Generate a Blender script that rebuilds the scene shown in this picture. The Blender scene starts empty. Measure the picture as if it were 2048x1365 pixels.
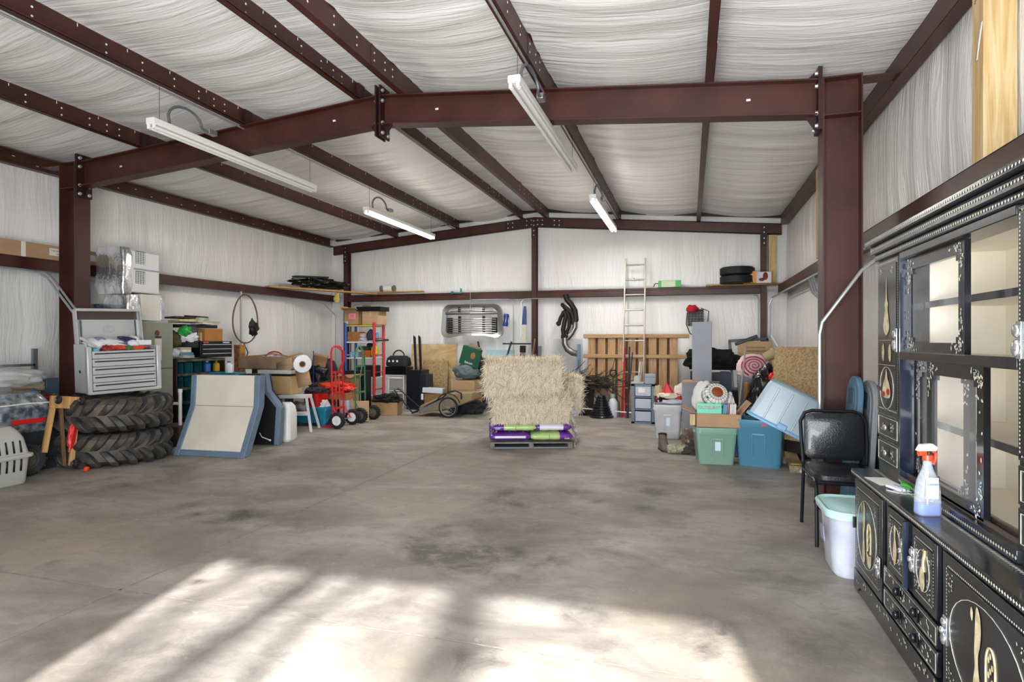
import bpy, bmesh, math, random
from mathutils import Vector, Matrix, Euler, noise
PI = math.pi
R = random.Random(7)
sc = bpy.context.scene
COL = sc.collection

# ------------------------------------------------------------------ camera, sky, sun, exposure
CH, CF, CA, CV = 1.4, 1199.0, 0.2875, 681.0          # camera height, focal length in px of a 2048 frame, yaw, horizon
CC, CS = math.cos(CA), math.sin(CA)
cd = bpy.data.cameras.new('camera'); cam = bpy.data.objects.new('camera', cd); COL.objects.link(cam)
cam.location = (0, 0, CH); cam.rotation_euler = (PI/2, 0, CA)
cd.sensor_width = 36; cd.lens = 36*CF/2048; cd.shift_y = -(682.5-CV)/2048; cd.clip_start = .05
sc.camera = cam
sc.view_settings.view_transform = 'Standard'; sc.view_settings.look = 'None'
sc.view_settings.gamma = 1; sc.view_settings.use_curve_mapping = False
sc.view_settings.exposure = 0.42

w = bpy.data.worlds.new('sky'); sc.world = w; w.use_nodes = True
bg = w.node_tree.nodes['Background']; bg.inputs[0].default_value = (.80, .90, 1, 1); bg.inputs[1].default_value = 2.2

def lamp(name, kind, loc, rot, power, color=(1, 1, 1), **k):
    d = bpy.data.lights.new(name, kind); d.energy = power; d.color = color
    for a, v in k.items(): setattr(d, a, v)
    o = bpy.data.objects.new(name, d); COL.objects.link(o); o.location = loc; o.rotation_euler = rot
    return o
# low sun behind the camera, through the open roll-up door
FRONT_Y, DOOR_H = -1.0, 2.45
SUN_AZ = .195                                       # drift in -X per metre of +Y
SUN_TAN = DOOR_H/(3.22-FRONT_Y)/math.sqrt(1+SUN_AZ**2)
dv = Vector((-SUN_AZ, 1, -SUN_TAN*math.sqrt(1+SUN_AZ**2))).normalized()
lamp('sun', 'SUN', (2, -8, 6), dv.to_track_quat('-Z', 'Y').to_euler(), 14.0, (1, .975, .94), angle=math.radians(1.2))
DX0, DX1 = -2.88+SUN_AZ*(3.22-FRONT_Y), .16+SUN_AZ*(3.22-FRONT_Y)
# daylight coming in through the door opening
lamp('door_daylight', 'AREA', ((DX0+DX1)/2, FRONT_Y+.05, 1.35), (PI/2, 0, 0), 240, (.88, .94, 1), shape='RECTANGLE', size=3.0, size_y=2.4)
lamp('door_bounce_fill', 'AREA', ((DX0+DX1)/2, FRONT_Y+.06, .5), (PI/2+.75, 0, 0), 110, (1, .97, .93), shape='RECTANGLE', size=3.0, size_y=.9)  # added fill for the ceiling, standing in for light off the ground outside

# ------------------------------------------------------------------ where a sight line meets the place
def g(px, py, z=0):
    d = (CH-z)*CF/(py-CV); l = (px-1024)/CF*d
    return (l*CC-d*CS, l*CS+d*CC)
def at(px, Y):
    u = (px-1024)/CF
    return Y*(u*CC-CS)/(CC+u*CS)
def atx(px, X):
    u = (px-1024)/CF
    return X*(CC+u*CS)/(u*CC-CS)
def dep(X, Y): return -X*CS+Y*CC
def zz(py, X, Y): return CH+(CV-py)*dep(X, Y)/CF
def fr(x0, x1, yt, yb, Y=None, z=0):
    """rectangle standing at depth Y (or on height z at its lower edge): X0, X1, Z0, Z1, Y"""
    xm = (x0+x1)/2
    if Y is None: Y = g(xm, yb, z)[1]; Z0 = z
    else: Z0 = zz(yb, at(xm, Y), Y)
    return at(x0, Y), at(x1, Y), Z0, zz(yt, at(xm, Y), Y), Y

# ------------------------------------------------------------------ mesh helpers
def TM(loc=(0, 0, 0), rot=(0, 0, 0), s=(1, 1, 1)):
    return Matrix.Translation(loc) @ Euler(rot).to_matrix().to_4x4() @ Matrix.Diagonal((*s, 1))
def frame(a, b):
    z = (Vector(b)-Vector(a)).normalized()
    x = z.orthogonal().normalized(); y = z.cross(x)
    return x, y, z
class MB:
    def __init__(self, M=None): self.bm = bmesh.new(); self.mi = 0; self.M = M or Matrix()
    def v(self, p): return self.bm.verts.new(self.M @ Vector(p))
    def f(self, vs):
        try: q = self.bm.faces.new(vs); q.material_index = self.mi; return q
        except ValueError: return None
    def raw(self, vs, fs, M=None):
        M = M or Matrix(); V = [self.v(M @ Vector(p)) for p in vs]
        for q in fs: self.f([V[i] for i in q])
        return self
    def box(self, c, s, r=(0, 0, 0)):
        x, y, z = s[0]/2, s[1]/2, s[2]/2
        return self.raw([(-x,-y,-z),(x,-y,-z),(x,y,-z),(-x,y,-z),(-x,-y,z),(x,-y,z),(x,y,z),(-x,y,z)],
            [(0,3,2,1),(4,5,6,7),(0,1,5,4),(1,2,6,5),(2,3,7,6),(3,0,4,7)], TM(c, r))
    def bx(self, x0, x1, y0, y1, z0, z1):
        return self.box(((x0+x1)/2, (y0+y1)/2, (z0+z1)/2), (abs(x1-x0), abs(y1-y0), abs(z1-z0)))
    def cyl(self, a, b, r0, r1=None, n=16, cap=True):
        r1 = r0 if r1 is None else r1
        x, y, z = frame(a, b); a = Vector(a); b = Vector(b)
        A = [self.v(a+(x*math.cos(t)+y*math.sin(t))*r0) for t in [2*PI*i/n for i in range(n)]]
        B = [self.v(b+(x*math.cos(t)+y*math.sin(t))*r1) for t in [2*PI*i/n for i in range(n)]]
        for i in range(n): self.f([A[i], A[(i+1) % n], B[(i+1) % n], B[i]])
        if cap: self.f(A[::-1]); self.f(B)
        return self
    def tube(self, pts, r, n=8, closed=False, fl=1.0):
        P = [Vector(p) for p in pts]; N = len(P); rings = []; up = None
        for i, p in enumerate(P):
            if closed: t = (P[(i+1) % N]-P[i-1]).normalized()
            else: t = (P[min(i+1, N-1)]-P[max(i-1, 0)]).normalized()
            if up is None: up = t.orthogonal().normalized()
            up = (up-t*up.dot(t)).normalized() if (up-t*up.dot(t)).length > 1e-5 else t.orthogonal().normalized()
            s = t.cross(up); rr = r[i] if isinstance(r, (list, tuple)) else r
            rings.append([self.v(p+(up*math.cos(2*PI*k/n)+s*math.sin(2*PI*k/n)*fl)*rr) for k in range(n)])
        for i in range(N if closed else N-1):
            a, b = rings[i], rings[(i+1) % N]
            for k in range(n): self.f([a[k], a[(k+1) % n], b[(k+1) % n], b[k]])
        if not closed: self.f(rings[0][::-1]); self.f(rings[-1])
        return self
    def lathe(self, prof, n=28, M=None, closed=False):
        M = M or Matrix(); rings = []
        for r, z in prof: rings.append([self.v(M @ Vector((r*math.cos(2*PI*k/n), r*math.sin(2*PI*k/n), z))) for k in range(n)] if r > 1e-6 else [self.v(M @ Vector((0, 0, z)))])
        L = len(rings)
        for i in range(L if closed else L-1):
            a, b = rings[i], rings[(i+1) % L]
            for k in range(n):
                q = [a[k % len(a)], a[(k+1) % len(a)], b[(k+1) % len(b)], b[k % len(b)]]
                u = []
                for e in q:
                    if e not in u: u.append(e)
                if len(u) > 2: self.f(u)
        return self
    def prism(self, pts, y0, y1, M=None):
        """outline in (x, z), extruded along y"""
        M = M or Matrix()
        A = [self.v(M @ Vector((x, y0, z))) for x, z in pts]; B = [self.v(M @ Vector((x, y1, z))) for x, z in pts]
        n = len(pts); self.f(A); self.f(B[::-1])
        for i in range(n): self.f([A[(i+1) % n], A[i], B[i], B[(i+1) % n]])
        return self
    def loft(self, secs, n=5, M=None, cap=(1, 1)):
        """rounded rectangles: (z, sx, sy, r[, ox, oy])"""
        M = M or Matrix(); rings = []
        for s in secs:
            z, sx, sy, r = s[:4]; ox, oy = (s[4], s[5]) if len(s) > 4 else (0, 0); r = min(r, sx/2*.999, sy/2*.999); ring = []
            for q, (cx, cy) in enumerate([(1, 1), (-1, 1), (-1, -1), (1, -1)]):
                for k in range(n+1):
                    t = PI/2*(q+k/n); ring.append(self.v(M @ Vector((ox+cx*(sx/2-r)+r*math.cos(t), oy+cy*(sy/2-r)+r*math.sin(t), z))))
            rings.append(ring)
        m = len(rings[0])
        for a, b in zip(rings, rings[1:]):
            for k in range(m): self.f([a[k], a[(k+1) % m], b[(k+1) % m], b[k]])
        if cap[0]: self.f(rings[0][::-1])
        if cap[1]: self.f(rings[-1])
        return self
    def sph(self, c, s, n=12, M=None):
        s = (s, s, s) if isinstance(s, (int, float)) else s
        prof = [(math.sin(PI*i/n), -math.cos(PI*i/n)) for i in range(n+1)]
        prof[0] = (0, -1); prof[-1] = (0, 1)
        return self.lathe(prof, n*2, (M or Matrix()) @ TM(c, (0, 0, 0), s))
    def blob(self, c, s, seed=0, amp=.25, sub=3, fr=2.2, rot=(0, 0, 0), flat=None):
        b = bmesh.new(); bmesh.ops.create_icosphere(b, subdivisions=sub, radius=1)
        idx = {}; off = Vector((seed*3.7, seed*1.3, seed*7.1)); T = TM(c, rot)
        for v in b.verts:
            p = v.co.copy(); k = 1+amp*noise.noise(p*fr+off)+amp*.5*noise.noise(p*fr*2.7+off)+amp*.4*abs(noise.noise(p*fr*6+off))
            q = Vector((p.x*s[0], p.y*s[1], p.z*s[2]))*k
            if flat is not None: q.z = max(q.z, -s[2]*flat)
            idx[v.index] = self.v(T @ q)
        for q in b.faces: self.f([idx[v.index] for v in q.verts])
        b.free(); return self
    def sheet(self, fn, nu, nv, flip=False):
        V = [[self.v(fn(i/nu, j/nv)) for j in range(nv+1)] for i in range(nu+1)]
        for i in range(nu):
            for j in range(nv):
                q = [V[i][j], V[i+1][j], V[i+1][j+1], V[i][j+1]]
                self.f(q[::-1] if flip else q)
        return self
def obj(name, mb, m, parent=None, bev=0, smooth=True, ang=35, sol=0, sub=0, loc=None, rot=None):
    me = bpy.data.meshes.new(name); bmesh.ops.recalc_face_normals(mb.bm, faces=mb.bm.faces) if not sol else None
    mb.bm.to_mesh(me); mb.bm.free()
    for x in (m if isinstance(m, (list, tuple)) else [m]): me.materials.append(x)
    if smooth: me.polygons.foreach_set('use_smooth', [True]*len(me.polygons)); me.set_sharp_from_angle(angle=math.radians(ang))
    o = bpy.data.objects.new(name, me); COL.objects.link(o)
    if parent: o.parent = parent
    if loc: o.location = loc
    if rot: o.rotation_euler = rot
    if sol: k = o.modifiers.new('s', 'SOLIDIFY'); k.thickness = sol; k.offset = 0
    if bev: k = o.modifiers.new('b', 'BEVEL'); k.width = bev; k.segments = 2; k.limit_method = 'ANGLE'; k.angle_limit = math.radians(50)
    if sub: k = o.modifiers.new('u', 'SUBSURF'); k.levels = k.render_levels = sub
    return o
def tag(o, label, cat, group=None, kind=None):
    o['label'] = label; o['category'] = cat
    if group: o['group'] = group
    if kind: o['kind'] = kind
    return o
def thing(name, label, cat, loc=(0, 0, 0), rz=0, group=None, kind=None, rot=None):
    o = bpy.data.objects.new(name, None); COL.objects.link(o); o.empty_display_size = .1
    o.location = loc; o.rotation_euler = rot or (0, 0, rz); return tag(o, label, cat, group, kind)
def struct(name, mb, m, parent=None, **k):
    o = obj(name, mb, m, parent, **k); o['kind'] = 'structure'; return o
def dup(root, loc, rz=None, label=None, rot=None):
    r = root.copy(); COL.objects.link(r); r.location = loc
    if rz is not None: r.rotation_euler = (0, 0, rz)
    if rot: r.rotation_euler = rot
    if label: r['label'] = label
    for ch in list(root.children):
        c = ch.copy(); COL.objects.link(c); c.parent = r
        for q in list(ch.children): d = q.copy(); COL.objects.link(d); d.parent = c
    return r
def text(name, s, size, m, parent, loc, rot, ex=.0006, sx=1):
    c = bpy.data.curves.new(name, 'FONT'); c.body = s; c.size = size; c.extrude = ex; c.align_x = 'CENTER'; c.align_y = 'CENTER'
    c.materials.append(m); tmp = bpy.data.objects.new(name, c); me = bpy.data.meshes.new_from_object(tmp); bpy.data.objects.remove(tmp)
    o = bpy.data.objects.new(name, me); COL.objects.link(o); o.parent = parent
    o.location = loc; o.rotation_euler = rot; o.scale = (sx, 1, 1); return o
def arc(c, r, a0, a1, n=10, plane='xz'):
    out = []
    for i in range(n+1):
        a = a0+(a1-a0)*i/n; u, v = r*math.cos(a), r*math.sin(a)
        out.append((c[0]+u, c[1], c[2]+v) if plane == 'xz' else ((c[0], c[1]+u, c[2]+v) if plane == 'yz' else (c[0]+u, c[1]+v, c[2])))
    return out

# ------------------------------------------------------------------ materials
def lin(h):
    if not isinstance(h, str): return tuple(h)[:3]
    h = h.lstrip('#'); o = []
    for i in (0, 2, 4):
        c = int(h[i:i+2], 16)/255; o.append(c/12.92 if c <= .04045 else ((c+.055)/1.055)**2.4)
    return tuple(o)
MATS = {}
def mat(c, rough=.5, metal=0, var=.0, vs=5, c2=None, bump=0, bs=30, st=(1, 1, 1), coat=0, trans=0, alpha=1, emis=0, ior=1.45, sheen=0, det=4, dist=0, bd=.01):
    key = (str(c), rough, metal, var, vs, str(c2), bump, bs, st, coat, trans, alpha, emis, ior, sheen, det, dist)
    if key in MATS: return MATS[key]
    m = bpy.data.materials.new('mat'); m.use_nodes = True; n = m.node_tree.nodes; L = m.node_tree.links
    p = n['Principled BSDF']; C = lin(c); p.inputs['Base Color'].default_value = (*C, 1)
    p.inputs['Roughness'].default_value = rough; p.inputs['Metallic'].default_value = metal; p.inputs['IOR'].default_value = ior
    p.inputs['Coat Weight'].default_value = coat; p.inputs['Coat Roughness'].default_value = .08
    p.inputs['Transmission Weight'].default_value = trans; p.inputs['Alpha'].default_value = alpha
    if sheen: p.inputs['Sheen Weight'].default_value = sheen
    if emis: p.inputs['Emission Color'].default_value = (*C, 1); p.inputs['Emission Strength'].default_value = emis
    if var or bump or c2:
        tc = n.new('ShaderNodeTexCoord'); mp = n.new('ShaderNodeMapping'); L.new(tc.outputs['Object'], mp.inputs[0]); mp.inputs['Scale'].default_value = st
    if var or c2:
        t = n.new('ShaderNodeTexNoise'); t.inputs['Scale'].default_value = vs; t.inputs['Detail'].default_value = det; t.inputs['Distortion'].default_value = dist
        L.new(mp.outputs[0], t.inputs[0]); r = n.new('ShaderNodeValToRGB'); L.new(t.outputs[0], r.inputs[0])
        D = lin(c2) if c2 else tuple(x*(1-var) for x in C); E2 = C if c2 else tuple(min(1, x*(1+var)) for x in C)
        r.color_ramp.elements[0].position = .36; r.color_ramp.elements[1].position = .64
        r.color_ramp.elements[0].color = (*D, 1); r.color_ramp.elements[1].color = (*E2, 1); L.new(r.outputs[0], p.inputs['Base Color'])
    if bump:
        t = n.new('ShaderNodeTexNoise'); t.inputs['Scale'].default_value = bs; t.inputs['Detail'].default_value = 5; L.new(mp.outputs[0], t.inputs[0])
        b = n.new('ShaderNodeBump'); b.inputs['Strength'].default_value = bump; b.inputs['Distance'].default_value = bd
        L.new(t.outputs[0], b.inputs['Height']); L.new(b.outputs[0], p.inputs['Normal'])
    MATS[key] = m; return m
def wood(c, c2, along='z', s=1, rough=.6):
    st = {'x': (.6, 9, 9), 'y': (9, .6, 9), 'z': (9, 9, .6)}[along]
    return mat(c, rough, vs=2.6*s, c2=c2, st=st, bump=.15, bs=6, dist=1.4, det=6)

STEEL = mat('#46241d', .42, var=.22, vs=3, c2=None, bump=.06, bs=14)
STEEL_D = mat('#2f1714', .5, var=.2, vs=4)
GALV = mat('#a9adb0', .35, .85, var=.12, vs=9)
BOLT = mat('#c9ccd0', .35, .7)
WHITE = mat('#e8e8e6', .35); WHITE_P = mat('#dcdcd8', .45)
BLACK = mat('#16161a', .45, bump=.1, bs=60); BLACK_G = mat('#0e0f13', .25); RUBBER = mat('#1f1f22', .75, var=.3, vs=12, bump=.2, bs=40)
CHROME = mat('#d6d8da', .14, 1.0)
CARD = mat('#b29170', .8, var=.07, vs=4, bump=.08, bs=20, st=(1, 1, 5))
CARD2 = mat('#a3835f', .8, var=.1, vs=5, bump=.08, bs=20)
CARD_IN = mat('#8f6b46', .85)
TAPE = mat('#c8a46c', .3, coat=.3)
PINE = wood('#d6bd90', '#bb9c66', 'z'); PINEX = wood('#d8a86a', '#b9803f', 'x'); PINEY = wood('#c9a05e', '#a3763a', 'y')
CEDAR = wood('#b8946c', '#9b7750', 'z', 1.3); CEDARX = wood('#bb976e', '#9e7a52', 'x', 1.3)
RED = mat('#c41f24', .38, var=.1, vs=8); REDP = mat('#d42420', .4)
PAPER = mat('#e9e6df', .7); PAPER_Y = mat('#d9cfae', .75); SKY = mat('#5aa7d8', .4); GREY = mat('#9aa0a8', .45)
BLUE = mat('#1f4fae', .4); GREEN = mat('#3f7250', .42, var=.15, vs=9)
CLEAR = mat('#ffffff', .03, trans=1.0, ior=1.45)
FILM = mat('#eef2f6', .12, alpha=.28)

# ------------------------------------------------------------------ building shell
YB = 12.1                      # inner face of the back wall lining
XL, XR = -7.93, 1.76           # lining of the side walls
RID = -3.05
def ZT(X): return 3.56+min(1.3-X, X+7.4)/12      # top of the rafters = underside of the purlins
PUR = .2
def insulation(horizontal):
    m = bpy.data.materials.new('white_vinyl_insulation'); m.use_nodes = True; n = m.node_tree.nodes; L = m.node_tree.links
    p = n['Principled BSDF']; p.inputs['Roughness'].default_value = .30; p.inputs['IOR'].default_value = 1.45
    tc = n.new('ShaderNodeTexCoord')
    wn = n.new('ShaderNodeTexNoise'); wn.inputs['Scale'].default_value = .75; wn.inputs['Detail'].default_value = 2; L.new(tc.outputs['Object'], wn.inputs[0])
    wm = n.new('ShaderNodeVectorMath'); wm.operation = 'MULTIPLY_ADD'; L.new(wn.outputs[1], wm.inputs[0]); wm.inputs[1].default_value = (.22, .22, .12); L.new(tc.outputs['Object'], wm.inputs[2])
    def noi(sc_, scale, det=4, dist=0, rough=.5):
        mp = n.new('ShaderNodeMapping'); mp.inputs['Scale'].default_value = sc_; L.new(wm.outputs[0], mp.inputs[0])
        t = n.new('ShaderNodeTexNoise'); t.inputs['Scale'].default_value = scale; t.inputs['Detail'].default_value = det; t.inputs['Distortion'].default_value = dist
        t.inputs['Roughness'].default_value = rough
        L.new(mp.outputs[0], t.inputs[0]); return t.outputs[0]
    if horizontal: a, b, c = noi((.22, 2.6, 1), 2.0, 5, .35), noi((.4, 7, 1), 3.0, 4, .3), noi((1, 1, 1), .5, 3)
    else: a, b, c = noi((2.8, 2.8, .32), 2.0, 5, .45), noi((8, 8, .7), 2.6, 4, .35), noi((1, 1, 1), .7, 3)
    def ridge(x):
        s = n.new('ShaderNodeMath'); s.operation = 'SUBTRACT'; L.new(x, s.inputs[0]); s.inputs[1].default_value = .5
        q = n.new('ShaderNodeMath'); q.operation = 'ABSOLUTE'; L.new(s.outputs[0], q.inputs[0]); return q.outputs[0]
    ad = n.new('ShaderNodeMath'); ad.operation = 'MULTIPLY_ADD'; L.new(ridge(b), ad.inputs[0]); ad.inputs[1].default_value = .45; L.new(ridge(a), ad.inputs[2])
    bu = n.new('ShaderNodeBump'); bu.inputs['Strength'].default_value = .5 if horizontal else .55; bu.inputs['Distance'].default_value = .06 if horizontal else .05
    L.new(ad.outputs[0], bu.inputs['Height']); L.new(bu.outputs[0], p.inputs['Normal'])
    r = n.new('ShaderNodeValToRGB'); L.new(c, r.inputs[0]); r.color_ramp.elements[0].position = .3; r.color_ramp.elements[1].position = .7
    r.color_ramp.elements[0].color = (.80, .79, .775, 1); r.color_ramp.elements[1].color = (.87, .865, .855, 1); L.new(r.outputs[0], p.inputs['Base Color'])
    return m
INS_R, INS_W = insulation(True), insulation(False)

# floor: dense grid carrying a stain value per vertex
def floor():
    x0, x1, y0, y1, s = -8.2, 2.0, -3.5, 12.4, .055
    nx, ny = int((x1-x0)/s), int((y1-y0)/s)
    stains = []
    for px, py, rx, ry, k in [(960,1090,140,65,.45),(1090,1020,190,50,.22),(850,1120,120,40,.4),(560,1130,110,22,.35),(1000,1010,60,18,.5),(1075,1000,110,28,.5),(1290,975,75,16,.9),(1320,990,50,10,.6),(1280,1020,50,12,.8),(1180,1000,30,9,.8),
        (1015,985,22,8,.8),(1140,975,45,12,.6),(1230,895,22,5,.9),(1240,945,22,7,.7),(1050,915,25,3,.9),(1500,970,28,8,.8),(1480,955,20,4,.6),(430,1032,90,16,.75),(490,1030,40,12,.7),(228,957,18,5,1),(243,971,32,5,1),
        (700,975,60,8,.5),(620,1050,90,14,.45),(730,930,70,6,.5),(400,1010,50,6,.5),(850,1060,60,22,.6),(890,1110,90,30,.6),(820,1080,30,9,.7),(1000,1130,160,45,.5),(1200,1120,120,26,.35),(1060,1180,120,30,.4),
        (1170,1235,55,26,.8),(1190,1290,35,18,.6),(1420,1260,60,30,.7),(1400,1300,40,16,.7),(960,1325,70,40,.6),(400,1165,20,8,.9),(550,1180,60,26,.45),(590,1225,50,20,.5),(700,1240,90,30,.35),(300,1130,90,10,.35),(350,1300,60,40,.4),(780,1210,70,30,.35),
        (110,1125,14,5,.8),(660,1110,80,10,.4),(1340,1050,40,7,.4),(1560,1160,80,16,.25),(1150,1060,80,20,.45),(1620,1290,60,30,.3)]:
        a = g(px, py); bX = abs(g(px+rx, py)[0]-a[0]); f_ = g(px, py-ry)[1]; b_ = g(px, py+ry)[1]
        stains.append((a[0], (f_+b_)/2, max(bX, .05), max((f_-b_)/2, .05), k))
    vs = []; at_ = []
    N = noise.noise
    for j in range(ny+1):
        y = y0+(y1-y0)*j/ny
        for i in range(nx+1):
            x = x0+(x1-x0)*i/nx; vs.append((x, y, 0)); k = 0
            wx, wy = .35*N(Vector((x*1.7, y*1.7, 3))), .35*N(Vector((x*1.7, y*1.7, 9)))
            for sx, sy, rx, ry, q in stains:
                e = ((x+wx*rx*1.6-sx)/rx)**2+((y+wy*ry*1.6-sy)/ry)**2
                if e < 2.2: k += q*max(0, min(1, (1.5-e)/1.1))*(.65+.7*N(Vector((x*5, y*5, 1))))
            k = max(0, min(1.15, k))*.40
            if y < 5.2: k += max(0, .16*(5.2-y)/5)*(1 if x > -3 else .6)*(1+1.2*N(Vector((x*.9, y*.9, 5))))
            k += .05*N(Vector((x*1.1, y*1.1, 12)))+.04*N(Vector((x*4, y*4, 2)))
            at_.append(max(0, min(1, k+.05)))
    fs = [(j*(nx+1)+i, j*(nx+1)+i+1, (j+1)*(nx+1)+i+1, (j+1)*(nx+1)+i) for j in range(ny) for i in range(nx)]
    me = bpy.data.meshes.new('floor'); me.from_pydata(vs, [], fs)
    A = me.attributes.new('stain', 'FLOAT', 'POINT'); A.data.foreach_set('value', at_)
    m = bpy.data.materials.new('stained_concrete'); m.use_nodes = True; n = m.node_tree.nodes; L = m.node_tree.links; p = n['Principled BSDF']
    an = n.new('ShaderNodeAttribute'); an.attribute_name = 'stain'; tc = n.new('ShaderNodeTexCoord')
    def noi(s, d=6, dist=0, sc3=(1, 1, 1), ro=.6):
        mp = n.new('ShaderNodeMapping'); mp.inputs['Scale'].default_value = sc3; L.new(tc.outputs['Object'], mp.inputs[0])
        t = n.new('ShaderNodeTexNoise'); t.inputs['Scale'].default_value = s; t.inputs['Detail'].default_value = d; t.inputs['Distortion'].default_value = dist; t.inputs['Roughness'].default_value = ro
        L.new(mp.outputs[0], t.inputs[0]); return t.outputs[0]
    def mix(a, b, f, bt='MIX'):
        x = n.new('ShaderNodeMix'); x.data_type = 'RGBA'; x.blend_type = bt
        for s_, v in ((6, a), (7, b), (0, f)):
            if isinstance(v, (int, float, tuple)): x.inputs[s_].default_value = v
            else: L.new(v, x.inputs[s_])
        return x.outputs[2]
    def ramp(x, a, b, ca=(0, 0, 0, 1), cb=(1, 1, 1, 1)):
        r = n.new('ShaderNodeValToRGB'); L.new(x, r.inputs[0]); r.color_ramp.elements[0].position = a; r.color_ramp.elements[1].position = b
        r.color_ramp.elements[0].color = ca; r.color_ramp.elements[1].color = cb; return r.outputs[0]
    base = ramp(noi(1.1, 6, .6, (1, 1.5, 1)), .38, .62, (*lin('#7d766f'), 1), (*lin('#aaa49c'), 1))
    base = mix(base, (*lin('#a3947f'), 1), ramp(noi(.55, 4), .45, .75))
    base = mix(base, (*lin('#7f7c77'), 1), ramp(noi(4.5, 8, .8, (1, 1.6, 1), .72), .5, .72))
    base = mix(base, (*lin('#bfb9b0'), 1), ramp(noi(11, 7, .3, (1, 1, 1), .75), .60, .8))
    s1 = n.new('ShaderNodeMath'); s1.operation = 'MULTIPLY'; L.new(an.outputs['Fac'], s1.inputs[0]); L.new(ramp(noi(7, 8, .6, (1, 1, 1), .75), .2, .62), s1.inputs[1])
    s2 = n.new('ShaderNodeMath'); s2.operation = 'MULTIPLY'; s2.use_clamp = True; L.new(s1.outputs[0], s2.inputs[0]); s2.inputs[1].default_value = 2.5
    col = mix(base, (*lin('#524d48'), 1), s2.outputs[0])
    L.new(col, p.inputs['Base Color'])
    rr = n.new('ShaderNodeMapRange'); L.new(noi(3, 5), rr.inputs[0]); rr.inputs[3].default_value = .42; rr.inputs[4].default_value = .7; L.new(rr.outputs[0], p.inputs['Roughness'])
    b = n.new('ShaderNodeBump'); b.inputs['Strength'].default_value = .25; b.inputs['Distance'].default_value = .004; L.new(noi(60, 6), b.inputs['Height']); L.new(b.outputs[0], p.inputs['Normal'])
    me.materials.append(m); o = bpy.data.objects.new('floor', me); COL.objects.link(o); o['kind'] = 'structure'
floor()
JOINT = mat('#7d756c', .9, c2='#968e83', vs=20)
for i, (a, b_, c, d) in enumerate([(-3.062, -3.05, -3.4, YB), (-8, 1.8, 2.594, 2.606), (-8, 1.8, 7.2, 7.21)]):
    def jf(u, v, a=a, b_=b_, c=c, d=d):
        x = a+(b_-a)*u; y = c+(d-c)*v; q = .012*noise.noise(Vector((x*2, y*2, i)))
        return (x+q*(d-c > 1), y+q*(d-c < 1), .0015)
    struct('trim_%d' % (i+1), MB().sheet(jf, 2 if d-c > 1 else 60, 60 if d-c > 1 else 2), JOINT, smooth=False)

# roof lining sagging between the purlins
PX = [-6.2, -4.75, -3.33, -2.77, -1.3, .2]
def roof_lining():
    xs = [XL]+PX+[XR]; mb = MB(); y0, y1 = -1.1, YB+.05; ny = 300; cols = []
    for a, b in zip(xs, xs[1:]):
        k = 9 if b-a > 1 else 5
        cols += [(a+(b-a)*i/k, math.sin(PI*i/k)*min(1, (b-a)/1.3)) for i in range(k)]
    cols.append((XR, 0))
    def f(i, j):
        x, s = cols[i]; y = y0+(y1-y0)*j/ny; z = ZT(x)+PUR+.0
        fold = noise.noise(Vector((x*.35, y*4.2+.6*noise.noise(Vector((x*.8, y*.8, 4))), 7)))*.028+noise.noise(Vector((x*.5+9, y*10, 2)))*.009
        return (x, y, z-s*(.075+.03*noise.noise(Vector((x*.5, y*.7, 1))))+fold*(.25+.75*s))
    V = [[mb.v(f(i, j)) for j in range(ny+1)] for i in range(len(cols))]
    for i in range(len(cols)-1):
        for j in range(ny): mb.f([V[i][j], V[i][j+1], V[i+1][j+1], V[i+1][j]])
    struct('ceiling', mb, INS_R, ang=180, sol=.01)
    mb = MB()  # metal roof deck above the lining
    mb.prism([(XL-.15, ZT(XL)+.26), (RID, ZT(RID)+.26), (XR+.15, ZT(XR)+.26), (XR+.15, ZT(XR)+.3), (RID, ZT(RID)+.3), (XL-.15, ZT(XL)+.3)], -1.2, YB+.3)
    struct('roof', mb, GALV)
roof_lining()

def wall_lining(name, P0, P1, z1, nrm, gird):
    """bulging lining between floor, girt and roof"""
    P0, P1, nrm = Vector(P0), Vector(P1), Vector(nrm); Ln = (P1-P0).length; nu = int(Ln/.05); zs = []
    z = 0
    for a, b in ((0, gird-.03), (gird+.03, None)):
        zs.append((a, b))
    mb = MB(); levels = [i/10 for i in range(11)]
    rows = [('l', t) for t in levels]+[('u', t) for t in levels]
    def f(i, row):
        u = i/nu; p = P0+(P1-P0)*u; top = z1(p); a, b = (0, gird) if row[0] == 'l' else (gird, top)
        t = row[1]; zz_ = a+(b-a)*t; s = math.sin(PI*t)
        q = Vector((p.x*1.0+p.y*1.0, 0, 0)).x
        fold = noise.noise(Vector((q*4.5+.5*noise.noise(Vector((q, zz_*1.5, 3))), zz_*.45, 5)))*.022+noise.noise(Vector((q*12, zz_*.8, 8)))*.007
        o = .035*s+fold*(.3+.7*s)
        return p+Vector((0, 0, zz_))+nrm*o
    V = [[mb.v(f(i, r)) for r in rows] for i in range(nu+1)]
    for i in range(nu):
        for j in range(len(rows)-1): mb.f([V[i][j], V[i+1][j], V[i+1][j+1], V[i][j+1]])
    struct(name, mb, INS_W, ang=180, sol=.01)
GZ0, GZ1 = 2.265, 2.405
wall_lining('wall_back', (XL, YB, 0), (XR, YB, 0), lambda p: ZT(p.x)+PUR+.02, (0, -1, 0), (GZ0+GZ1)/2)
wall_lining('wall_left', (XL, -1, 0), (XL, YB, 0), lambda p: ZT(XL)+PUR+.02, (1, 0, 0), (GZ0+GZ1)/2)
wall_lining('wall_right', (XR, -1, 0), (XR, YB, 0), lambda p: ZT(XR)+PUR+.02, (-1, 0, 0), (GZ0+GZ1)/2)
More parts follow.
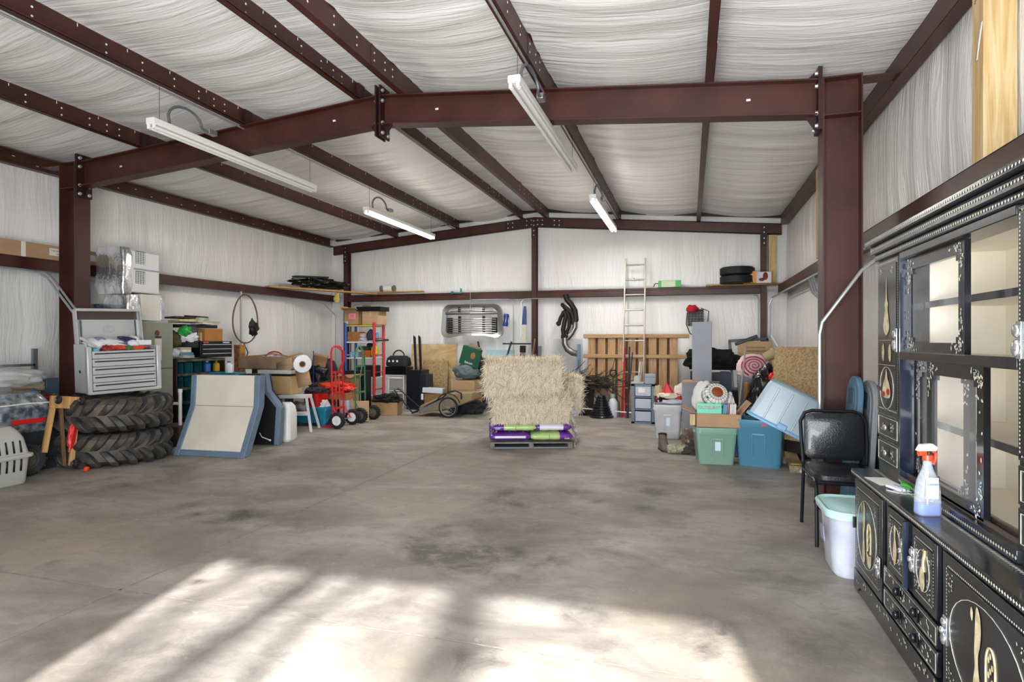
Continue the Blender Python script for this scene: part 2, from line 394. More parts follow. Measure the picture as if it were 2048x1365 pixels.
# front wall around the open roll-up door (behind the camera)
mb = MB()
mb.bx(XL-.1, DX0, FRONT_Y-.12, FRONT_Y, 0, 3.9); mb.bx(DX1, XR+.1, FRONT_Y-.12, FRONT_Y, 0, 3.9); mb.bx(DX0, DX1, FRONT_Y-.12, FRONT_Y, DOOR_H, 3.95)
mb.prism([(XL-.1, 3.9), (XR+.1, 3.9), (XR+.1, 3.95), (RID, 4.25), (XL-.1, 3.95)], FRONT_Y-.12, FRONT_Y)
struct('wall_front', mb, INS_W, smooth=False)
struct('ground_outside', MB().bx(-60, 60, -80, FRONT_Y-.12, -.12, -.02), mat('#a89c88', .95, var=.15, vs=.8))

# ------------------------------------------------------------------ steel frame
def isec(mb, p0, p1, wdir, depth, fw, tf=.012, tw=.01):
    """I section from p0 to p1, web lying along wdir; depth across flanges, fw flange width"""
    p0, p1 = Vector(p0), Vector(p1); t = (p1-p0).normalized(); wd = Vector(wdir); wd = (wd-t*wd.dot(t)).normalized(); s = t.cross(wd)
    def bar(o0, o1, q0, q1):
        V = []
        for P in (p0, p1):
            for a, b in ((o0, q0), (o1, q0), (o1, q1), (o0, q1)): V.append(P+wd*a+s*b)
        mb.raw(V, [(0, 3, 2, 1), (4, 5, 6, 7), (0, 1, 5, 4), (1, 2, 6, 5), (2, 3, 7, 6), (3, 0, 4, 7)])
    bar(-depth/2, -depth/2+tf, -fw/2, fw/2); bar(depth/2-tf, depth/2, -fw/2, fw/2); bar(-depth/2+tf, depth/2-tf, -tw/2, tw/2)
def bolts(parent, pts, nrm, r=.016, h=.02, name='bolt', m=None):
    n = Vector(nrm).normalized(); first = None
    for p in pts:
        if first is None:
            mb = MB(); mb.cyl((0, 0, 0), n*h, r, n=6); mb.cyl((0, 0, 0), n*.004, r*1.35, n=14)
            first = obj(name, mb, m or BOLT, parent, loc=p)
        else:
            c = first.copy(); COL.objects.link(c); c.location = p
FY = 5.58
def zplate(mb, x0, x1, y0, y1, z0, z1): mb.bx(x0, x1, y0, y1, z0, z1)
# main frame columns
def column(name, x0, x1, label, side):
    t = thing(name, label, 'column', (0, 0, 0), kind='thing'); xm = (x0+x1)/2; top = ZT(x1 if side < 0 else x0)-.0
    mb = MB(); isec(mb, (xm, FY, 0), (xm, FY, top), (1, 0, 0), x1-x0, .2)
    obj('column_shaft', mb, STEEL, t, smooth=False)
    xi = x1 if side < 0 else x0; d = 1 if side < 0 else -1
    mb = MB(); mb.box((xi+d*.008, FY, ZT(xi)-.17), (.016, .2, .52)); obj('end_plate', mb, STEEL_D, t, smooth=False, bev=.002)
    for z_ in (.315, .006):
        mb = MB(); mb.box((xm, FY-.052, ZT(xi)-z_), (x1-x0-.02, .09, .012)); obj('stiffener', mb, STEEL, t, smooth=False)
    mb = MB(); mb.box((xm, FY, .01), (x1-x0+.06, .22, .02)); obj('base_plate', mb, STEEL_D, t, smooth=False)
    mb = MB(); mb.box(((x0-.17 if side < 0 else x1+.13), FY, ZT(xm)-.012), (.34 if side < 0 else .26, .16, .01)); obj('strut_seat', mb, STEEL, t, smooth=False)
    return t
cl = column('steel_column', -7.42, -7.165, 'dark red steel column of the main frame beside the wall with the long cardboard box', -1)
cr = column('steel_column', 1.058, 1.355, 'wide dark red steel column rising behind the folding tables and chair', 1)
# rafters of the main frame
mx = (-7.165+1.058)/2
def rafter(x0, x1, label):
    t = thing('steel_rafter', label, 'rafter', kind='thing'); D = .3
    z0, z1 = ZT(x0)-D/2, ZT(x1)-D/2
    mb = MB(); isec(mb, (x0, FY, z0), (x1, FY, z1), (0, 0, 1), D, .15, .012, .008); obj('beam', mb, STEEL, t, smooth=False)
    for xp, d in ((x0, 1), (x1, -1)):
        mb = MB(); zc = ZT(xp)-.17; mb.box((xp+d*.008, FY, zc), (.016, .2, .52))
        mb.prism([(xp+d*.016, zc+.26), (xp+d*.10, ZT(xp+d*.1)), (xp+d*.016, ZT(xp+d*.1)-.02)], FY-.006, FY+.006)
        mb.prism([(xp+d*.016, zc-.26), (xp+d*.10, ZT(xp+d*.1)-D), (xp+d*.016, ZT(xp)-D+.02)], FY-.006, FY+.006)
        obj('end_plate', mb, STEEL_D, t, smooth=False)
    for xp, d in ((x0, 1), (x1, -1)):
        zc = ZT(xp)-.17
        bolts(t, [(xp+d*.016, FY+s*.06, zc+q) for q in (.215, .11, -.115, -.22) for s in (-1, 1)], (d, 0, 0))
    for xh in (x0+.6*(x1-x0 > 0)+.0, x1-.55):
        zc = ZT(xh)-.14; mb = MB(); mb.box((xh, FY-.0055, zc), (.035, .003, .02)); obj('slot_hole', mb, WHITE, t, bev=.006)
    return t
rafter(-7.149, mx-.016, 'dark red steel rafter climbing from the left column to the bolted ridge')
rafter(mx+.016, 1.042, 'dark red steel rafter running from the bolted ridge to the wide right column')
# end wall rafters: channels
def endrafter(x0, x1, label):
    t = thing('end_wall_rafter', label, 'rafter', kind='thing')
    def pr(lo, hi, y0, y1):
        mb.prism([(x0, ZT(x0)-lo), (x1, ZT(x1)-lo), (x1, ZT(x1)-hi), (x0, ZT(x0)-hi)], y0, y1)
    mb = MB(); pr(.2, 0, 11.9, 11.91); pr(.2, .188, 11.9, 11.98); pr(.012, 0, 11.9, 11.98); obj('channel', mb, STEEL, t, smooth=False)
    mb = MB(); mb.prism([(x0, ZT(x0)+.13), (x1, ZT(x1)+.13), (x1, ZT(x1)+.2), (x0, ZT(x0)+.2)], 12.0, 12.07); obj('edge_angle', mb, STEEL_D, t, smooth=False)
    return t
e1 = endrafter(-7.75, -3.05, 'dark red steel end rafter along the top of the back wall, left slope')
e2 = endrafter(-3.05, 1.62, 'dark red steel end rafter along the top of the back wall, right slope')
mb = MB(); mb.prism([(-3.67, ZT(-3.67)-.195), (-3.05, ZT(-3.05)-.195), (-2.45, ZT(-2.45)-.195), (-2.45, ZT(-2.45)-.005), (-3.05, ZT(-3.05)-.005), (-3.67, ZT(-3.67)-.005)], 11.888, 11.9)
sp = thing('splice_plate', 'dark red bolted splice plate at the peak of the back wall rafter', 'steel plate', kind='thing'); obj('plate', mb, STEEL_D, sp, smooth=False)
bolts(sp, [(x, 11.888, ZT(x)-z) for x in (-3.6, -3.5, -3.2, -3.1, -2.97, -2.87, -2.62, -2.52) for z in (.06, .15)], (0, -1, 0), .010, .008)
# end wall columns
for x, z, lab in ((-7.43, 3.5, 'dark red steel end column in the back left corner behind the hand trucks'), (-3.05, 3.85, 'dark red steel end column in the middle of the back wall'), (1.32, 3.5, 'dark red steel end column near the back right corner')):
    t = thing('end_wall_column', lab, 'column', kind='thing'); mb = MB(); isec(mb, (x, 11.97, 0), (x, 11.97, ZT(x)-.19), (0, 1, 0), .15, .1, .008, .006)
    obj('column_shaft', mb, STEEL, t, smooth=False)
    zt = ZT(x); mb = MB(); mb.box((x, 11.888, zt-.23), (.1, .01, .4)); obj('clip_plate', mb, STEEL_D, t, smooth=False)
    bolts(t, [(x, 11.882, zt-q) for q in (.08, .17, .28, .37)], (0, -1, 0), .010, .008)
# purlins: Z sections, lapped and holed near the frame
def zsec(mb, x, d, y0, y1, h=PUR, fl=.065, dz=0, t=.004):
    z0 = ZT(x)+dz; z1 = z0+h
    mb.prism([(x-t/2, z0), (x+t/2, z0), (x+t/2, z1), (x-t/2, z1)], y0, y1)
    mb.prism([(x, z0), (x+d*fl, z0), (x+d*fl, z0+t), (x, z0+t)], y0, y1)
    mb.prism([(x-d*fl, z1-t), (x, z1-t), (x, z1), (x-d*fl, z1)], y0, y1)
    mb.prism([(x+d*fl-t, z0), (x+d*fl, z0), (x+d*fl, z0+.018), (x+d*fl-t, z0+.018)], y0, y1)
PLAB = ['dark red roof purlin nearest the left eave, running front to back', 'dark red roof purlin with grey conduit, holding the two left light fixtures', 'dark red roof purlin just left of the ridge',
        'dark red roof purlin just right of the ridge', 'dark red roof purlin holding the two right light fixtures', 'dark red roof purlin nearest the right eave']
for x, lab in zip(PX, PLAB):
    d = -1 if x < RID else 1
    t = thing('roof_purlin', lab, 'purlin', kind='thing'); mb = MB(); zsec(mb, x, -d, -.95, 12.05); obj('z_section', mb, STEEL, t, smooth=False)
    mb = MB(); zsec(mb, x+.004*d, -d, 4.85, 6.3, .198); obj('lap_section', mb, STEEL, t, smooth=False)
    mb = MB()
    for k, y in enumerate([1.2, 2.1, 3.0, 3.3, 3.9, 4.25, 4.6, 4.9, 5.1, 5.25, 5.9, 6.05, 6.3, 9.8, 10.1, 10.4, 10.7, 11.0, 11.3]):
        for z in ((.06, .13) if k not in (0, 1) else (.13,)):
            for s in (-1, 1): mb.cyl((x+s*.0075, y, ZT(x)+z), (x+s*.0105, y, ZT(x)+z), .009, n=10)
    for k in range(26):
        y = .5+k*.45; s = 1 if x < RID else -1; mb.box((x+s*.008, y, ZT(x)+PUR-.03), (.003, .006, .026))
    q = obj('lit_hole_pattern', mb, WHITE, t); q['kind'] = 'stuff'  # white discs stand in for light seen through the bolt holes
    mb = MB(); mb.box((x-d*.02, FY, ZT(x)+.09), (.03, .12, .18)); obj('clip', mb, STEEL_D, t, smooth=False)
# eave struts
for x, d, lab in ((-7.8, 1, 'dark red steel eave strut along the top of the left wall'), (1.62, -1, 'dark red steel eave strut along the top of the right wall')):
    t = thing('eave_strut', lab, 'strut', kind='thing'); mb = MB(); z = ZT(x)
    mb.bx(x-.1*d, x-.095*d, -.9, 12.0, z, z+.2); mb.bx(x-.1*d, x, -.9, 12.0, z-.004, z+.002); mb.bx(x-.1*d, x-.03*d, -.9, 12.0, z+.195, z+.2); mb.bx(x-.004*d, x, -.9, 12, z, z+.02)
    if d < 0: mb.bx(x-.004, x+.001, -.9, 12.0, z, z+.2)
    obj('channel', mb, STEEL, t, smooth=False)
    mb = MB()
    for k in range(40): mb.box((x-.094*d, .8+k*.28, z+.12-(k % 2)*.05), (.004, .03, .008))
    q = obj('lit_hole_pattern', mb, WHITE, t); q['kind'] = 'stuff'  # white bars drawn as lit holes, like those of the purlins
# wall girts
def girt(a, b, lab, axis, d):
    t = thing('wall_girt', lab, 'girt', kind='thing'); mb = MB()
    if axis == 'y':
        x = a[0]; xo = x-.2*d
        mb.bx(x-.004*d, x, a[1], b[1], GZ0, GZ1); mb.bx(x-.13*d, x, a[1], b[1], GZ0, GZ0+.005); mb.bx(x-.05*d, x, a[1], b[1], GZ1-.005, GZ1)
    else:
        y = a[1]; mb.bx(a[0], b[0], y, y+.004, GZ0, GZ1-.03); mb.bx(a[0], b[0], y, y+.13, GZ0, GZ0+.005); mb.bx(a[0], b[0], y, y+.06, GZ1-.035, GZ1-.03)
        mb.bx(a[0], b[0], y+.03, y+.035, GZ0, GZ1+.01)
    obj('channel', mb, STEEL, t, smooth=False); return t
girt((-7.68, -.9), (-7.68, 11.88), 'dark red steel girt halfway up the left wall', 'y', 1)
girt((1.555, -.9), (1.555, 11.88), 'dark red steel girt halfway up the right wall', 'y', -1)
girt((-7.37, 11.9), (-3.11, 11.9), 'dark red steel girt on the back wall left of its middle column', 'x', 1)
girt((-2.99, 11.9), (1.26, 11.9), 'dark red steel girt on the back wall right of its middle column', 'x', 1)
# timber posts
STAMP = mat('#3a3128', .8)
for (x0, x1, y0, y1, z0, z1, lab) in ((1.56, 1.72, 3.92, 4.06, GZ0+.02, ZT(1.6)-.0, 'tall pale timber post above the right wall girt, nearest the camera'),
        (1.50, 1.62, 8.05, 8.17, GZ1, 3.5, 'timber post on the right wall beyond the wide column'),
        (1.40, 1.54, 11.93, 12.03, GZ1-.01, ZT(1.5)-.2, 'timber post in the back right corner beside the end column')):
    t = thing('timber_post', lab, 'post', kind='thing'); obj('post', MB().bx(x0, x1, y0, y1, z0, z1), PINE, t, bev=.004)
    if y0 < 4.5:
        obj('paper_tag', MB().raw([(x0-.004, y0+.06, 2.98), (x0-.002, y0+.09, 2.98), (x0-.004, y0+.03, 3.17), (x0-.002, y0-.0, 3.17)][:4], [(0, 1, 2, 3)]), PAPER, t, sol=.001)
        text('stamp', 'MADE IN ARK', .03, STAMP, t, (x0-.001, (y0+y1)/2, 3.4), (PI/2, -PI/2+.3, -PI/2))
# conduits
CON = mat('#b9bcbf', .3, .6)
def conduit(pts, lab, r=.011, m=None, straps=()):
    t = thing('conduit', lab, 'conduit'); obj('pipe', MB().tube(pts, r, 8), m or CON, t)
    for s in straps: obj('strap', MB().box(s, (.03, .03, .045)), STEEL_D, t)
    return t
for x, lab in ((-4.75, 'thin grey conduit along the purlin over the left light fixtures'), (-1.3, 'thin grey conduit along the purlin over the right light fixtures')):
    conduit([(x-.03, -.8, ZT(x)-.012), (x-.03, 11.8, ZT(x)-.012)], lab, .011)
conduit([(1.535, -.8, 2.245), (1.535, 4.9, 2.245)]+arc((1.535, 4.9, 2.145), .1, PI/2, .35, 5, 'yz')[1:]+[(1.30, 5.30, 1.95), (1.05, 5.46, 1.55), (1.03, 5.46, 1.45), (1.03, 5.46, .75)], 'bright bent conduit crossing diagonally in front of the wide right column', .014)
conduit([(1.54, 5.8, 2.24), (1.54, 11.7, 2.24)], 'long bright conduit under the far part of the right wall girt', .013)
for k, yy in enumerate((8.55, 8.7, 8.85)):
    conduit([(1.54, yy, 2.22), (1.60, yy+.1, 2.05), (1.70, yy+.12, 1.95), (1.70, yy+.12, .4)], ['first', 'second', 'third'][k]+' of three upright conduits on the far right wall, counted from the near one', .013)
conduit([(-7.66, -.8, 2.25), (-7.66, 5.25, 2.25), (-7.63, 5.38, 2.23), (-7.55, 5.43, 2.17), (-7.10, 5.44, 1.70), (-7.06, 5.44, 1.62), (-7.05, 5.44, 1.0)], 'bent conduit crossing to the left column above the tool chest', .014, straps=[(-7.66, 4.1, 2.25)])
conduit([(-7.66, 5.48, 2.25), (-7.60, 5.47, 2.23), (-7.50, 5.465, 2.16), (-7.05, 5.465, 1.69), (-7.01, 5.465, 1.6), (-7.0, 5.465, 1.1)], 'second bent conduit hugging the left column above the tool chest', .014)
conduit([(-2.3, 11.88, 2.25), (-2.95, 11.88, 2.25), (-3.2, 11.88, 2.25)]+arc((-3.2, 11.88, 2.13), .12, PI/2, PI, 6)[1:]+[(-3.32, 11.88, .3)], 'bent conduit on the back wall left of the middle column')
conduit([(-4.4, 11.88, 2.25), (-3.6, 11.88, 2.25)]+arc((-3.6, 11.88, 2.13), .12, PI/2, 0, 6)[1:]+[(-3.48, 11.88, .3)], 'bent conduit on the back wall behind the skis')
conduit([(0.1, 11.88, 2.25), (1.1, 11.88, 2.25)]+arc((1.1, 11.88, 2.13), .12, PI/2, 0, 6)[1:]+[(1.22, 11.88, .3)], 'bent conduit on the back wall left of the end column in the back right corner')
conduit([(1.53, 11.6, 2.22), (1.45, 11.85, 2.18), (1.40, 11.86, 2.05), (1.40, 11.86, .3)], 'bent conduit right of the end column in the back right corner')
conduit([(-7.64, 10.9, 2.25), (-7.60, 11.3, 2.2), (-7.56, 11.7, 1.95), (-7.56, 11.7, .0)], 'thin conduit in the back left corner at the left wall', .010)
conduit([(-6.7, 11.88, 2.25), (-7.2, 11.86, 2.2), (-7.30, 11.86, 2.0), (-7.30, 11.86, .0)], 'thin conduit in the back left corner at the back wall', .010)

# ------------------------------------------------------------------ fluorescent fixtures
TUBE_OFF = mat('#f2f2ef', .2); TUBE_ON = mat('#fff6e6', .3, emis=16); FLEX = mat('#6d7074', .45, .4)
FIXW = mat('#f0efec', .35)
def fixture(x, y0, on, lab, z=3.39):
    t = thing('light_fixture', lab, 'light fixture', (x, y0, z), 0, 'hanging fluorescent fixtures'); Ln = 2.5
    mb = MB(); mb.loft([(0, .10, .06, .008), (Ln, .10, .06, .008)], 3, TM((0, 0, .03), (-PI/2, 0, 0))); obj('housing', mb, FIXW, t)
    for e in (.0, Ln):
        for s in (-1, 1): obj('tube_holder', MB().box((s*.03, e+(.012 if e == 0 else -.012), -.018), (.028, .022, .045)), FIXW, t, bev=.004)
    for s in (-1, 1):
        mb = MB(); mb.cyl((s*.03, .03, -.026), (s*.03, Ln-.03, -.026), .0165, n=14); obj('tube', mb, TUBE_ON if on else TUBE_OFF, t)
    hz = ZT(x)-z
    for e in (.1, Ln-.08): obj('hanging_wire', MB().cyl((0, e, .05), (0, e, hz), .0022, n=6), STEEL_D, t)
    pts = [(0, .22, .05), (.0, .2, .14)]
    for i in range(9):
        a = PI*i/8; pts.append((.06*i/8*1, .2+.17*(1-math.cos(a)), .16+.13*math.sin(a)*.9))
    pts += [(.05, .56, .14), (.05, .62, .13)]
    sx = 1
    obj('flex_conduit', MB().tube([(p[0]*sx, p[1], p[2]) for p in pts], .013, 8), FLEX, t)
    obj('junction_box', MB().box((.05, .68, .14), (.06, .11, .05)), GALV, t, bev=.004)
    if on: 
        l = lamp('tube_light', 'AREA', (x, y0+Ln/2, z-.05), (0, 0, 0), FIX_W, (1, .98, .95), shape='RECTANGLE', size=.1, size_y=Ln)
    return t
FIX_W = 42
fixture(-4.75, 4.34, False, 'unlit fluorescent fixture hanging at left, nearest the camera')
fixture(-1.3, 4.45, False, 'unlit fluorescent fixture hanging in front of the right rafter', 3.395)
fixture(-4.75, 8.17, True, 'lit fluorescent fixture hanging at left, beyond the rafter')
fixture(-1.3, 8.38, True, 'lit fluorescent fixture hanging at right, beyond the rafter')

# ------------------------------------------------------------------ reusable things
def carton(label, X0, X1, Y0, Y1, Z0, Z1, m=CARD, rz=0, flaps=False, tape=True, name='cardboard_box', cat='box', rot=None, group=None, tm=None):
    w, d, h = X1-X0, Y1-Y0, Z1-Z0
    t = thing(name, label, cat, ((X0+X1)/2, (Y0+Y1)/2, Z0), rz, group, rot=rot and (rot[0], rot[1], rz))
    if flaps:
        mb = MB(); mb.box((0, 0, .004), (w, d, .006))
        for s in (-1, 1): mb.box((s*(w/2-.003), 0, h/2), (.006, d, h)); mb.box((0, s*(d/2-.003), h/2), (w, .006, h))
        obj('body', mb, m, t, smooth=False)
        for s in (-1, 1):
            a = (.5+.5*R.random()) if flaps != 'low' else (.35 if s < 0 else .9); l = min(w, d)*.45
            obj('flap', MB().box((l/2*math.cos(a), 0, l/2*math.sin(a)), (l, d*.97, .005), (0, -a, 0)), m, t, smooth=False, loc=(s*(w/2-.002), 0, h), rot=(0, 0, 0 if s > 0 else PI))
            a = .2+.7*R.random() if not (flaps == 'low' and s < 0) else -1.45; l = l if a > 0 else .02
            obj('flap', MB().box((w*0, l/2*math.cos(a), l/2*math.sin(a)), (w*.97, l, .005), (a, 0, 0)), m, t, smooth=False, loc=(0, s*(d/2-.002), h), rot=(0, 0, 0 if s > 0 else PI))
    else:
        obj('body', MB().box((0, 0, h/2), (w, d, h)), m, t, bev=min(.006, h/6), smooth=False)
        if tape: obj('tape', MB().box((0, 0, h+.0006), (min(.05, w*.2), d*.98, .0012)).box((0, -d/2-.0006, h*.8), (min(.05, w*.2), .0012, h*.4)), tm or TAPE, t)
    return t
def slab(name, label, cat, c, s, m, rot=(0, 0, 0), bev=.003, group=None, kids=()):
    o = obj(name, MB().box((0, 0, 0), s), m, bev=bev, loc=c, rot=rot); return tag(o, label, cat, group)
def tote(name, label, cat, c, w, d, h, m, lidm=None, taper=.82, rz=0, rot=None, label_m=None, group=None, wall=.006):
    t = thing(name, label, cat, c, rz, group, rot=rot)
    mb = MB(); mb.loft([(0, w*taper, d*taper, .04), (.01, w*taper+.012, d*taper+.012, .045), (h*.82, w*.95, d*.95, .05), (h*.83, w*.975, d*.975, .05), (h-.02, w*.98, d*.98, .05), (h-.018, w, d, .05), (h, w, d, .05), (h, w-.025, d-.025, .045), (h-.03, w*.96, d*.96, .045), (.012, w*taper, d*taper, .04)], 5)
    obj('body', mb, m, t, ang=50)
    for s in (-1, 1): obj('handle', MB().box((s*(w*.5-.01), 0, h*.86), (.035, d*.3, .03)), m, t, bev=.006)
    obj('rib', MB().box((0, -d*.475, h*.70), (w*.26, .02, h*.05)).box((-w*.13, -d*.47, h*.48), (.012, .02, h*.46)).box((w*.13, -d*.47, h*.48), (.012, .02, h*.46)), m, t, bev=.004)
    if label_m: obj('paper_label', MB().box((w*.02, -d*.462, h*.5), (w*.13, .004, h*.24)), label_m, t)
    if lidm: obj('lid', MB().loft([(h-.012, w+.02, d+.02, .055), (h+.012, w+.02, d+.02, .055), (h+.018, w-.02, d-.02, .05), (h+.008, w-.05, d-.05, .04)], 5), lidm, t)
    return t
def wheel(name, parent, c, axis, R0, W, tm=RUBBER, rimm=None, hub=True, knob=18):
    """tyre plus rim; axis is the axle direction"""
    x, y, z = frame((0, 0, 0), axis); M = Matrix((x, y, z)).transposed().to_4x4(); M.translation = Vector(c)
    mb = MB(); k = R0
    mb.lathe([(k*.58, -W*.4), (k*.75, -W*.5), (k*.93, -W*.42), (k, -W*.2), (k, W*.2), (k*.93, W*.42), (k*.75, W*.5), (k*.58, W*.4)], 36, M, closed=True)
    for i in range(knob):
        a = 2*PI*i/knob
        for s in (-1, 1): mb.box((0, 0, 0), (.0, .0, .0)) if 0 else mb.raw([(px*1, py, pz) for px, py, pz in [(-k*.05,-k*.08,-W*.22),(k*.035,-k*.08,-W*.22),(k*.035,k*.08,-W*.22),(-k*.05,k*.08,-W*.22),(-k*.05,-k*.05,W*.22),(k*.035,-k*.05,W*.22),(k*.035,k*.05,W*.22),(-k*.05,k*.05,W*.22)]],
            [(0,3,2,1),(4,5,6,7),(0,1,5,4),(1,2,6,5),(2,3,7,6),(3,0,4,7)], M @ Matrix.Rotation(a+(.09 if s > 0 else 0), 4, 'Z') @ Matrix.Translation((k*.99, 0, s*W*.22)))
    o = obj(name, mb, tm, parent)
    mb = MB(); mb.lathe([(0, -W*.12), (k*.16, -W*.55), (k*.2, -W*.3), (k*.5, -W*.2), (k*.58, -W*.42), (k*.62, -W*.42), (k*.6, 0), (k*.62, W*.42), (k*.58, W*.42), (k*.5, W*.2), (k*.2, W*.3), (k*.16, W*.5), (0, W*.5)], 24, M)
    obj('rim', mb, rimm or WHITE, o)
    return o
def bag(name, label, cat, c, s, m, seed, amp=.22, rot=(0, 0, 0), flat=.75, sub=4, group=None, fr_=2.2):
    o = obj(name, MB().blob((0, 0, 0), s, seed, amp, sub, fr_, flat=flat), m, loc=c, rot=rot, ang=60); return tag(o, label, cat, group)
def bottle(name, label, cat, c, r, h, m, capm, rz=0, group=None):
    t = thing(name, label, cat, c, rz, group)
    obj('body', MB().lathe([(0, 0), (r, 0), (r, h*.6), (r*.85, h*.72), (r*.35, h*.82), (r*.35, h*.9), (0, h*.9)], 16), m, t); obj('cap', MB().cyl((0, 0, h*.88), (0, 0, h), r*.42, n=12), capm, t); return t
TRASH = mat('#0c0c0e', .22, bump=.35, bs=16, coat=.3, bd=.02)
CLOTH_K = mat('#26272b', .85, bump=.3, bs=30); CLOTH_W = mat('#cfcfd2', .8, bump=.3, bs=25); LEATH = mat('#17191f', .32, bump=.25, bs=90, coat=.25)
NAVY = mat('#222c44', .6, var=.2, vs=8)
GALVD = mat('#7b8288', .4, .5)

# ================================================================== left side: crate, wagon, tyres, tool chest
CRATE = mat('#aaa9a3', .5, bump=.05, bs=80)
def kennel():
    t = thing('pet_carrier', 'grey plastic pet carrier with slotted sides at the left edge, nearest the camera', 'pet carrier', (-6.46, 3.99, 0))
    w, d, h = .48, .68, .56
    mb = MB(); mb.loft([(0, w-.06, d-.05, .05), (.02, w-.04, d-.03, .06), (h*.47, w, d, .06)], 5); obj('lower_shell', mb, CRATE, t)
    mb = MB(); mb.loft([(h*.51, w, d, .06), (h*.8, w-.05, d-.05, .08), (h*.93, w-.12, d-.12, .08), (h, w-.2, d-.2, .06)], 5); obj('upper_shell', mb, CRATE, t)
    mb = MB(); mb.loft([(h*.46, w+.05, d+.05, .07), (h*.49, w+.06, d+.06, .07), (h*.52, w+.05, d+.05, .07)], 5); obj('rim', mb, CRATE, t)
    for k in range(9):
        for z0, z1, off in ((.3, .48, 0), (.1, .28, -.01)):
            y = -.28+k*.062
            lean = .0
            obj('slot', MB().raw([(w/2+.002 if z0 < .29 else w/2-.001, y, z) if 0 else (0, 0, 0) for z in (0,)], []), BLACK, t) if 0 else None
    mb = MB()
    for k in range(9):
        y = -.27+k*.063; 
        mb.raw([(.241, y, .31), (.241, y+.016, .31), (.2165, y+.016, .425), (.2165, y, .425)], [(0, 1, 2, 3)]); mb.raw([(.232, y, .13), (.232, y+.016, .13), (.2405, y+.016, .245), (.2405, y, .245)], [(0, 1, 2, 3)])
    q = obj('vent_slots', mb, BLACK, t, sol=.006); q['kind'] = 'stuff'
    mb = MB()
    for k in range(5): mb.box((-.14+k*.07, d/2-.012, .34), (.02, .01, .1)); mb.box((-.14+k*.07, d/2-.01, .18), (.02, .01, .1))
    q = obj('end_slots', mb, BLACK, t); q['kind'] = 'stuff'
kennel()
# shopping bags / clutter behind the carrier
o = thing('storage_bag', 'clear zipped bag of dark clothes behind the pet carrier', 'bag', (-6.98, 4.62, .42))
obj('body', MB().loft([(0, .50, .55, .08), (.05, .54, .6, .1), (.32, .52, .58, .12), (.42, .4, .46, .12)], 5), mat('#3b434d', .25, var=.5, vs=14, c2='#8d9499', coat=.5, bump=.4, bs=12), o)
obj('label_strip', MB().box((.274, .02, .12), (.006, .34, .05)), REDP, o, bev=.002)
obj('zip', MB().tube([(.25, -.27, .3), (.275, 0, .31), (.25, .27, .3)], .008, 6), WHITE_P, o)
slab('storage_crate', 'dark crate under the clear bag behind the pet carrier', 'crate', (-6.98, 4.62, .21), (.56, .62, .42), mat('#2c3038', .6, var=.3, vs=6))
o = carton('red shoe box with white lettering lying tilted beside the clear bag', -7.56, -7.26, 5.04, 5.34, .60, .76, m=RED, tape=False, name='red_box', rot=(0, .1, 0), rz=-.35)
text('lettering', 'HYPERTOUGH', .035, PAPER, o, (.151, 0, .08), (PI/2, 0, PI/2), .001)
slab('wooden_crate', 'dark wooden crate under the red shoe box', 'crate', (-7.52, 5.16, .29), (.26, .34, .58), mat('#31261f', .8, var=.3, vs=5))
bag('plastic_bag', 'crumpled clear plastic bag of papers on top of the clutter at the left wall', 'bag', (-7.15, 4.72, .98), (.26, .36, .12), mat('#cfd2cf', .2, alpha=.6, bump=.5, bs=10, bd=.02), 3)
bag('brown_paper_bag', 'crumpled tan paper bag above the red shoe box', 'bag', (-7.42, 5.14, .86), (.16, .2, .08), mat('#b9a37c', .85, bump=.4, bs=10), 5)
t = thing('blue_bucket', 'blue plastic bucket lying tilted against the dolly', 'bucket', (-7.10, 5.01, .56), rot=(.25, -.35, .3))
obj('body', MB().lathe([(0, .28), (.09, .28), (.10, .26), (.145, 0), (.155, 0), (.155, -.02), (.14, -.02), (.095, .25), (0, .25)], 28), mat('#1c6fd0', .35), t)
text('lettering', 'EZ', .07, PAPER, t, (.125, -.05, .1), (PI/2-.2, 0, PI/2-.35), .002)
t = thing('black_bucket', 'black bucket with grey rim under the blue bucket', 'bucket', (-7.12, 5.01, 0))
obj('body', MB().lathe([(0, 0), (.15, 0), (.17, .5), (.16, .5), (.14, .02), (0, .02)], 28), NAVY, t); obj('rim', MB().lathe([(.17, .48), (.182, .5), (.182, .54), (.165, .54), (.165, .48)], 28), GREY, t)
# lawn mower wheel / deck in the dark
t = thing('spare_wheel', 'small muddy black wheel leaning behind the pet carrier', 'wheel', (-6.55, 4.50, .17))
wheel('tyre', t, (0, 0, 0), (1, -.5, .15), .17, .08, RUBBER, mat('#4a4038', .7), knob=14)
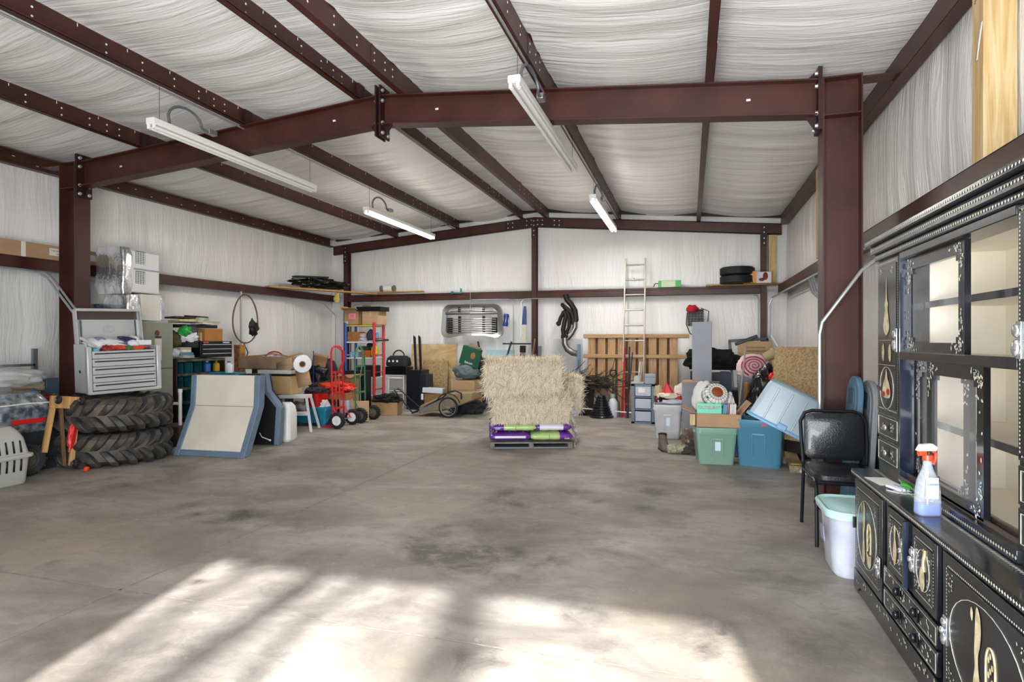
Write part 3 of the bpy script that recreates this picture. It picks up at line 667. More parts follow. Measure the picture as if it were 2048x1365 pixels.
# furniture dolly on its end
DOL = wood('#c79c62', '#a67c46', 'z')
def dolly():
    t = thing('furniture_dolly', 'wooden furniture dolly standing on end with round casters', 'dolly', (-6.42, 4.74, .075), rot=(-.10, .14, 1.32))
    for s in (-1, 1): obj('rail', MB().box((s*(.115 if s > 0 else .13), 0, .33 if s > 0 else .40), (.05, .035, .68 if s > 0 else .54), (0, 0 if s > 0 else .06, 0)), DOL, t, bev=.003)
    for z in (.66, ): obj('cross_board', MB().box((0, -.03, z), (.32, .03, .13)), DOL, t, bev=.003)
    obj('rear_board', MB().box((.02, .035, .30), (.035, .02, .62), (0, -.15, 0)), wood('#7d5f3e', '#5c4228', 'z'), t)
    for s, z in ((-1, .68), (1, .68), (1, .01)):
        if 1:
            q = obj('caster', MB().lathe([(0, -.018), (.038, -.018), (.045, -.008), (.045, .008), (.038, .018), (0, .018)], 20, TM((s*.11, -.095, z), (0, PI/2, 0))), RUBBER, t)
            obj('fork', MB().box((s*.11, -.062, z), (.05, .03, .05)).cyl((s*.11-.028, -.09, z), (s*.11+.028, -.09, z), .01), GALV, q)
    obj('rag', MB().blob((.08, -.03, .30), (.035, .02, .14), 4, .4, 3), REDP, t)
dolly()
slab('orange_block', 'small orange plastic piece on the floor left of the tractor tyres', 'plastic piece', (-6.16, 4.84, .028), (.04, .05, .05), mat('#e2431f', .4), (0, .2, .4), .01)
# tractor tyres
TYRE = mat('#2f2e2f', .72, c2='#6b6154', vs=6, var=.1, bump=.2, bs=30); LUG = mat('#23262c', .5, c2='#4a4640', vs=9, bump=.2, bs=30)
def ttyre(z, lab, rz, Ro=.60, H=.37):
    t = thing('tractor_tyre', lab, 'tyre', (-6.50, 5.45, z), rz, 'stacked tractor tyres')
    Ri = .31
    mb = MB(); k = H/2
    prof = [(Ri, k-.10), (Ri+.02, k-.14), (Ri+.1, k-.17), (Ro-.12, k-.165), (Ro-.055, k-.12), (Ro-.045, k), (Ro-.055, k+.12), (Ro-.12, k+.165), (Ri+.1, k+.17), (Ri+.02, k+.14), (Ri, k+.10), (Ri+.03, k+.07), (Ro-.12, k+.08), (Ro-.12, k-.08), (Ri+.03, k-.07)]
    mb.lathe(prof, 56, closed=True); obj('carcass', mb, TYRE, t)
    first = None; n = 19
    for s in (1, -1):
        mb = MB()
        # curved lug from the centre line out over the shoulder
        L = [(0.0, .005, Ro-.030, .095), (.05, .06, Ro+.008, .090), (.09, .12, Ro+.008, .088), (.115, .175, Ro-.035, .092), (.125, .190, Ro-.10, .085)]
        A = []
        for a, zz_, r, wd in L:
            aa = a/Ro*1.1
            ring = []
            for dr, dw in ((-.07, -wd*.65), (-.07, wd*.65), (0, wd*.42), (0, -wd*.42)):
                rr = r+dr+(.0 if zz_ < .15 else 0); an = aa+dw/Ro; ring.append(mb.v((rr*math.cos(an), rr*math.sin(an), k+s*(zz_-(.0 if zz_ < .16 else (.03 if dr < 0 else 0))))))
            A.append(ring)
        for p, q in zip(A, A[1:]):
            for i in range(4): mb.f([p[i], p[(i+1) % 4], q[(i+1) % 4], q[i]])
        mb.f(A[0][::-1]); mb.f(A[-1])
        lug = obj('lug', mb, LUG, t, bev=.008)
        for i in range(n):
            c = lug if i == 0 else lug.copy()
            if i: COL.objects.link(c)
            c.rotation_euler = (0, 0, 2*PI*i/n+(PI/n if s > 0 else 0))
    return t
ttyre(0, 'lower of the two stacked tractor tyres under the tool chest', .1)
ttyre(.385, 'upper of the two stacked tractor tyres under the tool chest', .24)
# tool chest
ALU = mat('#cfd0d1', .34, .35, bump=.02, bs=60); ALU_D = mat('#4c4f53', .4, .5)
def chest():
    ang = math.atan2(.72, .22)
    t = thing('tool_chest', 'open silver tool chest with five drawers resting tilted on the tractor tyres', 'tool chest', (-6.60, 5.23, .785), rot=(0, -.03, ang))
    W, D, H = .75, .32, .53
    mb = MB()
    for x0 in (0, W-.012): mb.prism([(x0, 0), (x0+.012, 0), (x0+.012, H), (x0, H)], 0, D)
    mb.bx(0, W, D-.01, D, 0, H+.02); mb.bx(0, W, 0, D, 0, .012); mb.bx(0, W, .0, D, H-.09, H-.08)
    obj('body', mb, ALU, t, smooth=False)
    for x0 in (-.03, W-.02): obj('corner_trim', MB().bx(x0, x0+.05, -.03, .03, -.01, H+.01), ALU, t, bev=.008)
    obj('side_panel', MB().bx(-.03, -.014, 0, D, 0, H+.04), ALU, t, bev=.004)
    obj('bottom_trim', MB().bx(-.02, W+.02, -.035, .01, -.015, .02), ALU, t, bev=.005)
    for k in range(5):
        z = .03+k*.092; q = obj('drawer', MB().bx(.03, W-.03, -.018, .02, z, z+.086), ALU, t, bev=.003)
        obj('drawer_pull', MB().bx(.05, W-.05, -.030, -.018, z+.064, z+.078), ALU, q, bev=.003); obj('pull_gap', MB().bx(.05, W-.05, -.022, -.0185, z+.050, z+.062), BLACK, q)
    obj('lock', MB().cyl((-.031, .16, .25), (-.038, .16, .25), .018, n=12), ALU_D, t)
    # lid standing open
    M = TM((0, D, H+.02), (-.12, 0, 0))
    mb = MB(M); mb.bx(-.01, W-.04, 0, .015, 0, .43); mb.bx(-.01, W-.04, -.075, .015, .42, .432); mb.bx(-.01, .003, -.075, .015, .0, .43); mb.bx(W-.053, W-.04, -.075, .015, 0, .43)
    q = obj('lid', mb, ALU, t, smooth=False)
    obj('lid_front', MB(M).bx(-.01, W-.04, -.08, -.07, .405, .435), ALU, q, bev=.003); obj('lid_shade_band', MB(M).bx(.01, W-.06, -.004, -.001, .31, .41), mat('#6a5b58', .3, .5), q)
    for x in (.05, W-.10): obj('gas_strut', MB(M).cyl((x, -.02, -.02), (x, -.03, .30), .008), ALU_D, q)
    c = [(W/2+.06*math.cos(a)-.02, -.006, .19+.045*math.sin(a)) for a in [2*PI*i/24 for i in range(24)]]
    obj('badge_ring', MB(M).tube(c, .003, 6, closed=True), ALU, q)
    for k in range(3): obj('badge_arc', MB(M).tube([(W/2-.05+k*.025+.022*math.cos(a), -.006, .19+.032*math.sin(a)) for a in [PI/3+PI*1.33*i/12 for i in range(13)]], .003, 6), ALU, q)
    return t, ang
chest_t, chest_a = chest()
def inchest(x, y, z): return (Matrix.Translation((-6.60, 5.23, .785)) @ Euler((0, -.03, chest_a)).to_matrix().to_4x4() @ Vector((x, y, z)))
R2 = random.Random(3)
ITEMS = [('paper_towel_roll', 'white paper roll lying in the tool chest at its right end', 'paper roll', .56, .20, .60, (.08, .05, .05), '#ececea'),
    ('instruction_sheet', 'crumpled white sheets of paper piled at the back of the tool chest', 'paper', .26, .19, .575, (.24, .10, .07), '#d9d6dd'),
    ('red_pouch', 'small red pouch in the middle of the tool chest', 'pouch', .25, .09, .51, (.07, .04, .035), '#c4302b'),
    ('red_rag', 'orange-red crumpled rag in the middle of the tool chest', 'rag', .37, .11, .51, (.09, .05, .035), '#d2482f'),
    ('green_pouch', 'small green packet in the tool chest beside the red rag', 'packet', .47, .08, .50, (.05, .035, .03), '#1f8a3e'),
    ('blue_packet', 'blue and white packet lying across the papers in the tool chest', 'packet', .40, .15, .57, (.13, .05, .03), '#5d6590'),
    ('white_pouch', 'white folded bag at the left end of the tool chest', 'bag', .13, .14, .56, (.11, .07, .06), '#e5e5ea')]
for i, (n, lab, cat, x, y, z, s, c) in enumerate(ITEMS):
    p = inchest(x, y, z); bag(n, lab, cat, p, s, mat(c, .5, bump=.4, bs=25), 20+i, .3, (0, 0, chest_a), .8, 3)
for i, (n, lab, cat, x, y, z, s, c) in enumerate([('silver_wrapper', 'crumpled grey and purple wrapper at the left of the pile in the tool chest', 'wrapper', .20, .16, .60, (.10, .06, .04), '#8d8aa6'), ('red_wrapper', 'thin dark red wrapper under the white sheets in the tool chest', 'wrapper', .21, .07, .50, (.05, .05, .05), '#8e1f2a'), ('navy_sleeve', 'dark navy sleeve lying at the right of the pile in the tool chest', 'sleeve', .46, .12, .62, (.10, .04, .025), '#2e3350'), ('white_cup', 'white lump in front of the paper roll in the tool chest', 'wrapper', .52, .10, .56, (.06, .05, .04), '#e9e9ee'), ('black_cloth', 'black cloth filling the right end of the tool chest', 'cloth', .64, .08, .46, (.08, .07, .06), '#17171a')]):
    bag(n, lab, cat, inchest(x, y, z), s, mat(c, .45, bump=.4, bs=25), 140+i, .35, (0, .2, chest_a), .8, 3)
for n, lab, x, y, z, s, c in (('orange_box', 'flat orange-red box near the right end of the tool chest', .57, .06, .50, (.16, .07, .055), '#d6472e'), ('white_box', 'flat white box near the right end of the tool chest', .64, .14, .57, (.18, .1, .06), '#e6e8ea'), ('light_blue_box', 'small light blue box at the left front corner of the tool chest', .09, .05, .49, (.06, .05, .05), '#6fb0d0')):
    slab(n, lab, 'box', inchest(x, y, z), s, mat(c, .45), (0, 0, chest_a), .003)
slab('steel_level', 'flat pale metal bar sticking out of the left end of the tool chest', 'bar', inchest(.05, .09, .58), (.24, .03, .03), ALU, (0, .55, chest_a))
for k in range(7):
    o = obj('socket', MB().lathe([(.008, 0), (.014, 0), (.014, .03), (.009, .03), (.008, 0)], 12), CHROME, loc=inchest(.22+k*.045, .035, .475), rot=(PI/2-.5, 0, chest_a))
    tag(o, 'chrome wrench socket in the row along the front of the open tool chest', 'socket', 'sockets along the front of the tool chest')
slab('file_tool', 'dark hand tool lying over the right front edge of the tool chest', 'tool', inchest(.66, .03, .48), (.1, .03, .025), ALU_D, (0, .4, chest_a+.4))
# air conditioner wrapped in foil, foil parcel, grey cabinet
FOIL = mat('#e6e7ea', .18, .85, bump=.7, bs=7, bd=.05, c2='#cfd0d4', vs=6, st=(1, 1, .45))
t = thing('air_conditioner', 'white window air conditioner with two vents, partly wrapped in silver foil', 'air conditioner', (-7.36, 6.38, 2.035), rot=(0, 0, .05))
obj('case', MB().box((0, .03, .29), (.44, .54, .56)), WHITE, t, bev=.015)
obj('foil_wrap', MB().loft([(-.02, .46, .14, .04), (.1, .49, .17, .04), (.3, .465, .14, .04), (.5, .49, .17, .04), (.6, .44, .13, .05)], 5, TM((-.01, -.22, 0))), FOIL, t)
for z in (.13, .40):
    mb = MB(); mb.bx(.222, .226, -.10, .05, z, z+.17); q = obj('vent', mb, mat('#5c6064', .5), t)
    mb = MB()
    for k in range(7): mb.bx(.226, .232, -.10, .05, z+.008+k*.023, z+.018+k*.023)
    for k in range(4): mb.bx(.226, .233, -.09+k*.04, -.082+k*.04, z, z+.16)
    obj('vent_grille', mb, WHITE_P, q)
obj('seam', MB().bx(.221, .227, -.13, .29, .315, .335), GREY, t)
t = thing('foil_parcel', 'cream carton wrapped in silver foil between the air conditioner and the grey cabinet', 'parcel', (-7.34, 6.40, 1.67), .08)
obj('carton', MB().box((.02, .14, .18), (.36, .34, .36)), mat('#e3dfd2', .7), t, bev=.006); obj('foil_wrap', MB().loft([(0, .4, .20, .04), (.18, .43, .24, .04), (.34, .4, .2, .06)], 5, TM((0, -.15, 0))), FOIL, t); obj('foil_strip', MB().box((.2, .33, .18), (.02, .07, .35)), FOIL, t, bev=.006)
GC = mat('#8f9283', .5, var=.05)
t = thing('metal_cabinet', 'grey green metal cabinet standing under the foil parcel behind the tool chest', 'cabinet', (-7.36, 6.62, 0), .12)
obj('body', MB().box((0, 0, .825), (.42, .62, 1.65)), GC, t, bev=.008); obj('door_seam', MB().box((.212, 0, 1.0), (.003, .6, .008)), BLACK, t)
obj('maker_badge', MB().cyl((.211, .0, 1.5), (.216, .0, 1.5), .04, n=20), mat('#6b3a28', .5), t); obj('rating_label', MB().box((.212, .02, 1.27), (.003, .13, .3)), mat('#d6d0c2', .6), t); obj('black_strip', MB().box((.212, .02, 1.445), (.004, .12, .02)), BLACK, t)
t = thing('metal_shelf_bracket', 'galvanised angle shelf beside the air conditioner holding dark parts', 'shelf', (-7.45, 5.98, 1.64)); 
obj('upright', MB().bx(-.02, .03, -.16, -.12, 0, .36), GALV, t); obj('board', MB().bx(-.2, .2, -.16, .26, -.02, 0), mat('#6d5334', .7), t)
slab('grey_box', 'dark blue and grey box on the bracket shelf left of the foil parcel', 'box', (-7.42, 6.06, 1.76), (.3, .3, .22), mat('#3c4450', .5, c2='#aab4bd', vs=8), (0, 0, .1))
slab('support_plank', 'brown plank carrying the bracket shelf beside the grey green cabinet', 'plank', (-7.5, 6.0, .81), (.1, .2, 1.6), mat('#4b3524', .8))
# long cardboard box on the left girt
t = thing('long_cardboard_box', 'long brown cardboard box lying on the left wall girt, passing behind the column', 'box', (-7.72, 4.875, GZ1))
obj('body', MB().box((-.0, 0, .09), (.16, 2.75, .18)), CARD, t, bev=.005); obj('white_tape', MB().box((.082, .345, .09), (.004, .05, .182)), PAPER, t)
obj('shipping_label', MB().box((.082, .80, .10), (.004, .30, .09)), PAPER, t); obj('shipping_label', MB().box((.082, 1.24, .09), (.004, .18, .08)), PAPER, t); text('label_print', 'THIS SIDE UP  >  23', .028, BLACK, t, (.0845, .78, .115), (PI/2, 0, PI/2)); text('label_print', '4 004471 9', .022, BLACK, t, (.0845, .78, .078), (PI/2, 0, PI/2))
# strut channels and disconnect box on the left wall
t = thing('strut_channel', 'galvanised strut channel running level along the left wall above the clutter', 'channel', (-7.55, 0, 0)); obj('rail', MB().bx(-.02, .02, 2.5, 5.28, 1.09, 1.12), GALV, t); obj('clamp', MB().box((.01, 4.55, 1.08), (.05, .05, .12)), GALV, t, bev=.003); obj('upright', MB().bx(-.02, .02, 5.26, 5.31, .6, 1.3), GALVD, t)
conduit([(-7.5, 2.5, 1.0), (-7.5, 5.0, 1.0)]+arc((-7.5, 5.0, .88), .12, PI/2, 0, 5, 'yz')[1:]+[(-7.5, 5.12, .78)], 'grey conduit bending down below the strut channel on the left wall', .012)
slab('switch_box', 'dark blue electrical box beside the left column, below the conduit', 'electrical box', (-7.3, 5.28, .86), (.1, .14, .18), mat('#3c4a5c', .4), bev=.006)

# ================================================================== shelf unit with bins, foam ramps, table pile
DK = mat('#33251f', .6, var=.3, vs=7); BIN = mat('#1c5a63', .5, var=.35, vs=5)
t = thing('bin_shelf', 'low dark metal shelf unit with blue green bins against the left wall', 'shelf', (-7.36, 7.48, 0))
for y in (-.47, .47): obj('side_panel', MB().bx(-.2, .18, y-.01, y+.01, 0, 1.12), DK, t)
obj('back_panel', MB().bx(-.2, -.19, -.46, .46, 0, 1.12), BIN, t)
for k in range(6): obj('shelf_board', MB().bx(-.19, .18, -.46, .46, .04+k*.21, .06+k*.21).bx(.17, .19, -.46, .46, .03+k*.21, .065+k*.21), mat('#4f5a50', .5, c2='#3a2f28', vs=9), t)
for k in range(5):
    for j in range(5):
        obj('bin_divider', MB().bx(-.18, .10, -.45+.18*(j+.9), -.44+.18*(j+.9), .06+k*.21, .22+k*.21), BIN, t)
t = thing('drawer_chest', 'black three drawer tool chest on top of the bin shelf under the cardboard box', 'tool chest', (-7.30, 7.75, 1.135), .0)
obj('body', MB().bx(-.15, .15, -.33, .33, 0, .25), BLACK_G, t, bev=.006)
for z, h in ((.015, .05), (.075, .06), (.145, .06)):
    q = obj('drawer', MB().bx(.145, .16, -.31, .31, z, z+h), BLACK, t, bev=.003); obj('drawer_pull', MB().bx(.16, .17, -.29, .29, z+h-.012, z+h-.002), ALU, q)
obj('badge', MB().box((.152, -.22, .23), (.004, .1, .025)), mat('#b5443a', .4), t); obj('badge', MB().box((.152, .2, .23), (.004, .14, .02)), ALU, t)
carton('small brown cardboard box on top of the black three drawer chest', -7.42, -7.17, 7.53, 7.90, 1.386, 1.58, m=mat('#a87038', .8, var=.1, vs=5), tm=mat('#a9a9a9', .3))
slab('notebook', 'tan book leaning left of the small brown box on the black chest', 'book', (-7.3, 7.49, 1.45), (.2, .04, .14), mat('#b39a68', .7), (0, 0, 0))
for i, (n, lab, x, y, z, s, c, rz) in enumerate([
    ('tape_case', 'light grey plastic case on the lower book pile left of the black chest', -7.25, 7.18, 1.155, (.22, .24, .04), '#9a9c90', .1), ('manual', 'blue and cream manual in the lower book pile on the bin shelf', -7.25, 7.17, 1.197, (.22, .22, .04), '#54798c', -.1),
    ('manual', 'cream manual in the middle of the lower book pile on the bin shelf', -7.26, 7.16, 1.238, (.2, .2, .04), '#d5cdb4', .15), ('manual', 'brown and white manual on top of the lower book pile on the bin shelf', -7.26, 7.16, 1.278, (.2, .2, .035), '#a89f8d', 0),
    ('leather_case', 'flat black leather case under the upper magazine pile', -7.32, 7.5, 1.615, (.26, .62, .05), '#1b1b1e', 0), ('magazine', 'white edged magazine on the black leather case', -7.26, 7.56, 1.655, (.2, .26, .025), '#c9ced0', .2),
    ('newspaper', 'folded yellowed newspaper low in the upper pile', -7.32, 7.32, 1.69, (.26, .4, .035), '#c9b98e', -.15), ('newspaper', 'long thin tan newspaper sticking out of the upper pile to the right', -7.28, 7.62, 1.69, (.2, .5, .02), '#bfae86', .1),
    ('magazine', 'cream and blue magazine in the middle of the upper pile', -7.3, 7.5, 1.725, (.24, .3, .04), '#a9b3a6', .25), ('magazine', 'dark brown magazine at the left of the upper pile', -7.32, 7.25, 1.74, (.24, .42, .025), '#3b2c20', -.1), ('binder', 'dark folder lying highest on the upper pile', -7.3, 7.5, 1.765, (.2, .34, .02), '#2d2722', .3)]):
    slab(n, lab, 'book' if n == 'manual' else n.replace('_', ' '), (x, y, z), s, mat(c, .7, var=.15, vs=12), (0, R2.uniform(-.06, .06), rz), .003)
slab('cloth_stack', 'black folded cloth between the lower book pile and the black chest', 'cloth', (-7.3, 7.33, 1.34), (.26, .3, .12), CLOTH_K, (0, 0, .1), .02)
o = thing('shopping_bag', 'green and white plastic shopping bag stuffed on the left end of the pile', 'bag', (-7.22, 7.22, 1.49))
obj('white_side', MB().blob((0, .04, -.03), (.09, .16, .10), 8, .35, 3), mat('#ebe7ea', .35, bump=.4, bs=20), o); obj('green_side', MB().blob((.03, -.05, .04), (.08, .10, .085), 9, .35, 3), mat('#23a045', .35, bump=.3, bs=20), o); obj('dark_side', MB().blob((.02, .06, .07), (.08, .11, .06), 10, .3, 3), mat('#4a454c', .4), o)
bag('olive_bag', 'olive cloth bag at the far left end of the pile by the grey green cabinet', 'bag', (-7.3, 7.06, 1.40), (.12, .1, .13), mat('#4b4524', .8), 14)
bag('white_rag', 'white crumpled rag left of the lower book pile', 'rag', (-7.25, 7.04, 1.21), (.08, .08, .07), CLOTH_W, 15)
for n, lab, y, z, c, cc in (('spray_can', 'blue spray can on the top shelf of the bin unit', 7.66, .91, '#2c5c9e', '#a9c5e0'), ('mustard_tin', 'yellow tin on the top shelf of the bin unit at its right end', 7.85, .91, '#b58a1c', '#8a6a10')):
    bottle(n, lab, 'can', (-7.25, y, z), .05, .17, mat(c, .4), mat(cc, .4))
bag('cable_coil', 'tangle of pale cable on the second shelf of the bin unit', 'cable', (-7.22, 7.72, .75), (.08, .07, .05), mat('#b9c2c8', .4), 17, .4)
# white pvc pipe frame between tyres and ramp
o = obj('plastic_pipe', MB().tube([(-6.55, 6.45, .26), (-6.55, 6.45, .72)], .022, 10).tube([(-6.55, 6.45, .55), (-6.70, 6.40, .55)], .02, 10).tube([(-6.55, 6.45, .70), (-6.55, 6.45, .745)], .028, 10), WHITE); tag(o, 'white plastic pipe tee standing between the tractor tyres and the foam ramp', 'pipe')
slab('lumber_block', 'short wooden crate behind the tractor tyres under the white pipe', 'crate', (-6.62, 6.5, .13), (.4, .4, .26), mat('#4a3a30', .8))
# foam ramps
CREAM = mat('#d9d2c3', .7, var=.05, vs=3, bump=.1, bs=12); BORD = mat('#66798c', .6, var=.1, vs=6, bump=.25, bs=30)
def ramp(c, rz, lab, W=.98, mirror=False):
    t = thing('foam_ramp', lab, 'foam ramp', c, rz)
    P = [(0.0, .0), (.28, .58), (.30, .96)]         # (y, z) outer face
    th = .09; b = .075
    def strip(x0, x1, a, b_, off, thick, sk=.0):
        mb = MB()
        for (y0, z0), (y1, z1) in zip(P, P[1:]):
            pass
        return mb
    def band(x0, x1, P_, off, thick):
        mb = MB(); n = len(P_)
        A = [[mb.v((x+.26*0, y-off, z)) for (y, z) in P_] for x in (x0, x1)]; B = [[mb.v((x, y-off+thick, z)) for (y, z) in P_] for x in (x0, x1)]
        for i in range(n-1):
            mb.f([A[0][i], A[1][i], A[1][i+1], A[0][i+1]]); mb.f([B[0][i], B[0][i+1], B[1][i+1], B[1][i]])
            mb.f([A[0][i], A[0][i+1], B[0][i+1], B[0][i]]); mb.f([A[1][i], B[1][i], B[1][i+1], A[1][i+1]])
        mb.f([A[0][0], B[0][0], B[1][0], A[1][0]]); mb.f([A[0][-1], A[1][-1], B[1][-1], B[0][-1]])
        return mb
    obj('core', band(b*.5, W-b*.5, P, 0, th), CREAM, t, ang=20)
    for x0 in (0, W-b): obj('border', band(x0, x0+b, P, .012, th+.03), BORD, t, bev=.01, ang=30)
    dz = b*.9; y1 = P[1][0]*dz/P[1][1]
    obj('bottom_border', band(b, W-b, [(0, 0), (y1, dz)], .012, th+.03), BORD, t, bev=.01)
    obj('seam', MB().box((W/2, P[1][0]-.004, P[1][1]), (W-2*b, .006, .006)), mat('#8f897d', .8), t)
    return t
r1 = ramp((-6.03, 5.84, 0), .07, 'cream foam ramp with blue grey padded borders, bent in the middle')
t = thing('foam_ramp', 'second foam ramp standing behind the first, its bent blue grey edge and black underside showing', 'foam ramp', (at(548, 6.75), 6.75, 0), .18)
xa = -.52
obj('underside', MB().prism([(xa, 0), (-.02, 0), (0, .50), (-.16, .72), (-.20, .94), (xa, .94)], .03, .30), mat('#0c0c10', .8), t, bev=.01)
Q = [(-.20, .95), (-.16, .72), (.02, .50), (-.01, 0)]
def edge(Q, w, y0, y1):
    mb = MB(); A = []
    for x, z in Q: A.append([mb.v((x, y0, z)), mb.v((x+w, y0, z)), mb.v((x+w, y1, z)), mb.v((x, y1, z))])
    for a, b in zip(A, A[1:]):
        for i in range(4): mb.f([a[i], a[(i+1) % 4], b[(i+1) % 4], b[i]])
    mb.f(A[0][::-1]); mb.f(A[-1]); return mb
obj('edge_border', edge(Q, .075, 0, .12), BORD, t, bev=.012)
obj('bolt', MB().cyl((-.22, .03, .16), (-.17, .0, .11), .006).cyl((-.17, .0, .11), (-.05, -.01, .07), .007).sph((-.05, -.01, .07), .014, 6), WHITE, t)
# white canister with dark handle panel
t = thing('plastic_canister', 'white plastic canister with dark blue handle panel beside the foam ramp', 'canister', (at(569, 7.1), 7.12, 0), .22)
obj('body', MB().loft([(0, .20, .24, .04), (.03, .24, .28, .05), (.38, .24, .28, .05), (.48, .21, .26, .06), (.53, .13, .20, .05)], 6), WHITE, t)
obj('handle_panel', MB().box((-.03, -.142, .40), (.12, .015, .16), (0, .15, 0)), mat('#2a3a55', .4), t, bev=.006); obj('handle_grip', MB().box((-.02, -.152, .42), (.07, .012, .045)), WHITE, t, bev=.006)
# step stool
SW = mat('#d3d5d2', .5, var=.08)
t = thing('step_stool', 'white painted metal step stool with splayed legs holding boxes', 'step stool', (at(590, 8.02), 8.02, 0), .30)
obj('top_tread', MB().box((0, 0, .525), (.46, .24, .05)), SW, t, bev=.006)
for s, q in ((-1, -1), (1, -1), (-1, 1), (1, 1)): obj('leg', MB().raw([(s*.19, q*.11, .53), (s*.225, q*.11, .53), (s*.225, q*.085, .53), (s*.19, q*.085, .53), (s*.30, q*.22, 0), (s*.335, q*.22, 0), (s*.335, q*.195, 0), (s*.30, q*.195, 0)], [(0, 1, 2, 3), (7, 6, 5, 4), (0, 4, 5, 1), (1, 5, 6, 2), (2, 6, 7, 3), (3, 7, 4, 0)]), SW, t)
obj('step', MB().box((0, -.13, .27), (.50, .14, .05)), SW, t, bev=.005)
bag('paper_bundle', 'bundle of papers and cloth under the step stool', 'bundle', (at(592, 8.02), 8.08, .34), (.15, .07, .09), mat('#8e8b86', .7, c2='#3b3d45', vs=12), 31, .3)
# cartons above the stool with the film roll
xb = at(562, 8.15)
carton('tan cardboard box with dark slots on the step stool', xb-.30, xb+.26, 7.98, 8.34, .552, .835, m=mat('#c7a878', .8, var=.08, vs=3), tape=False, rz=.12)
slab('black_tray', 'black tray lying on the tan box under the white panel', 'tray', (xb-.12, 8.14, .852), (.74, .34, .03), BLACK, (0, 0, .1))
slab('white_board', 'white flat panel edge under the long open carton', 'panel', (xb-.02, 8.14, .90), (.58, .3, .06), WHITE_P, (0, 0, .1))
t = thing('long_carton', 'long open cardboard carton lying across the boxes behind the foam ramp', 'box', (xb-.12, 8.24, .935), .06)
obj('body', MB().box((-.10, 0, .10), (1.05, .34, .20), (0, 0, 0)), mat('#a58a70', .8, c2='#8a6f59', vs=4), t, bev=.02); obj('flap', MB().raw([(.10, -.20, .10), (.36, -.19, .20), (.42, -.22, .05), (.22, -.24, -.17), (.12, -.22, -.10)], [(0, 1, 2, 3, 4)]), CARD, t, sol=.006)
obj('flap', MB().raw([(.46, -.24, -.02), (.68, -.22, .02), (.76, -.26, -.22), (.54, -.28, -.28)], [(0, 1, 2, 3)]), CARD, t, sol=.006); obj('torn_edge', MB().tube([(-.6, -.15, .20), (-.2, -.16, .22), (.0, -.15, .25), (.3, -.16, .21), (.5, -.1, .26)], .012, 5), CARD2, t)
t = thing('film_roll', 'fat white roll of plastic film with cardboard core lying on the carton', 'roll', (at(608, 8.0), 7.96, 1.03), rot=(0, 0, .62))
obj('film', MB().lathe([(.05, -.01), (.130, 0), (.135, .01), (.135, .55), (.05, .55)], 40, TM((0, 0, 0), (-PI/2, 0, 0))), mat('#f1f1f3', .25, bump=.1, bs=8), t); obj('core', MB().lathe([(.036, -.012), (.05, -.012), (.05, .5), (.036, .5)], 24, TM((0, 0, 0), (-PI/2, 0, 0)), closed=True), CARD2, t)
obj('bore', MB().lathe([(0, .03), (.036, .03)], 24, TM((0, 0, 0), (-PI/2, 0, 0))), mat('#574435', .9), t)
hx_ = at(549, 8.9); o = obj('red_hoop', MB().tube(arc((hx_, 8.9, .94), .26, .1, PI-.1, 20), .012, 8), RED); tag(o, 'thin red hoop arching up behind the long carton', 'hoop')
o = obj('blue_hoop', MB().tube(arc((hx_+.04, 8.94, .94), .20, .5, PI-.9, 16), .008, 8), SKY); tag(o, 'thin blue hoop inside the red hoop behind the long carton', 'hoop')
slab('storage_crate', 'dark crate standing behind the tan box and holding up the hoops', 'crate', (hx_-.05, 8.92, .47), (.55, .4, .94), mat('#3a332d', .8))
o = obj('blue_stick', MB().cyl((-.22, .3, 0), (0, 0, 1.22), .008), BLUE); tag(o, 'thin blue stick poking up right of the film roll', 'stick'); o.location = (at(627, 8.75), 8.75, 0)
slab('blue_tray', 'teal tray with bottles on the crate behind the foam ramp', 'tray', (at(455, 7.35), 7.35, .89), (.42, .3, .06), mat('#1f7f98', .4), (0, 0, .2))
slab('storage_crate', 'dark crate under the teal tray behind the foam ramp', 'crate', (at(447, 7.35), 7.38, .43), (.44, .36, .86), mat('#2d2a28', .8))
bottle('spray_bottle', 'white bottle with blue cap standing on the teal tray', 'bottle', (at(458, 7.35), 7.35, .92), .05, .17, WHITE, BLUE)
# steel pole with hanging loop, gas torch
conduit([(-7.58, 8.78, 0), (-7.58, 8.78, 2.26)], 'upright galvanised conduit on the left wall beside the hanging wire loop', .018)
t = thing('wire_loop', 'large loop of brown wire hanging on the left wall', 'cable', (0, 0, 0)); cy, cz = 8.86, 1.80
obj('loop', MB().tube([(-7.55, cy+.31*math.sin(a)*(1-.12*math.cos(a)), cz-.02+.43*math.cos(a)) for a in [2*PI*i/40 for i in range(40)]], .013, 6, closed=True), mat('#6d5240', .6), t); obj('tail', MB().tube([(-7.55, cy-.05, cz-.44), (-7.54, cy+.05, cz-.62), (-7.54, cy-.12, cz-.9), (-7.55, cy-.14, .6)], .01, 6), mat('#3d3732', .6), t)
bag('cord_bundle', 'black cord reel hanging inside the wire loop', 'cord', (-7.52, 9.02, 1.62), (.05, .10, .14), BLACK, 41, .4, (.35, 0, 0), 1)
t = thing('dartboard_strip', 'tall narrow box in brown and yellow standing behind the upright conduit', 'box', (-7.50, 8.66, 0)); obj('body', MB().bx(-.06, .06, -.07, .07, 0, 1.32), mat('#a87e3a', .6, c2='#71312a', vs=7), t)
slab('white_bracket', 'small white metal bracket on the narrow brown box', 'bracket', (-7.42, 8.66, .98), (.04, .2, .05), WHITE)
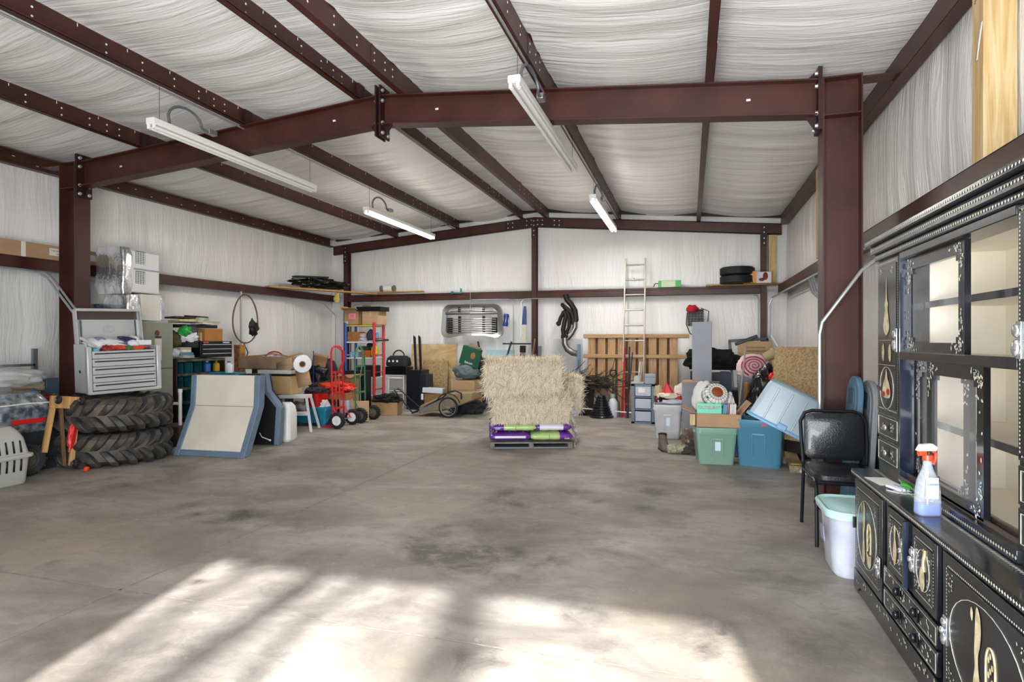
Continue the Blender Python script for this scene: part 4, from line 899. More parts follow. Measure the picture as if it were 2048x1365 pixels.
# blue chest, red basin, clutter right of it
cx = at(626, 8.62)
t = thing('blue_chest', 'large teal blue plastic chest with feet behind the step stool', 'chest', (cx, 8.62, 0), .10); TEAL = mat('#1f7c9c', .4, var=.08)
obj('body', MB().loft([(.05, .62, .34, .03), (.26, .66, .38, .03)], 4), TEAL, t); obj('lid', MB().loft([(.26, .70, .42, .03), (.295, .70, .42, .03), (.31, .64, .36, .03)], 4), TEAL, t)
for s in (-1, 1): obj('foot', MB().box((s*.25, -.13, .03), (.10, .08, .06)), TEAL, t, bev=.006)
cx = at(633, 8.62)
t = thing('red_basin', 'glossy red round drum on the teal blue chest', 'basin', (cx, 8.62, .312), 0); obj('body', MB().lathe([(0, 0), (.185, 0), (.20, .20), (.21, .22), (.19, .22), (.18, .03), (0, .03)], 36), mat('#c00d12', .2, coat=.5), t)
bag('black_cloth', 'black cloth heaped in the red drum', 'cloth', (cx, 8.62, .55), (.19, .17, .07), CLOTH_K, 45, .35)
x = at(637, 9.2); carton('open weathered cardboard box tilted on the pile left of the red hand truck', x-.12, x+.12, 9.1, 9.32, .95, 1.14, m=mat('#a07c4e', .8, c2='#80603a', vs=6), tape=False, rz=.5, rot=(.1, .2, 0))
bag('hose_heap', 'dark coil of hoses behind the film roll', 'hose', (at(630, 9.1), 9.2, .80), (.17, .16, .20), BLACK, 46, .35); bag('black_backpack', 'black backpack leaning on the left wall side of the red hand truck', 'backpack', (at(655, 9.3), 9.35, .82), (.14, .14, .24), CLOTH_K, 47, .25)
bag('brown_rags', 'brown rags and rope piled under the coil of hoses', 'rags', (at(645, 9.1), 9.15, .56), (.26, .2, .12), mat('#5d4630', .85, c2='#2e2620', vs=9), 48, .4)
slab('storage_crate', 'dark wooden crate under the brown rags', 'crate', (at(643, 9.1), 9.22, .22), (.5, .4, .44), mat('#3a2b21', .8))
bag('yellow_glove', 'yellow work glove lying on the brown rags', 'glove', (at(648, 8.95), 8.98, .64), (.06, .04, .025), mat('#d2a52a', .7), 49)

# ================================================================== hand trucks, colour shelf, back left corner
def handtruck(c, m, lab, lean, rz, H=1.30, curved=False, wm=WHITE):
    t = thing('hand_truck', lab, 'hand truck', c, rot=(0, lean, rz))
    hw = .17
    if curved:
        obj('frame', MB().tube([(0, -hw, .02), (0, -hw, H-.2), (0, -hw*.75, H-.08), (0, -hw*.3, H-.01), (0, 0, H), (0, hw*.3, H-.01), (0, hw*.75, H-.08), (0, hw, H-.2), (0, hw, .02)], .015, 10), m, t)
        obj('grip_bar', MB().tube([(0, 0, H-.0), (.07, 0, H-.12), (.05, 0, H-.3), (0, 0, H-.55), (0, 0, .02)], .013, 8), m, t)
    else:
        obj('frame', MB().tube([(0, -hw, .02), (0, -hw, H-.10), (.0, -hw*.8, H-.03), (0, -hw*.45, H), (0, hw*.45, H), (0, hw*.8, H-.03), (0, hw, H-.10), (0, hw, .02)], .015, 10), m, t)
        obj('grip_bar', MB().tube([(0, 0, H), (.12, 0, H-.08), (.13, 0, H-.22), (.02, 0, H-.42)], .016, 10), m, t)
        for s in (-.05, .05): obj('inner_rail', MB().tube([(0, s, .05), (0, s, H-.42)], .010, 8), m, t)
    for z in ((.1, .30, .55, .88) if not curved else (.1, .5, .95)): obj('cross_bar', MB().box((0, 0, z), (.018, 2*hw, .035)), m, t, bev=.003)
    obj('toe_plate', MB().box((-.12, 0, .012), (.24, .36, .008)), m, t)
    for s in (-1, 1): obj('axle_brace', MB().tube([(0, s*hw, .34), (.12, s*hw, .125)], .010, 8), m, t)
    obj('axle', MB().cyl((.12, -.24, .125), (.12, .24, .125), .009), GALV, t)
    for s in (-1, 1): wheel('wheel', t, (.12, s*.235, .125), (0, -1, 0), .125, .08, RUBBER, wm)
    return t
handtruck((-5.46, 8.54, 0), RED, 'red hand truck with white wheel rims and loop handle in front of the colourful shelf', -.03, .04)
handtruck((-5.46, 9.22, 0), GREEN, 'green hand truck with rounded handle to the right of the red one', -.02, .04, 1.30, True, mat('#6b5a4c', .6))
def shelf():
    X0, X1, Y0, Y1 = -6.43, -5.81, 10.30, 10.67; Z = 1.745
    t = thing('storage_shelf', 'kids storage shelf with blue left posts, red right posts and a yellow top shelf', 'shelf', (0, 0, 0)); BP = mat('#2150a8', .35); RP = mat('#b8242c', .35); YP = mat('#c9b53a', .45)
    for x, y, m in ((X0, Y0, BP), (X0, Y1, BP), (X1, Y0, RP), (X1, Y1, RP)): obj('post', MB().cyl((x, y, 0), (x, y, Z), .028, n=12), m, t)
    for k in range(10): 
        if k % 2 == 0: obj('rung', MB().cyl((X1, Y0, .12+k*.165), (X1, Y1, .12+k*.165), .010, n=8), RP, t); obj('rung', MB().cyl((X0, Y0, .12+k*.165), (X0, Y1, .12+k*.165), .010, n=8), WHITE_P, t)
    for z, m in ((1.68, YP), (1.36, WHITE_P), (1.05, WHITE_P), (.68, WHITE_P), (.32, WHITE_P)): 
        mb = MB(); mb.cyl((X0, Y0, z), (X1, Y0, z), .014, n=8).cyl((X0, Y1, z), (X1, Y1, z), .014, n=8)
        for k in range(9): mb.box((X0+.04+k*(X1-X0-.08)/8, (Y0+Y1)/2, z), (.02, Y1-Y0, .008))
        mb.bx(X0, X1, Y0+.02, Y1-.02, z-.002, z+.006) if z < 1.6 else None
        obj('shelf_board', mb, m, t)
    return X0, X1, Y0, Y1
SX0, SX1, SY0, SY1 = shelf(); SX, SYm = (SX0+SX1)/2, (SY0+SY1)/2
b = carton('open brown cardboard box with a pink note on the left end of the colourful shelf', -6.47, -6.14, 10.3, 10.62, 1.70, 1.98, m=CARD2, flaps=True, tape=False)
obj('pink_note', MB().box((.02, -.162, .17), (.15, .003, .1)), mat('#ef8f9f', .7), b); text('note_text', 'BABY\nBOYS', .035, mat('#a8323e', .7), b, (.02, -.1645, .17), (PI/2, 0, 0)); obj('sticker', MB().box((-.11, -.162, .04), (.07, .003, .045)), PAPER_Y, b)
carton('square brown cardboard box on the right end of the colourful shelf under the black case', -6.07, -5.72, 10.3, 10.62, 1.70, 1.96, m=CARD)
slab('black_case', 'flat black case lying on the right cardboard box of the colourful shelf', 'case', (-5.92, 10.45, 2.005), (.52, .36, .085), BLACK_G, bev=.006)
for n, lab, x, z, s, c in (('cardboard_box', 'small open brown box on the second shelf of the colourful shelf', -6.28, 1.47, (.24, .26, .19), '#9c6b3a'), ('red_tray', 'red flat tray at the front of the second shelf of the colourful shelf', -6.2, 1.385, (.2, .1, .03), '#c23a3a'), ('toy_box', 'orange and red packed box on the third shelf of the colourful shelf', -6.02, 1.14, (.2, .2, .13), '#c45a28'),
        ('blue_packet', 'pale blue packet on the third shelf of the colourful shelf', -6.28, 1.12, (.16, .2, .1), '#7fb9d6'), ('blue_container', 'small blue container at the right of the second shelf of the colourful shelf', -5.84, 1.46, (.06, .08, .18), '#4d9cc4'), ('black_speaker', 'black box on the fourth shelf of the colourful shelf', -6.0, .80, (.34, .3, .22), '#15161a')):
    slab(n, lab, 'box', (x, SYm-.04, z), s, mat(c, .6, var=.15, vs=14), (0, 0, R2.uniform(-.2, .2)), .004)
for n, lab, cat, x, z, s, c, sd in (('plastic_dish', 'grey blue plastic dish on the second shelf of the colourful shelf', 'dish', -6.11, 1.41, (.11, .1, .05), '#a9b6cc', 60), ('pink_cloth', 'pinkish cloth lump behind the grey blue dish on the second shelf', 'cloth', -6.12, 1.49, (.08, .07, .05), '#cfb0b2', 61),
        ('headlamp', 'black and blue headlamp bundle on the second shelf of the colourful shelf', 'headlamp', -5.96, 1.49, (.07, .08, .12), '#25303c', 62), ('basket', 'dark green cloth basket on the third shelf of the colourful shelf', 'basket', -6.06, 1.24, (.15, .1, .05), '#24362c', 63),
        ('yellow_toy', 'yellow toy behind the red posts on the third shelf', 'toy', -5.86, 1.18, (.06, .09, .13), '#c8b022', 64), ('black_toy', 'black round item above the yellow toy', 'toy', -5.97, 1.30, (.06, .06, .05), '#131316', 65)):
    bag(n, lab, cat, (x, SYm-.06, z), s, mat(c, .5, bump=.3, bs=20), sd, .25)
o = obj('brush', MB().box((0, 0, 0), (.26, .03, .03)).box((.11, 0, .01), (.09, .05, .04)), mat('#4a3a30', .8)); tag(o, 'dark brush lying on the second shelf and sticking out past the red posts', 'brush'); o.location = (-5.72, 10.4, 1.395)
# boxes on the floor around the hand trucks
slab('black_box', 'tall black box standing on the floor behind the green hand truck', 'box', (-5.88, 9.84, .42), (.38, .3, .84), BLACK, (0, 0, .1), .006)
carton('tall open cardboard box behind the red hand truck, flap leaning left', -6.05, -5.72, 9.3, 9.6, 0, .72, m=CARD2, flaps=True, tape=False)
carton('brown cardboard box leaning between the red and green hand trucks', -5.55, -5.25, 9.05, 9.13, .0, .36, m=CARD, tape=False, rot=(-.25, 0, 0), rz=.5)
carton('low cardboard box right of the green hand truck holding dark twigs', -5.72, -5.22, 10.0, 10.35, 0, .24, m=CARD2, flaps=False, tape=False, rz=.2)
bag('dark_twigs', 'dark leafy twigs spilling from the low cardboard box', 'twigs', (-5.45, 10.15, .29), (.24, .15, .09), mat('#1d1d1b', .9), 70, .6)
slab('white_container', 'translucent white container behind the red hand truck wheels', 'container', (-5.62, 9.02, .20), (.16, .3, .40), mat('#c3c9d6', .4), (0, 0, .3), .02)
bag('red_fabric', 'bright red fabric heap behind the lower rails of the red hand truck', 'fabric', (-5.75, 8.95, .60), (.30, .2, .09), mat('#d03220', .6, bump=.4, bs=12), 71, .35)
carton('orange brown box under the red fabric behind the red hand truck', -6.0, -5.5, 8.85, 9.2-.12, .40, .52, m=mat('#b87a4c', .8), tape=False)
slab('cardboard_sheet', 'brown crate under the orange brown box behind the red hand truck', 'crate', (-5.85, 9.0, .2), (.3, .3, .40), mat('#4a3829', .8))
bag('white_bag', 'white plastic bag beside the lower left rail of the red hand truck', 'bag', (-5.80, 8.62, .30), (.1, .12, .14), CLOTH_W, 72, .35); slab('paint_tin_tray', 'dark tray under the white plastic bag', 'tray', (-5.80, 8.62, .085), (.24, .22, .17), NAVY)
# white drawer tower, tool bags, black cabinet
t = thing('drawer_tower', 'narrow white plastic drawer tower in front of the back wall, under black bags', 'drawer unit', (at(792, 11.2), 11.35, 0)); 
obj('body', MB().box((-.17, 0, .34), (.025, .3, .68)).box((.17, 0, .34), (.025, .3, .68)).box((0, .14, .34), (.34, .02, .68)).box((0, 0, .015), (.34, .3, .03)).box((0, 0, .36), (.34, .3, .02)).box((0, 0, .67), (.34, .3, .03)), WHITE, t)
for z, h in ((.04, .30), (.38, .27)): q = obj('drawer', MB().box((0, -.01, z+h/2), (.30, .28, h)), mat('#9b9a94', .3), t, bev=.005); obj('drawer_lip', MB().box((0, -.155, z+h*.9), (.30, .02, .03)), WHITE, q)
t = thing('tool_bag', 'black tool bag with three white patches on the black case by the back wall', 'bag', (at(793, 11.2), 11.3, .86)); obj('body', MB().loft([(0, .46, .26, .05), (.05, .50, .3, .08), (.17, .48, .26, .1), (.22, .36, .16, .08)], 5), CLOTH_K, t)
for k in range(3): obj('patch', MB().box((-.14+k*.09, -.153, .11), (.035, .005, .04)), PAPER, t)
obj('handle', MB().tube(arc((0, 0, .2), .13, .2, PI-.2, 10), .014, 8), BLACK, t)
slab('black_case', 'flat black hard case under the tool bag on the white drawer tower', 'case', (at(793, 11.2), 11.32, .77), (.50, .30, .165), BLACK_G, bev=.015)
a = fr(810, 853, 740, 812, 11.0)
t = thing('black_cabinet', 'black two part file case standing by the back wall, a dark post on top', 'cabinet', ((a[0]+a[1])/2, 11.2, 0)); obj('body', MB().box((-.05, 0, .40), (.34, .36, .80)), mat('#1a1b22', .3), t, bev=.01)
obj('side_bin', MB().box((.17, -.06, .53), (.16, .3, .38)), mat('#20232e', .35), t, bev=.01); obj('side_bin', MB().box((.17, -.06, .17), (.16, .3, .32)), mat('#20232e', .35), t, bev=.01); obj('sticker', MB().box((.15, -.213, .27), (.05, .003, .12)), PAPER, t)
for k in range(2):
    o = obj('steel_post', MB().prism([(0, 0), (.035, 0), (.035, .66), (0, .70)], 0, .05), mat('#22242a', .35, .3)); tag(o, ['left', 'right'][k]+' of two dark metal posts standing on the black file case', 'post'); o.location = (at(829+k*10, 11.1)-.02, 11.15, .80); o.rotation_euler = (0, -.05, 0)
PLY = mat('#ccb48e', .65, vs=2.2, c2='#b39464', st=(.5, 6, 1.2), dist=2.5, det=5); OSB = mat('#b09872', .75, vs=38, c2='#8c7048', var=.1, st=(1, 1, 1), bump=.2, bs=40, det=3)
a = fr(823, 913, 691, 800, 11.75); slab('plywood_sheet', 'large plywood sheet leaning on the back wall behind a smaller chipboard panel', 'plywood', ((a[0]+a[1])/2, 11.72, .66), (a[1]-a[0], .018, 1.32), PLY, (-.07, 0, 0), .002)
a = fr(845, 895, 721, 790, 11.5); slab('chipboard', 'small chipboard panel leaning in front of the plywood sheet', 'chipboard', ((a[0]+a[1])/2, 11.5, .49), (a[1]-a[0], .02, .98), OSB, (-.1, 0, 0), .002)
o = slab('thin_batten', 'thin brown batten leaning diagonally across the plywood sheet', 'batten', (at(903, 11.6), 11.58, .84), (.02, .02, .52), CARD2, (0, -.85, 0))
slab('white_sign', 'white flat box lying behind the bicycle trailer', 'box', (at(866, 11), 11.05, .40), (.42, .2, .1), mat('#c9d1d8', .5), (0, .05, .1), .004); slab('brown_crate', 'brown crate under the white flat box behind the bicycle trailer', 'crate', (at(868, 11), 11.1, .17), (.4, .26, .34), mat('#8b6c45', .8))
# cardboard boxes and green crate behind bales
carton('brown cardboard box slanted behind the trailer wheel', at(905, 10.9), at(952, 10.9), 10.9, 11.25, .0, .62, m=CARD, tape=False, rz=-.12)
t = thing('green_box', 'dark green printed box tilted on the clutter left of the hay bales', 'box', (at(937, 11), 11.0, .92), rot=(0, .28, 0)); obj('body', MB().box((0, 0, .17), (.36, .16, .36)), mat('#0f5138', .45), t, bev=.004); text('lettering', 'bacon', .07, PAPER, t, (.02, -.083, .05), (PI/2, 0, 0)); obj('printed_motif', MB().sph((.07, -.082, .2), (.05, .003, .07), 6), mat('#8d5b3c', .6), t)
slab('brown_flap_box', 'open brown box peeking over the dark green box', 'box', (at(945, 11.3), 11.35, 1.18), (.22, .2, .22), CARD2, (0, .4, 0)); slab('clutter_crate', 'dark crate behind the bales carrying the brown flap box', 'crate', (at(945, 11.3), 11.4, .52), (.4, .26, 1.04), mat('#2b2723', .8))
bag('grey_sack', 'grey blue sack under the dark green box', 'sack', (at(932, 11), 11.02, .78), (.24, .16, .16), mat('#5a6a6c', .7, bump=.3, bs=14), 75, .3)
# bicycle trailer
t = thing('bicycle_trailer', 'tan cloth bicycle trailer with spoked wheel and black tow bars', 'trailer', (at(905, 10.3), 10.3, 0), .0)
TANC = mat('#93805f', .8, bump=.15, bs=20)
def spoked(parent, c, r):
    q = obj('wheel', MB(TM(c, (PI/2, 0, 0))).lathe([(r-.03, -.018), (r, -.012), (r+.004, 0), (r, .012), (r-.03, .018)], 40, closed=True), RUBBER, parent)
    obj('rim', MB(TM(c, (PI/2, 0, 0))).lathe([(r-.045, -.01), (r-.03, -.012), (r-.03, .012), (r-.045, .01)], 40, closed=True), GALV, q)
    mb = MB(TM(c, (PI/2, 0, 0)))
    for k in range(20):
        a = 2*PI*k/20; mb.cyl((.02*math.cos(a+.8), .02*math.sin(a+.8), (-1)**k*.02), ((r-.04)*math.cos(a), (r-.04)*math.sin(a), 0), .0018, n=4)
    s = obj('spoke_set', mb, GALV, q); s['kind'] = 'stuff'; obj('hub', MB(TM(c, (PI/2, 0, 0))).cyl((0, 0, -.035), (0, 0, .035), .02), GALV, q)
spoked(t, (.02, -.25, .185), .185); spoked(t, (.02, .38, .185), .185)
obj('cloth_body', MB().prism([(-.62, .10), (-.55, .20), (-.05, .42), (.45, .46), (.45, .32), (.15, .20), (-.2, .12), (-.58, .05)], -.2, .33), TANC, t, bev=.02)
obj('frame', MB().tube([(-.72, -.2, .05), (-.1, -.22, .36), (0, -.22, .45), (.14, -.22, .49), (.26, -.22, .44), (.26, -.22, .34)], .013, 8).tube([(-.72, -.2, .05), (-.74, .3, .05)], .013, 8), BLACK, t)
obj('tow_bar', MB().tube([(-.70, -.2, .05), (-.95, -.2, .30), (-1.08, -.2, .47), (-1.02, -.18, .50), (-.92, -.16, .42), (-.6, -.1, .14)], .012, 8), BLACK, t); obj('wheel_fender', MB().tube(arc((.02, -.27, .20), .24, .3, PI-.5, 12), .010, 6), BLACK, t)
obj('grille_insert', MB().box((-.40, -.215, .17), (.34, .01, .09), (0, -.42, 0)), GALV, t); obj('axle', MB().cyl((.02, -.25, .185), (.02, .38, .185), .01), GALV, t)
bag('black_tarp', 'black tarp bundle behind the trailer on the floor', 'tarp', (at(940, 10.9), 10.72, .13), (.34, .14, .16), CLOTH_K, 76, .4)
# things lying on the corner plank shelf
t = thing('corner_plank', 'long narrow plank lying across the girts in the back left corner', 'plank')
a0 = (-7.62, 9.55); a1 = (at(845, 11.85), 11.86)
mb = MB(); mb.raw([(-7.74, 9.6, GZ1), (-7.60, 9.55, GZ1), (-6.55, 11.78, GZ1+.0), (-6.7, 11.95, GZ1), (-7.74, 9.6, GZ1+.03), (-7.60, 9.55, GZ1+.03), (-6.55, 11.78, GZ1+.03), (-6.7, 11.95, GZ1+.03)], [(0, 3, 2, 1), (4, 5, 6, 7), (0, 1, 5, 4), (1, 2, 6, 5), (2, 3, 7, 6), (3, 0, 4, 7)])
obj('board', mb, wood('#c29a5f', '#9c7438', 'y'), t)
slab('narrow_plank', 'long narrow plank lying on the back wall girt in the left corner', 'plank', ((-7.0+at(846, 11.85))/2, 11.87, GZ1+.047), (at(846, 11.85)+7.0, .12, .03), wood('#c29a5f', '#9c7438', 'x'))
bag('black_plastic', 'black plastic bundle lying on the corner plank', 'bundle', (-7.28, 10.7, GZ1+.15), (.20, .62, .12), TRASH, 78, .35, (0, 0, -.35), .8)
slab('dark_board', 'dark flat board on top of the black plastic bundle', 'board', (-7.32, 10.45, GZ1+.27), (.16, .80, .035), mat('#24262a', .6), (.06, 0, -.25), .004)
t = thing('wire_spool', 'wire spool with white label on the back wall plank', 'spool', (at(775, 11.85), 11.86, GZ1+.13), rot=(0, PI/2, 0)); obj('spool', MB().lathe([(.02, -.17), (.07, -.17), (.07, -.15), (.05, -.14), (.05, .14), (.07, .15), (.07, .17), (.02, .17)], 20, closed=True), mat('#7a6f62', .6), t); obj('paper_label', MB().lathe([(.056, -.08), (.072, -.08), (.072, .12), (.056, .12)], 20, closed=True), PAPER, t)
bag('yellow_rope', 'yellow rope hank hanging from the corner plank', 'rope', (-7.05, 10.95, 2.27), (.05, .04, .12), mat('#c4b45a', .8, bump=.5, bs=40), 79, .35)
o = obj('clamp', MB().box((0, 0, 0), (.22, .03, .02)).box((-.1, 0, .01), (.04, .05, .05)).box((.10, 0, .05), (.03, .02, .09)), mat('#1e7f7c', .4)); tag(o, 'teal and dark bar clamp lying on the back wall girt above the chrome grille', 'clamp'); o.location = (at(912, 11.85), 11.88, GZ1+.0)

CHR2 = mat('#a6a7a8', .34, .9, var=.1, vs=3)
# ================================================================== back wall: grille, skis, manifold, slatted panel, ladder
a = fr(882, 1003, 609, 676, 11.8); gw, gh = a[1]-a[0], a[3]-a[2]
t = thing('truck_grille', 'large chrome truck grille hung by a cord on the back wall', 'grille', ((a[0]+a[1])/2, 11.84, a[2]))
def rr(w, h, r, n=6, sk=0, ox=0, oz=0): 
    o = []
    for q, (cx, cz) in enumerate([(1, 1), (-1, 1), (-1, -1), (1, -1)]):
        for k in range(n+1):
            t_ = PI/2*(q+k/n); x = cx*(w/2-r)+r*math.cos(t_); z = cz*(h/2-r)+r*math.sin(t_); o.append((x*(1+sk*(-z/h)), z))
    return [(x+ox, z+oz) for x, z in o]
def ring(mb, A, B, y0, y1, bow=0):
    n = len(A)
    def V(P, y): return [mb.v((x, y+bow*x*x, z)) for x, z in P]
    a0, a1, b0, b1 = V(A, y0), V(A, y1), V(B, y0+.03), V(B, y1)
    for i in range(n):
        j = (i+1) % n; mb.f([a0[i], a0[j], b0[j], b0[i]]); mb.f([a1[i], b1[i], b1[j], a1[j]]); mb.f([a0[i], a1[i], a1[j], a0[j]]); mb.f([b0[i], b0[j], b1[j], b1[i]])
O = [(x, z+gh/2+(.06 if z < -gh*.3 and abs(x) < gw*.27 else 0)) for x, z in rr(gw, gh, .16, 8, .09)]
def densify(P, k=4): return [(P[i][0]+(P[(i+1) % len(P)][0]-P[i][0])*j/k, P[i][1]+(P[(i+1) % len(P)][1]-P[i][1])*j/k) for i in range(len(P)) for j in range(k)]
P0 = densify(rr(gw, gh, .16, 6, .09, 0, 0), 4); P0 = [(x, z+gh/2) for x, z in P0]; P1 = [(x*.86, (z-gh/2)*.80+gh/2) for x, z in P0]
lift = lambda P, q: [(x, max(z, q*max(0, min(1, (gw*.30-abs(x))/.06)))) for x, z in P]
mb = MB(); ring(mb, lift(P0, .045), lift(P1, .10), -.05, .03, .10); obj('chrome_surround', mb, CHR2, t, ang=60)
mb = MB(); Q0 = [(x, (z-gh*.80)*1) for x, z in []]
obj('cross_band', MB().sheet(lambda u, v: ((u-.5)*gw*.86, -.045+.1*((u-.5)*gw*.86)**2-.015*math.sin(PI*v), gh*.70+v*.045), 16, 4), CHR2, t, sol=.01)
for k in range(9):
    z = .10+k*.047 if k < 7 else gh*.70+.07+(k-7)*.045; w_ = gw*(.80 if k < 7 else .72)
    obj('grille_bar', MB().tube([(x, -.02+.1*x*x, z+.012*(1-(2*x/w_)**2)) for x in [w_*(i/10-.5) for i in range(11)]], .010, 8), CHR2, t)
for x in (-.27, .27): obj('vertical_clip', MB().box((x, .01, gh*.36), (.05, .04, gh*.58)), BLACK, t); obj('vertical_clip', MB().box((x, .0, gh*.84), (.05, .04, gh*.16)), BLACK, t)
for x in (-.5, .5): obj('end_backing', MB().box((x, .035, gh*.36), (.12, .02, gh*.48)), BLACK, t)
obj('hanging_cord', MB().cyl((.0, -.065, .05), (.0, -.065, GZ1+.02-a[2]), .006, n=6), mat('#a39a8a', .8), t)
a = fr(1005, 1018, 627, 654, 11.85); o = obj('blue_bottle', MB(TM((0, 0, 0), (.0, .12, 0))).lathe([(0, -.13), (.05, -.13), (.06, -.1), (.045, 0), (.06, .08), (.045, .13), (0, .13)], 20), mat('#27418f', .15, coat=.5)); tag(o, 'glossy blue round object hanging right of the chrome grille', 'hanging object'); o.location = ((a[0]+a[1])/2, 11.86, (a[2]+a[3])/2)
# ski / snowboard stack on the wall
x = at(1042, 11.8)
t = thing('water_ski', 'tall white and blue ski with black binding standing at the back wall', 'ski', (x, 11.80, 0), rot=(-.02, .035, 0))
obj('ski', MB().loft([(0, .12, .02, .008), (.6, .14, .02, .008), (1.5, .11, .02, .008), (1.75, .07, .02, .008)], 3), mat('#c7bba0', .4, c2='#d6d8da', vs=3), t); obj('tip', MB().loft([(1.72, .10, .026, .01), (2.0, .075, .026, .01), (2.10, .05, .026, .01)], 3), mat('#3b4a86', .4), t)
obj('binding', MB().box((0, -.04, 1.22), (.11, .08, .14)), BLACK, t, bev=.01); obj('blue_binding', MB().box((0, -.04, .95), (.12, .08, .09)), BLUE, t, bev=.01); obj('strap', MB().box((0, -.04, 1.1), (.1, .05, .05)), mat('#8a5a3c', .7), t, bev=.008)
o = obj('tow_handle', MB().cyl((-.28, 0, 0), (.28, 0, 0), .014).box((-.29, -.01, 0), (.04, .03, .03)), NAVY); tag(o, 'dark horizontal bar behind the hay bales in front of the ski', 'bar'); o.location = (at(1033, 11.6), 11.68, zz(688, at(1033, 11.6), 11.6))
def stick(name, lab, p0, p1, Y0, Y1, r, m, cat='pole', z0=0):
    X1, Z1 = at(p1[0], Y1), None; Z1 = zz(p1[1], X1, Y1); X0 = at(p0[0], Y0); Z0 = z0 if p0[1] is None else zz(p0[1], X0, Y0)
    o = obj(name, MB().cyl((0, 0, 0), (X1-X0, Y1-Y0, Z1-Z0), r, n=8), m); o.location = (X0, Y0, Z0); return tag(o, lab, cat)
stick('oar_handle', 'dark handle leaning left above the top bale, its left one', (985, None), (956, 684), 11.3, 11.7, .02, BLACK)
stick('oar_handle', 'dark handle leaning right above the top bale, beside the horizontal bar', (980, None), (1023, 684), 11.2, 11.6, .02, BLACK)
stick('wooden_stick', 'brown stick leaning against the middle end column above the bales', (1050, None), (1070, 678), 11.5, 11.8, .018, mat('#7c6352', .7))
slab('foam_board', 'pale blue foam board standing at the back wall behind the bales', 'foam board', ((at(972, 11.9)+at(1028, 11.9))/2, 11.92, .60), (at(1028, 11.9)-at(972, 11.9), .03, 1.20), mat('#a9cbd9', .7), (-.02, 0, 0))
slab('steel_angle', 'galvanised steel angle standing right of the middle end column', 'steel post', (at(1078, 11.8), 11.86, .64), (.07, .05, 1.28), GALVD)
slab('steel_angle', 'blue grey steel angle standing between the exhaust manifold and the slatted wood panel', 'steel post', (at(1156.5, 11.6), 11.66, .65), (.06, .05, 1.34), mat('#6b84a0', .45, .3))
# exhaust manifold
x0, Y0 = at(1135, 11.8), 11.8
def pt(px, py, y=11.8): return (at(px, y)-x0, y-Y0, zz(py, at(px, y), y))
t = thing('exhaust_manifold', 'blackened exhaust manifold with bright lower pipe hanging on the back wall', 'exhaust manifold', (x0, Y0, 0)); IRON = mat('#1d1a19', .5, .3, bump=.3, bs=30); BURN = mat('#8d8a86', .3, .9, var=.2, vs=6)
for P, r in (([(1131, 590), (1134, 600), (1143, 610), (1150, 622), (1152, 640), (1147, 648)], .055), ([(1128, 614), (1136, 620), (1144, 628), (1146, 640), (1147, 650)], .045), ([(1126, 622), (1132, 630), (1129, 645), (1126, 660), (1128, 672)], .045), ([(1127, 626), (1121, 636), (1118, 646), (1118, 650)], .038), ([(1133, 622), (1139, 636), (1138, 655), (1132, 668)], .036)):
    obj('runner', MB().tube([pt(*p) for p in P], r, 10), IRON, t)
obj('flange', MB().box((pt(1131, 592)[0], -.01, pt(1131, 592)[2]), (.1, .05, .05)), IRON, t, bev=.01); obj('flange', MB().box((pt(1130, 674)[0], -.01, pt(1130, 674)[2]), (.15, .09, .07)), IRON, t, bev=.015)
for p in ((1117, 649), (1126, 612)): obj('port', MB().cyl(pt(*p), (pt(*p)[0], -.06, pt(*p)[2]+.02), .04), IRON, t)
obj('bright_pipe', MB().tube([pt(*p) for p in [(1150, 644), (1150, 655), (1143, 668), (1134, 678)]], .052, 12), BURN, t); obj('down_pipe', MB().tube([pt(*p) for p in [(1130, 676), (1130, 688), (1135, 699), (1145, 706), (1158, 708)]], .065, 14), BURN, t)
slab('plastic_sheet', 'clear plastic sheet hung on the back wall lining behind the exhaust manifold', 'plastic sheet', (at(1135, 12), 11.99, .72), (.62, .01, 1.42), mat('#e3e6e8', .15, alpha=.45, bump=.5, bs=6, bd=.03), bev=0)
# slatted wood panel
a = fr(1170, 1374, 669, 760, 11.5); W = a[1]-a[0]; Z1 = a[3]
t = thing('slatted_wood_panel', 'wide slatted cedar wood panel leaning on the back wall behind the ladder', 'wood panel', (a[0], 11.56, 0), rot=(-.06, 0, 0))
n = 9
for k in range(n): obj('front_board', MB().bx(.04+k*(W-.16)/n*1.0, .04+k*(W-.16)/n+.145, -.03, 0, 0, Z1), CEDAR, t, bev=.004)
for k in range(n-1): obj('rear_board', MB().bx(.04+(k+.60)*(W-.16)/n, .04+(k+.60)*(W-.16)/n+.09, .035, .055, 0, Z1-.05), mat('#7d5a34', .7, c2='#5a3d22', vs=5), t)
for z in (Z1-.03, zz(713, at(1270, 11.5), 11.5)): obj('rail', MB().bx(-.05, W+.04, -.065, .035, z-.04, z+.03), CEDARX, t, bev=.006)
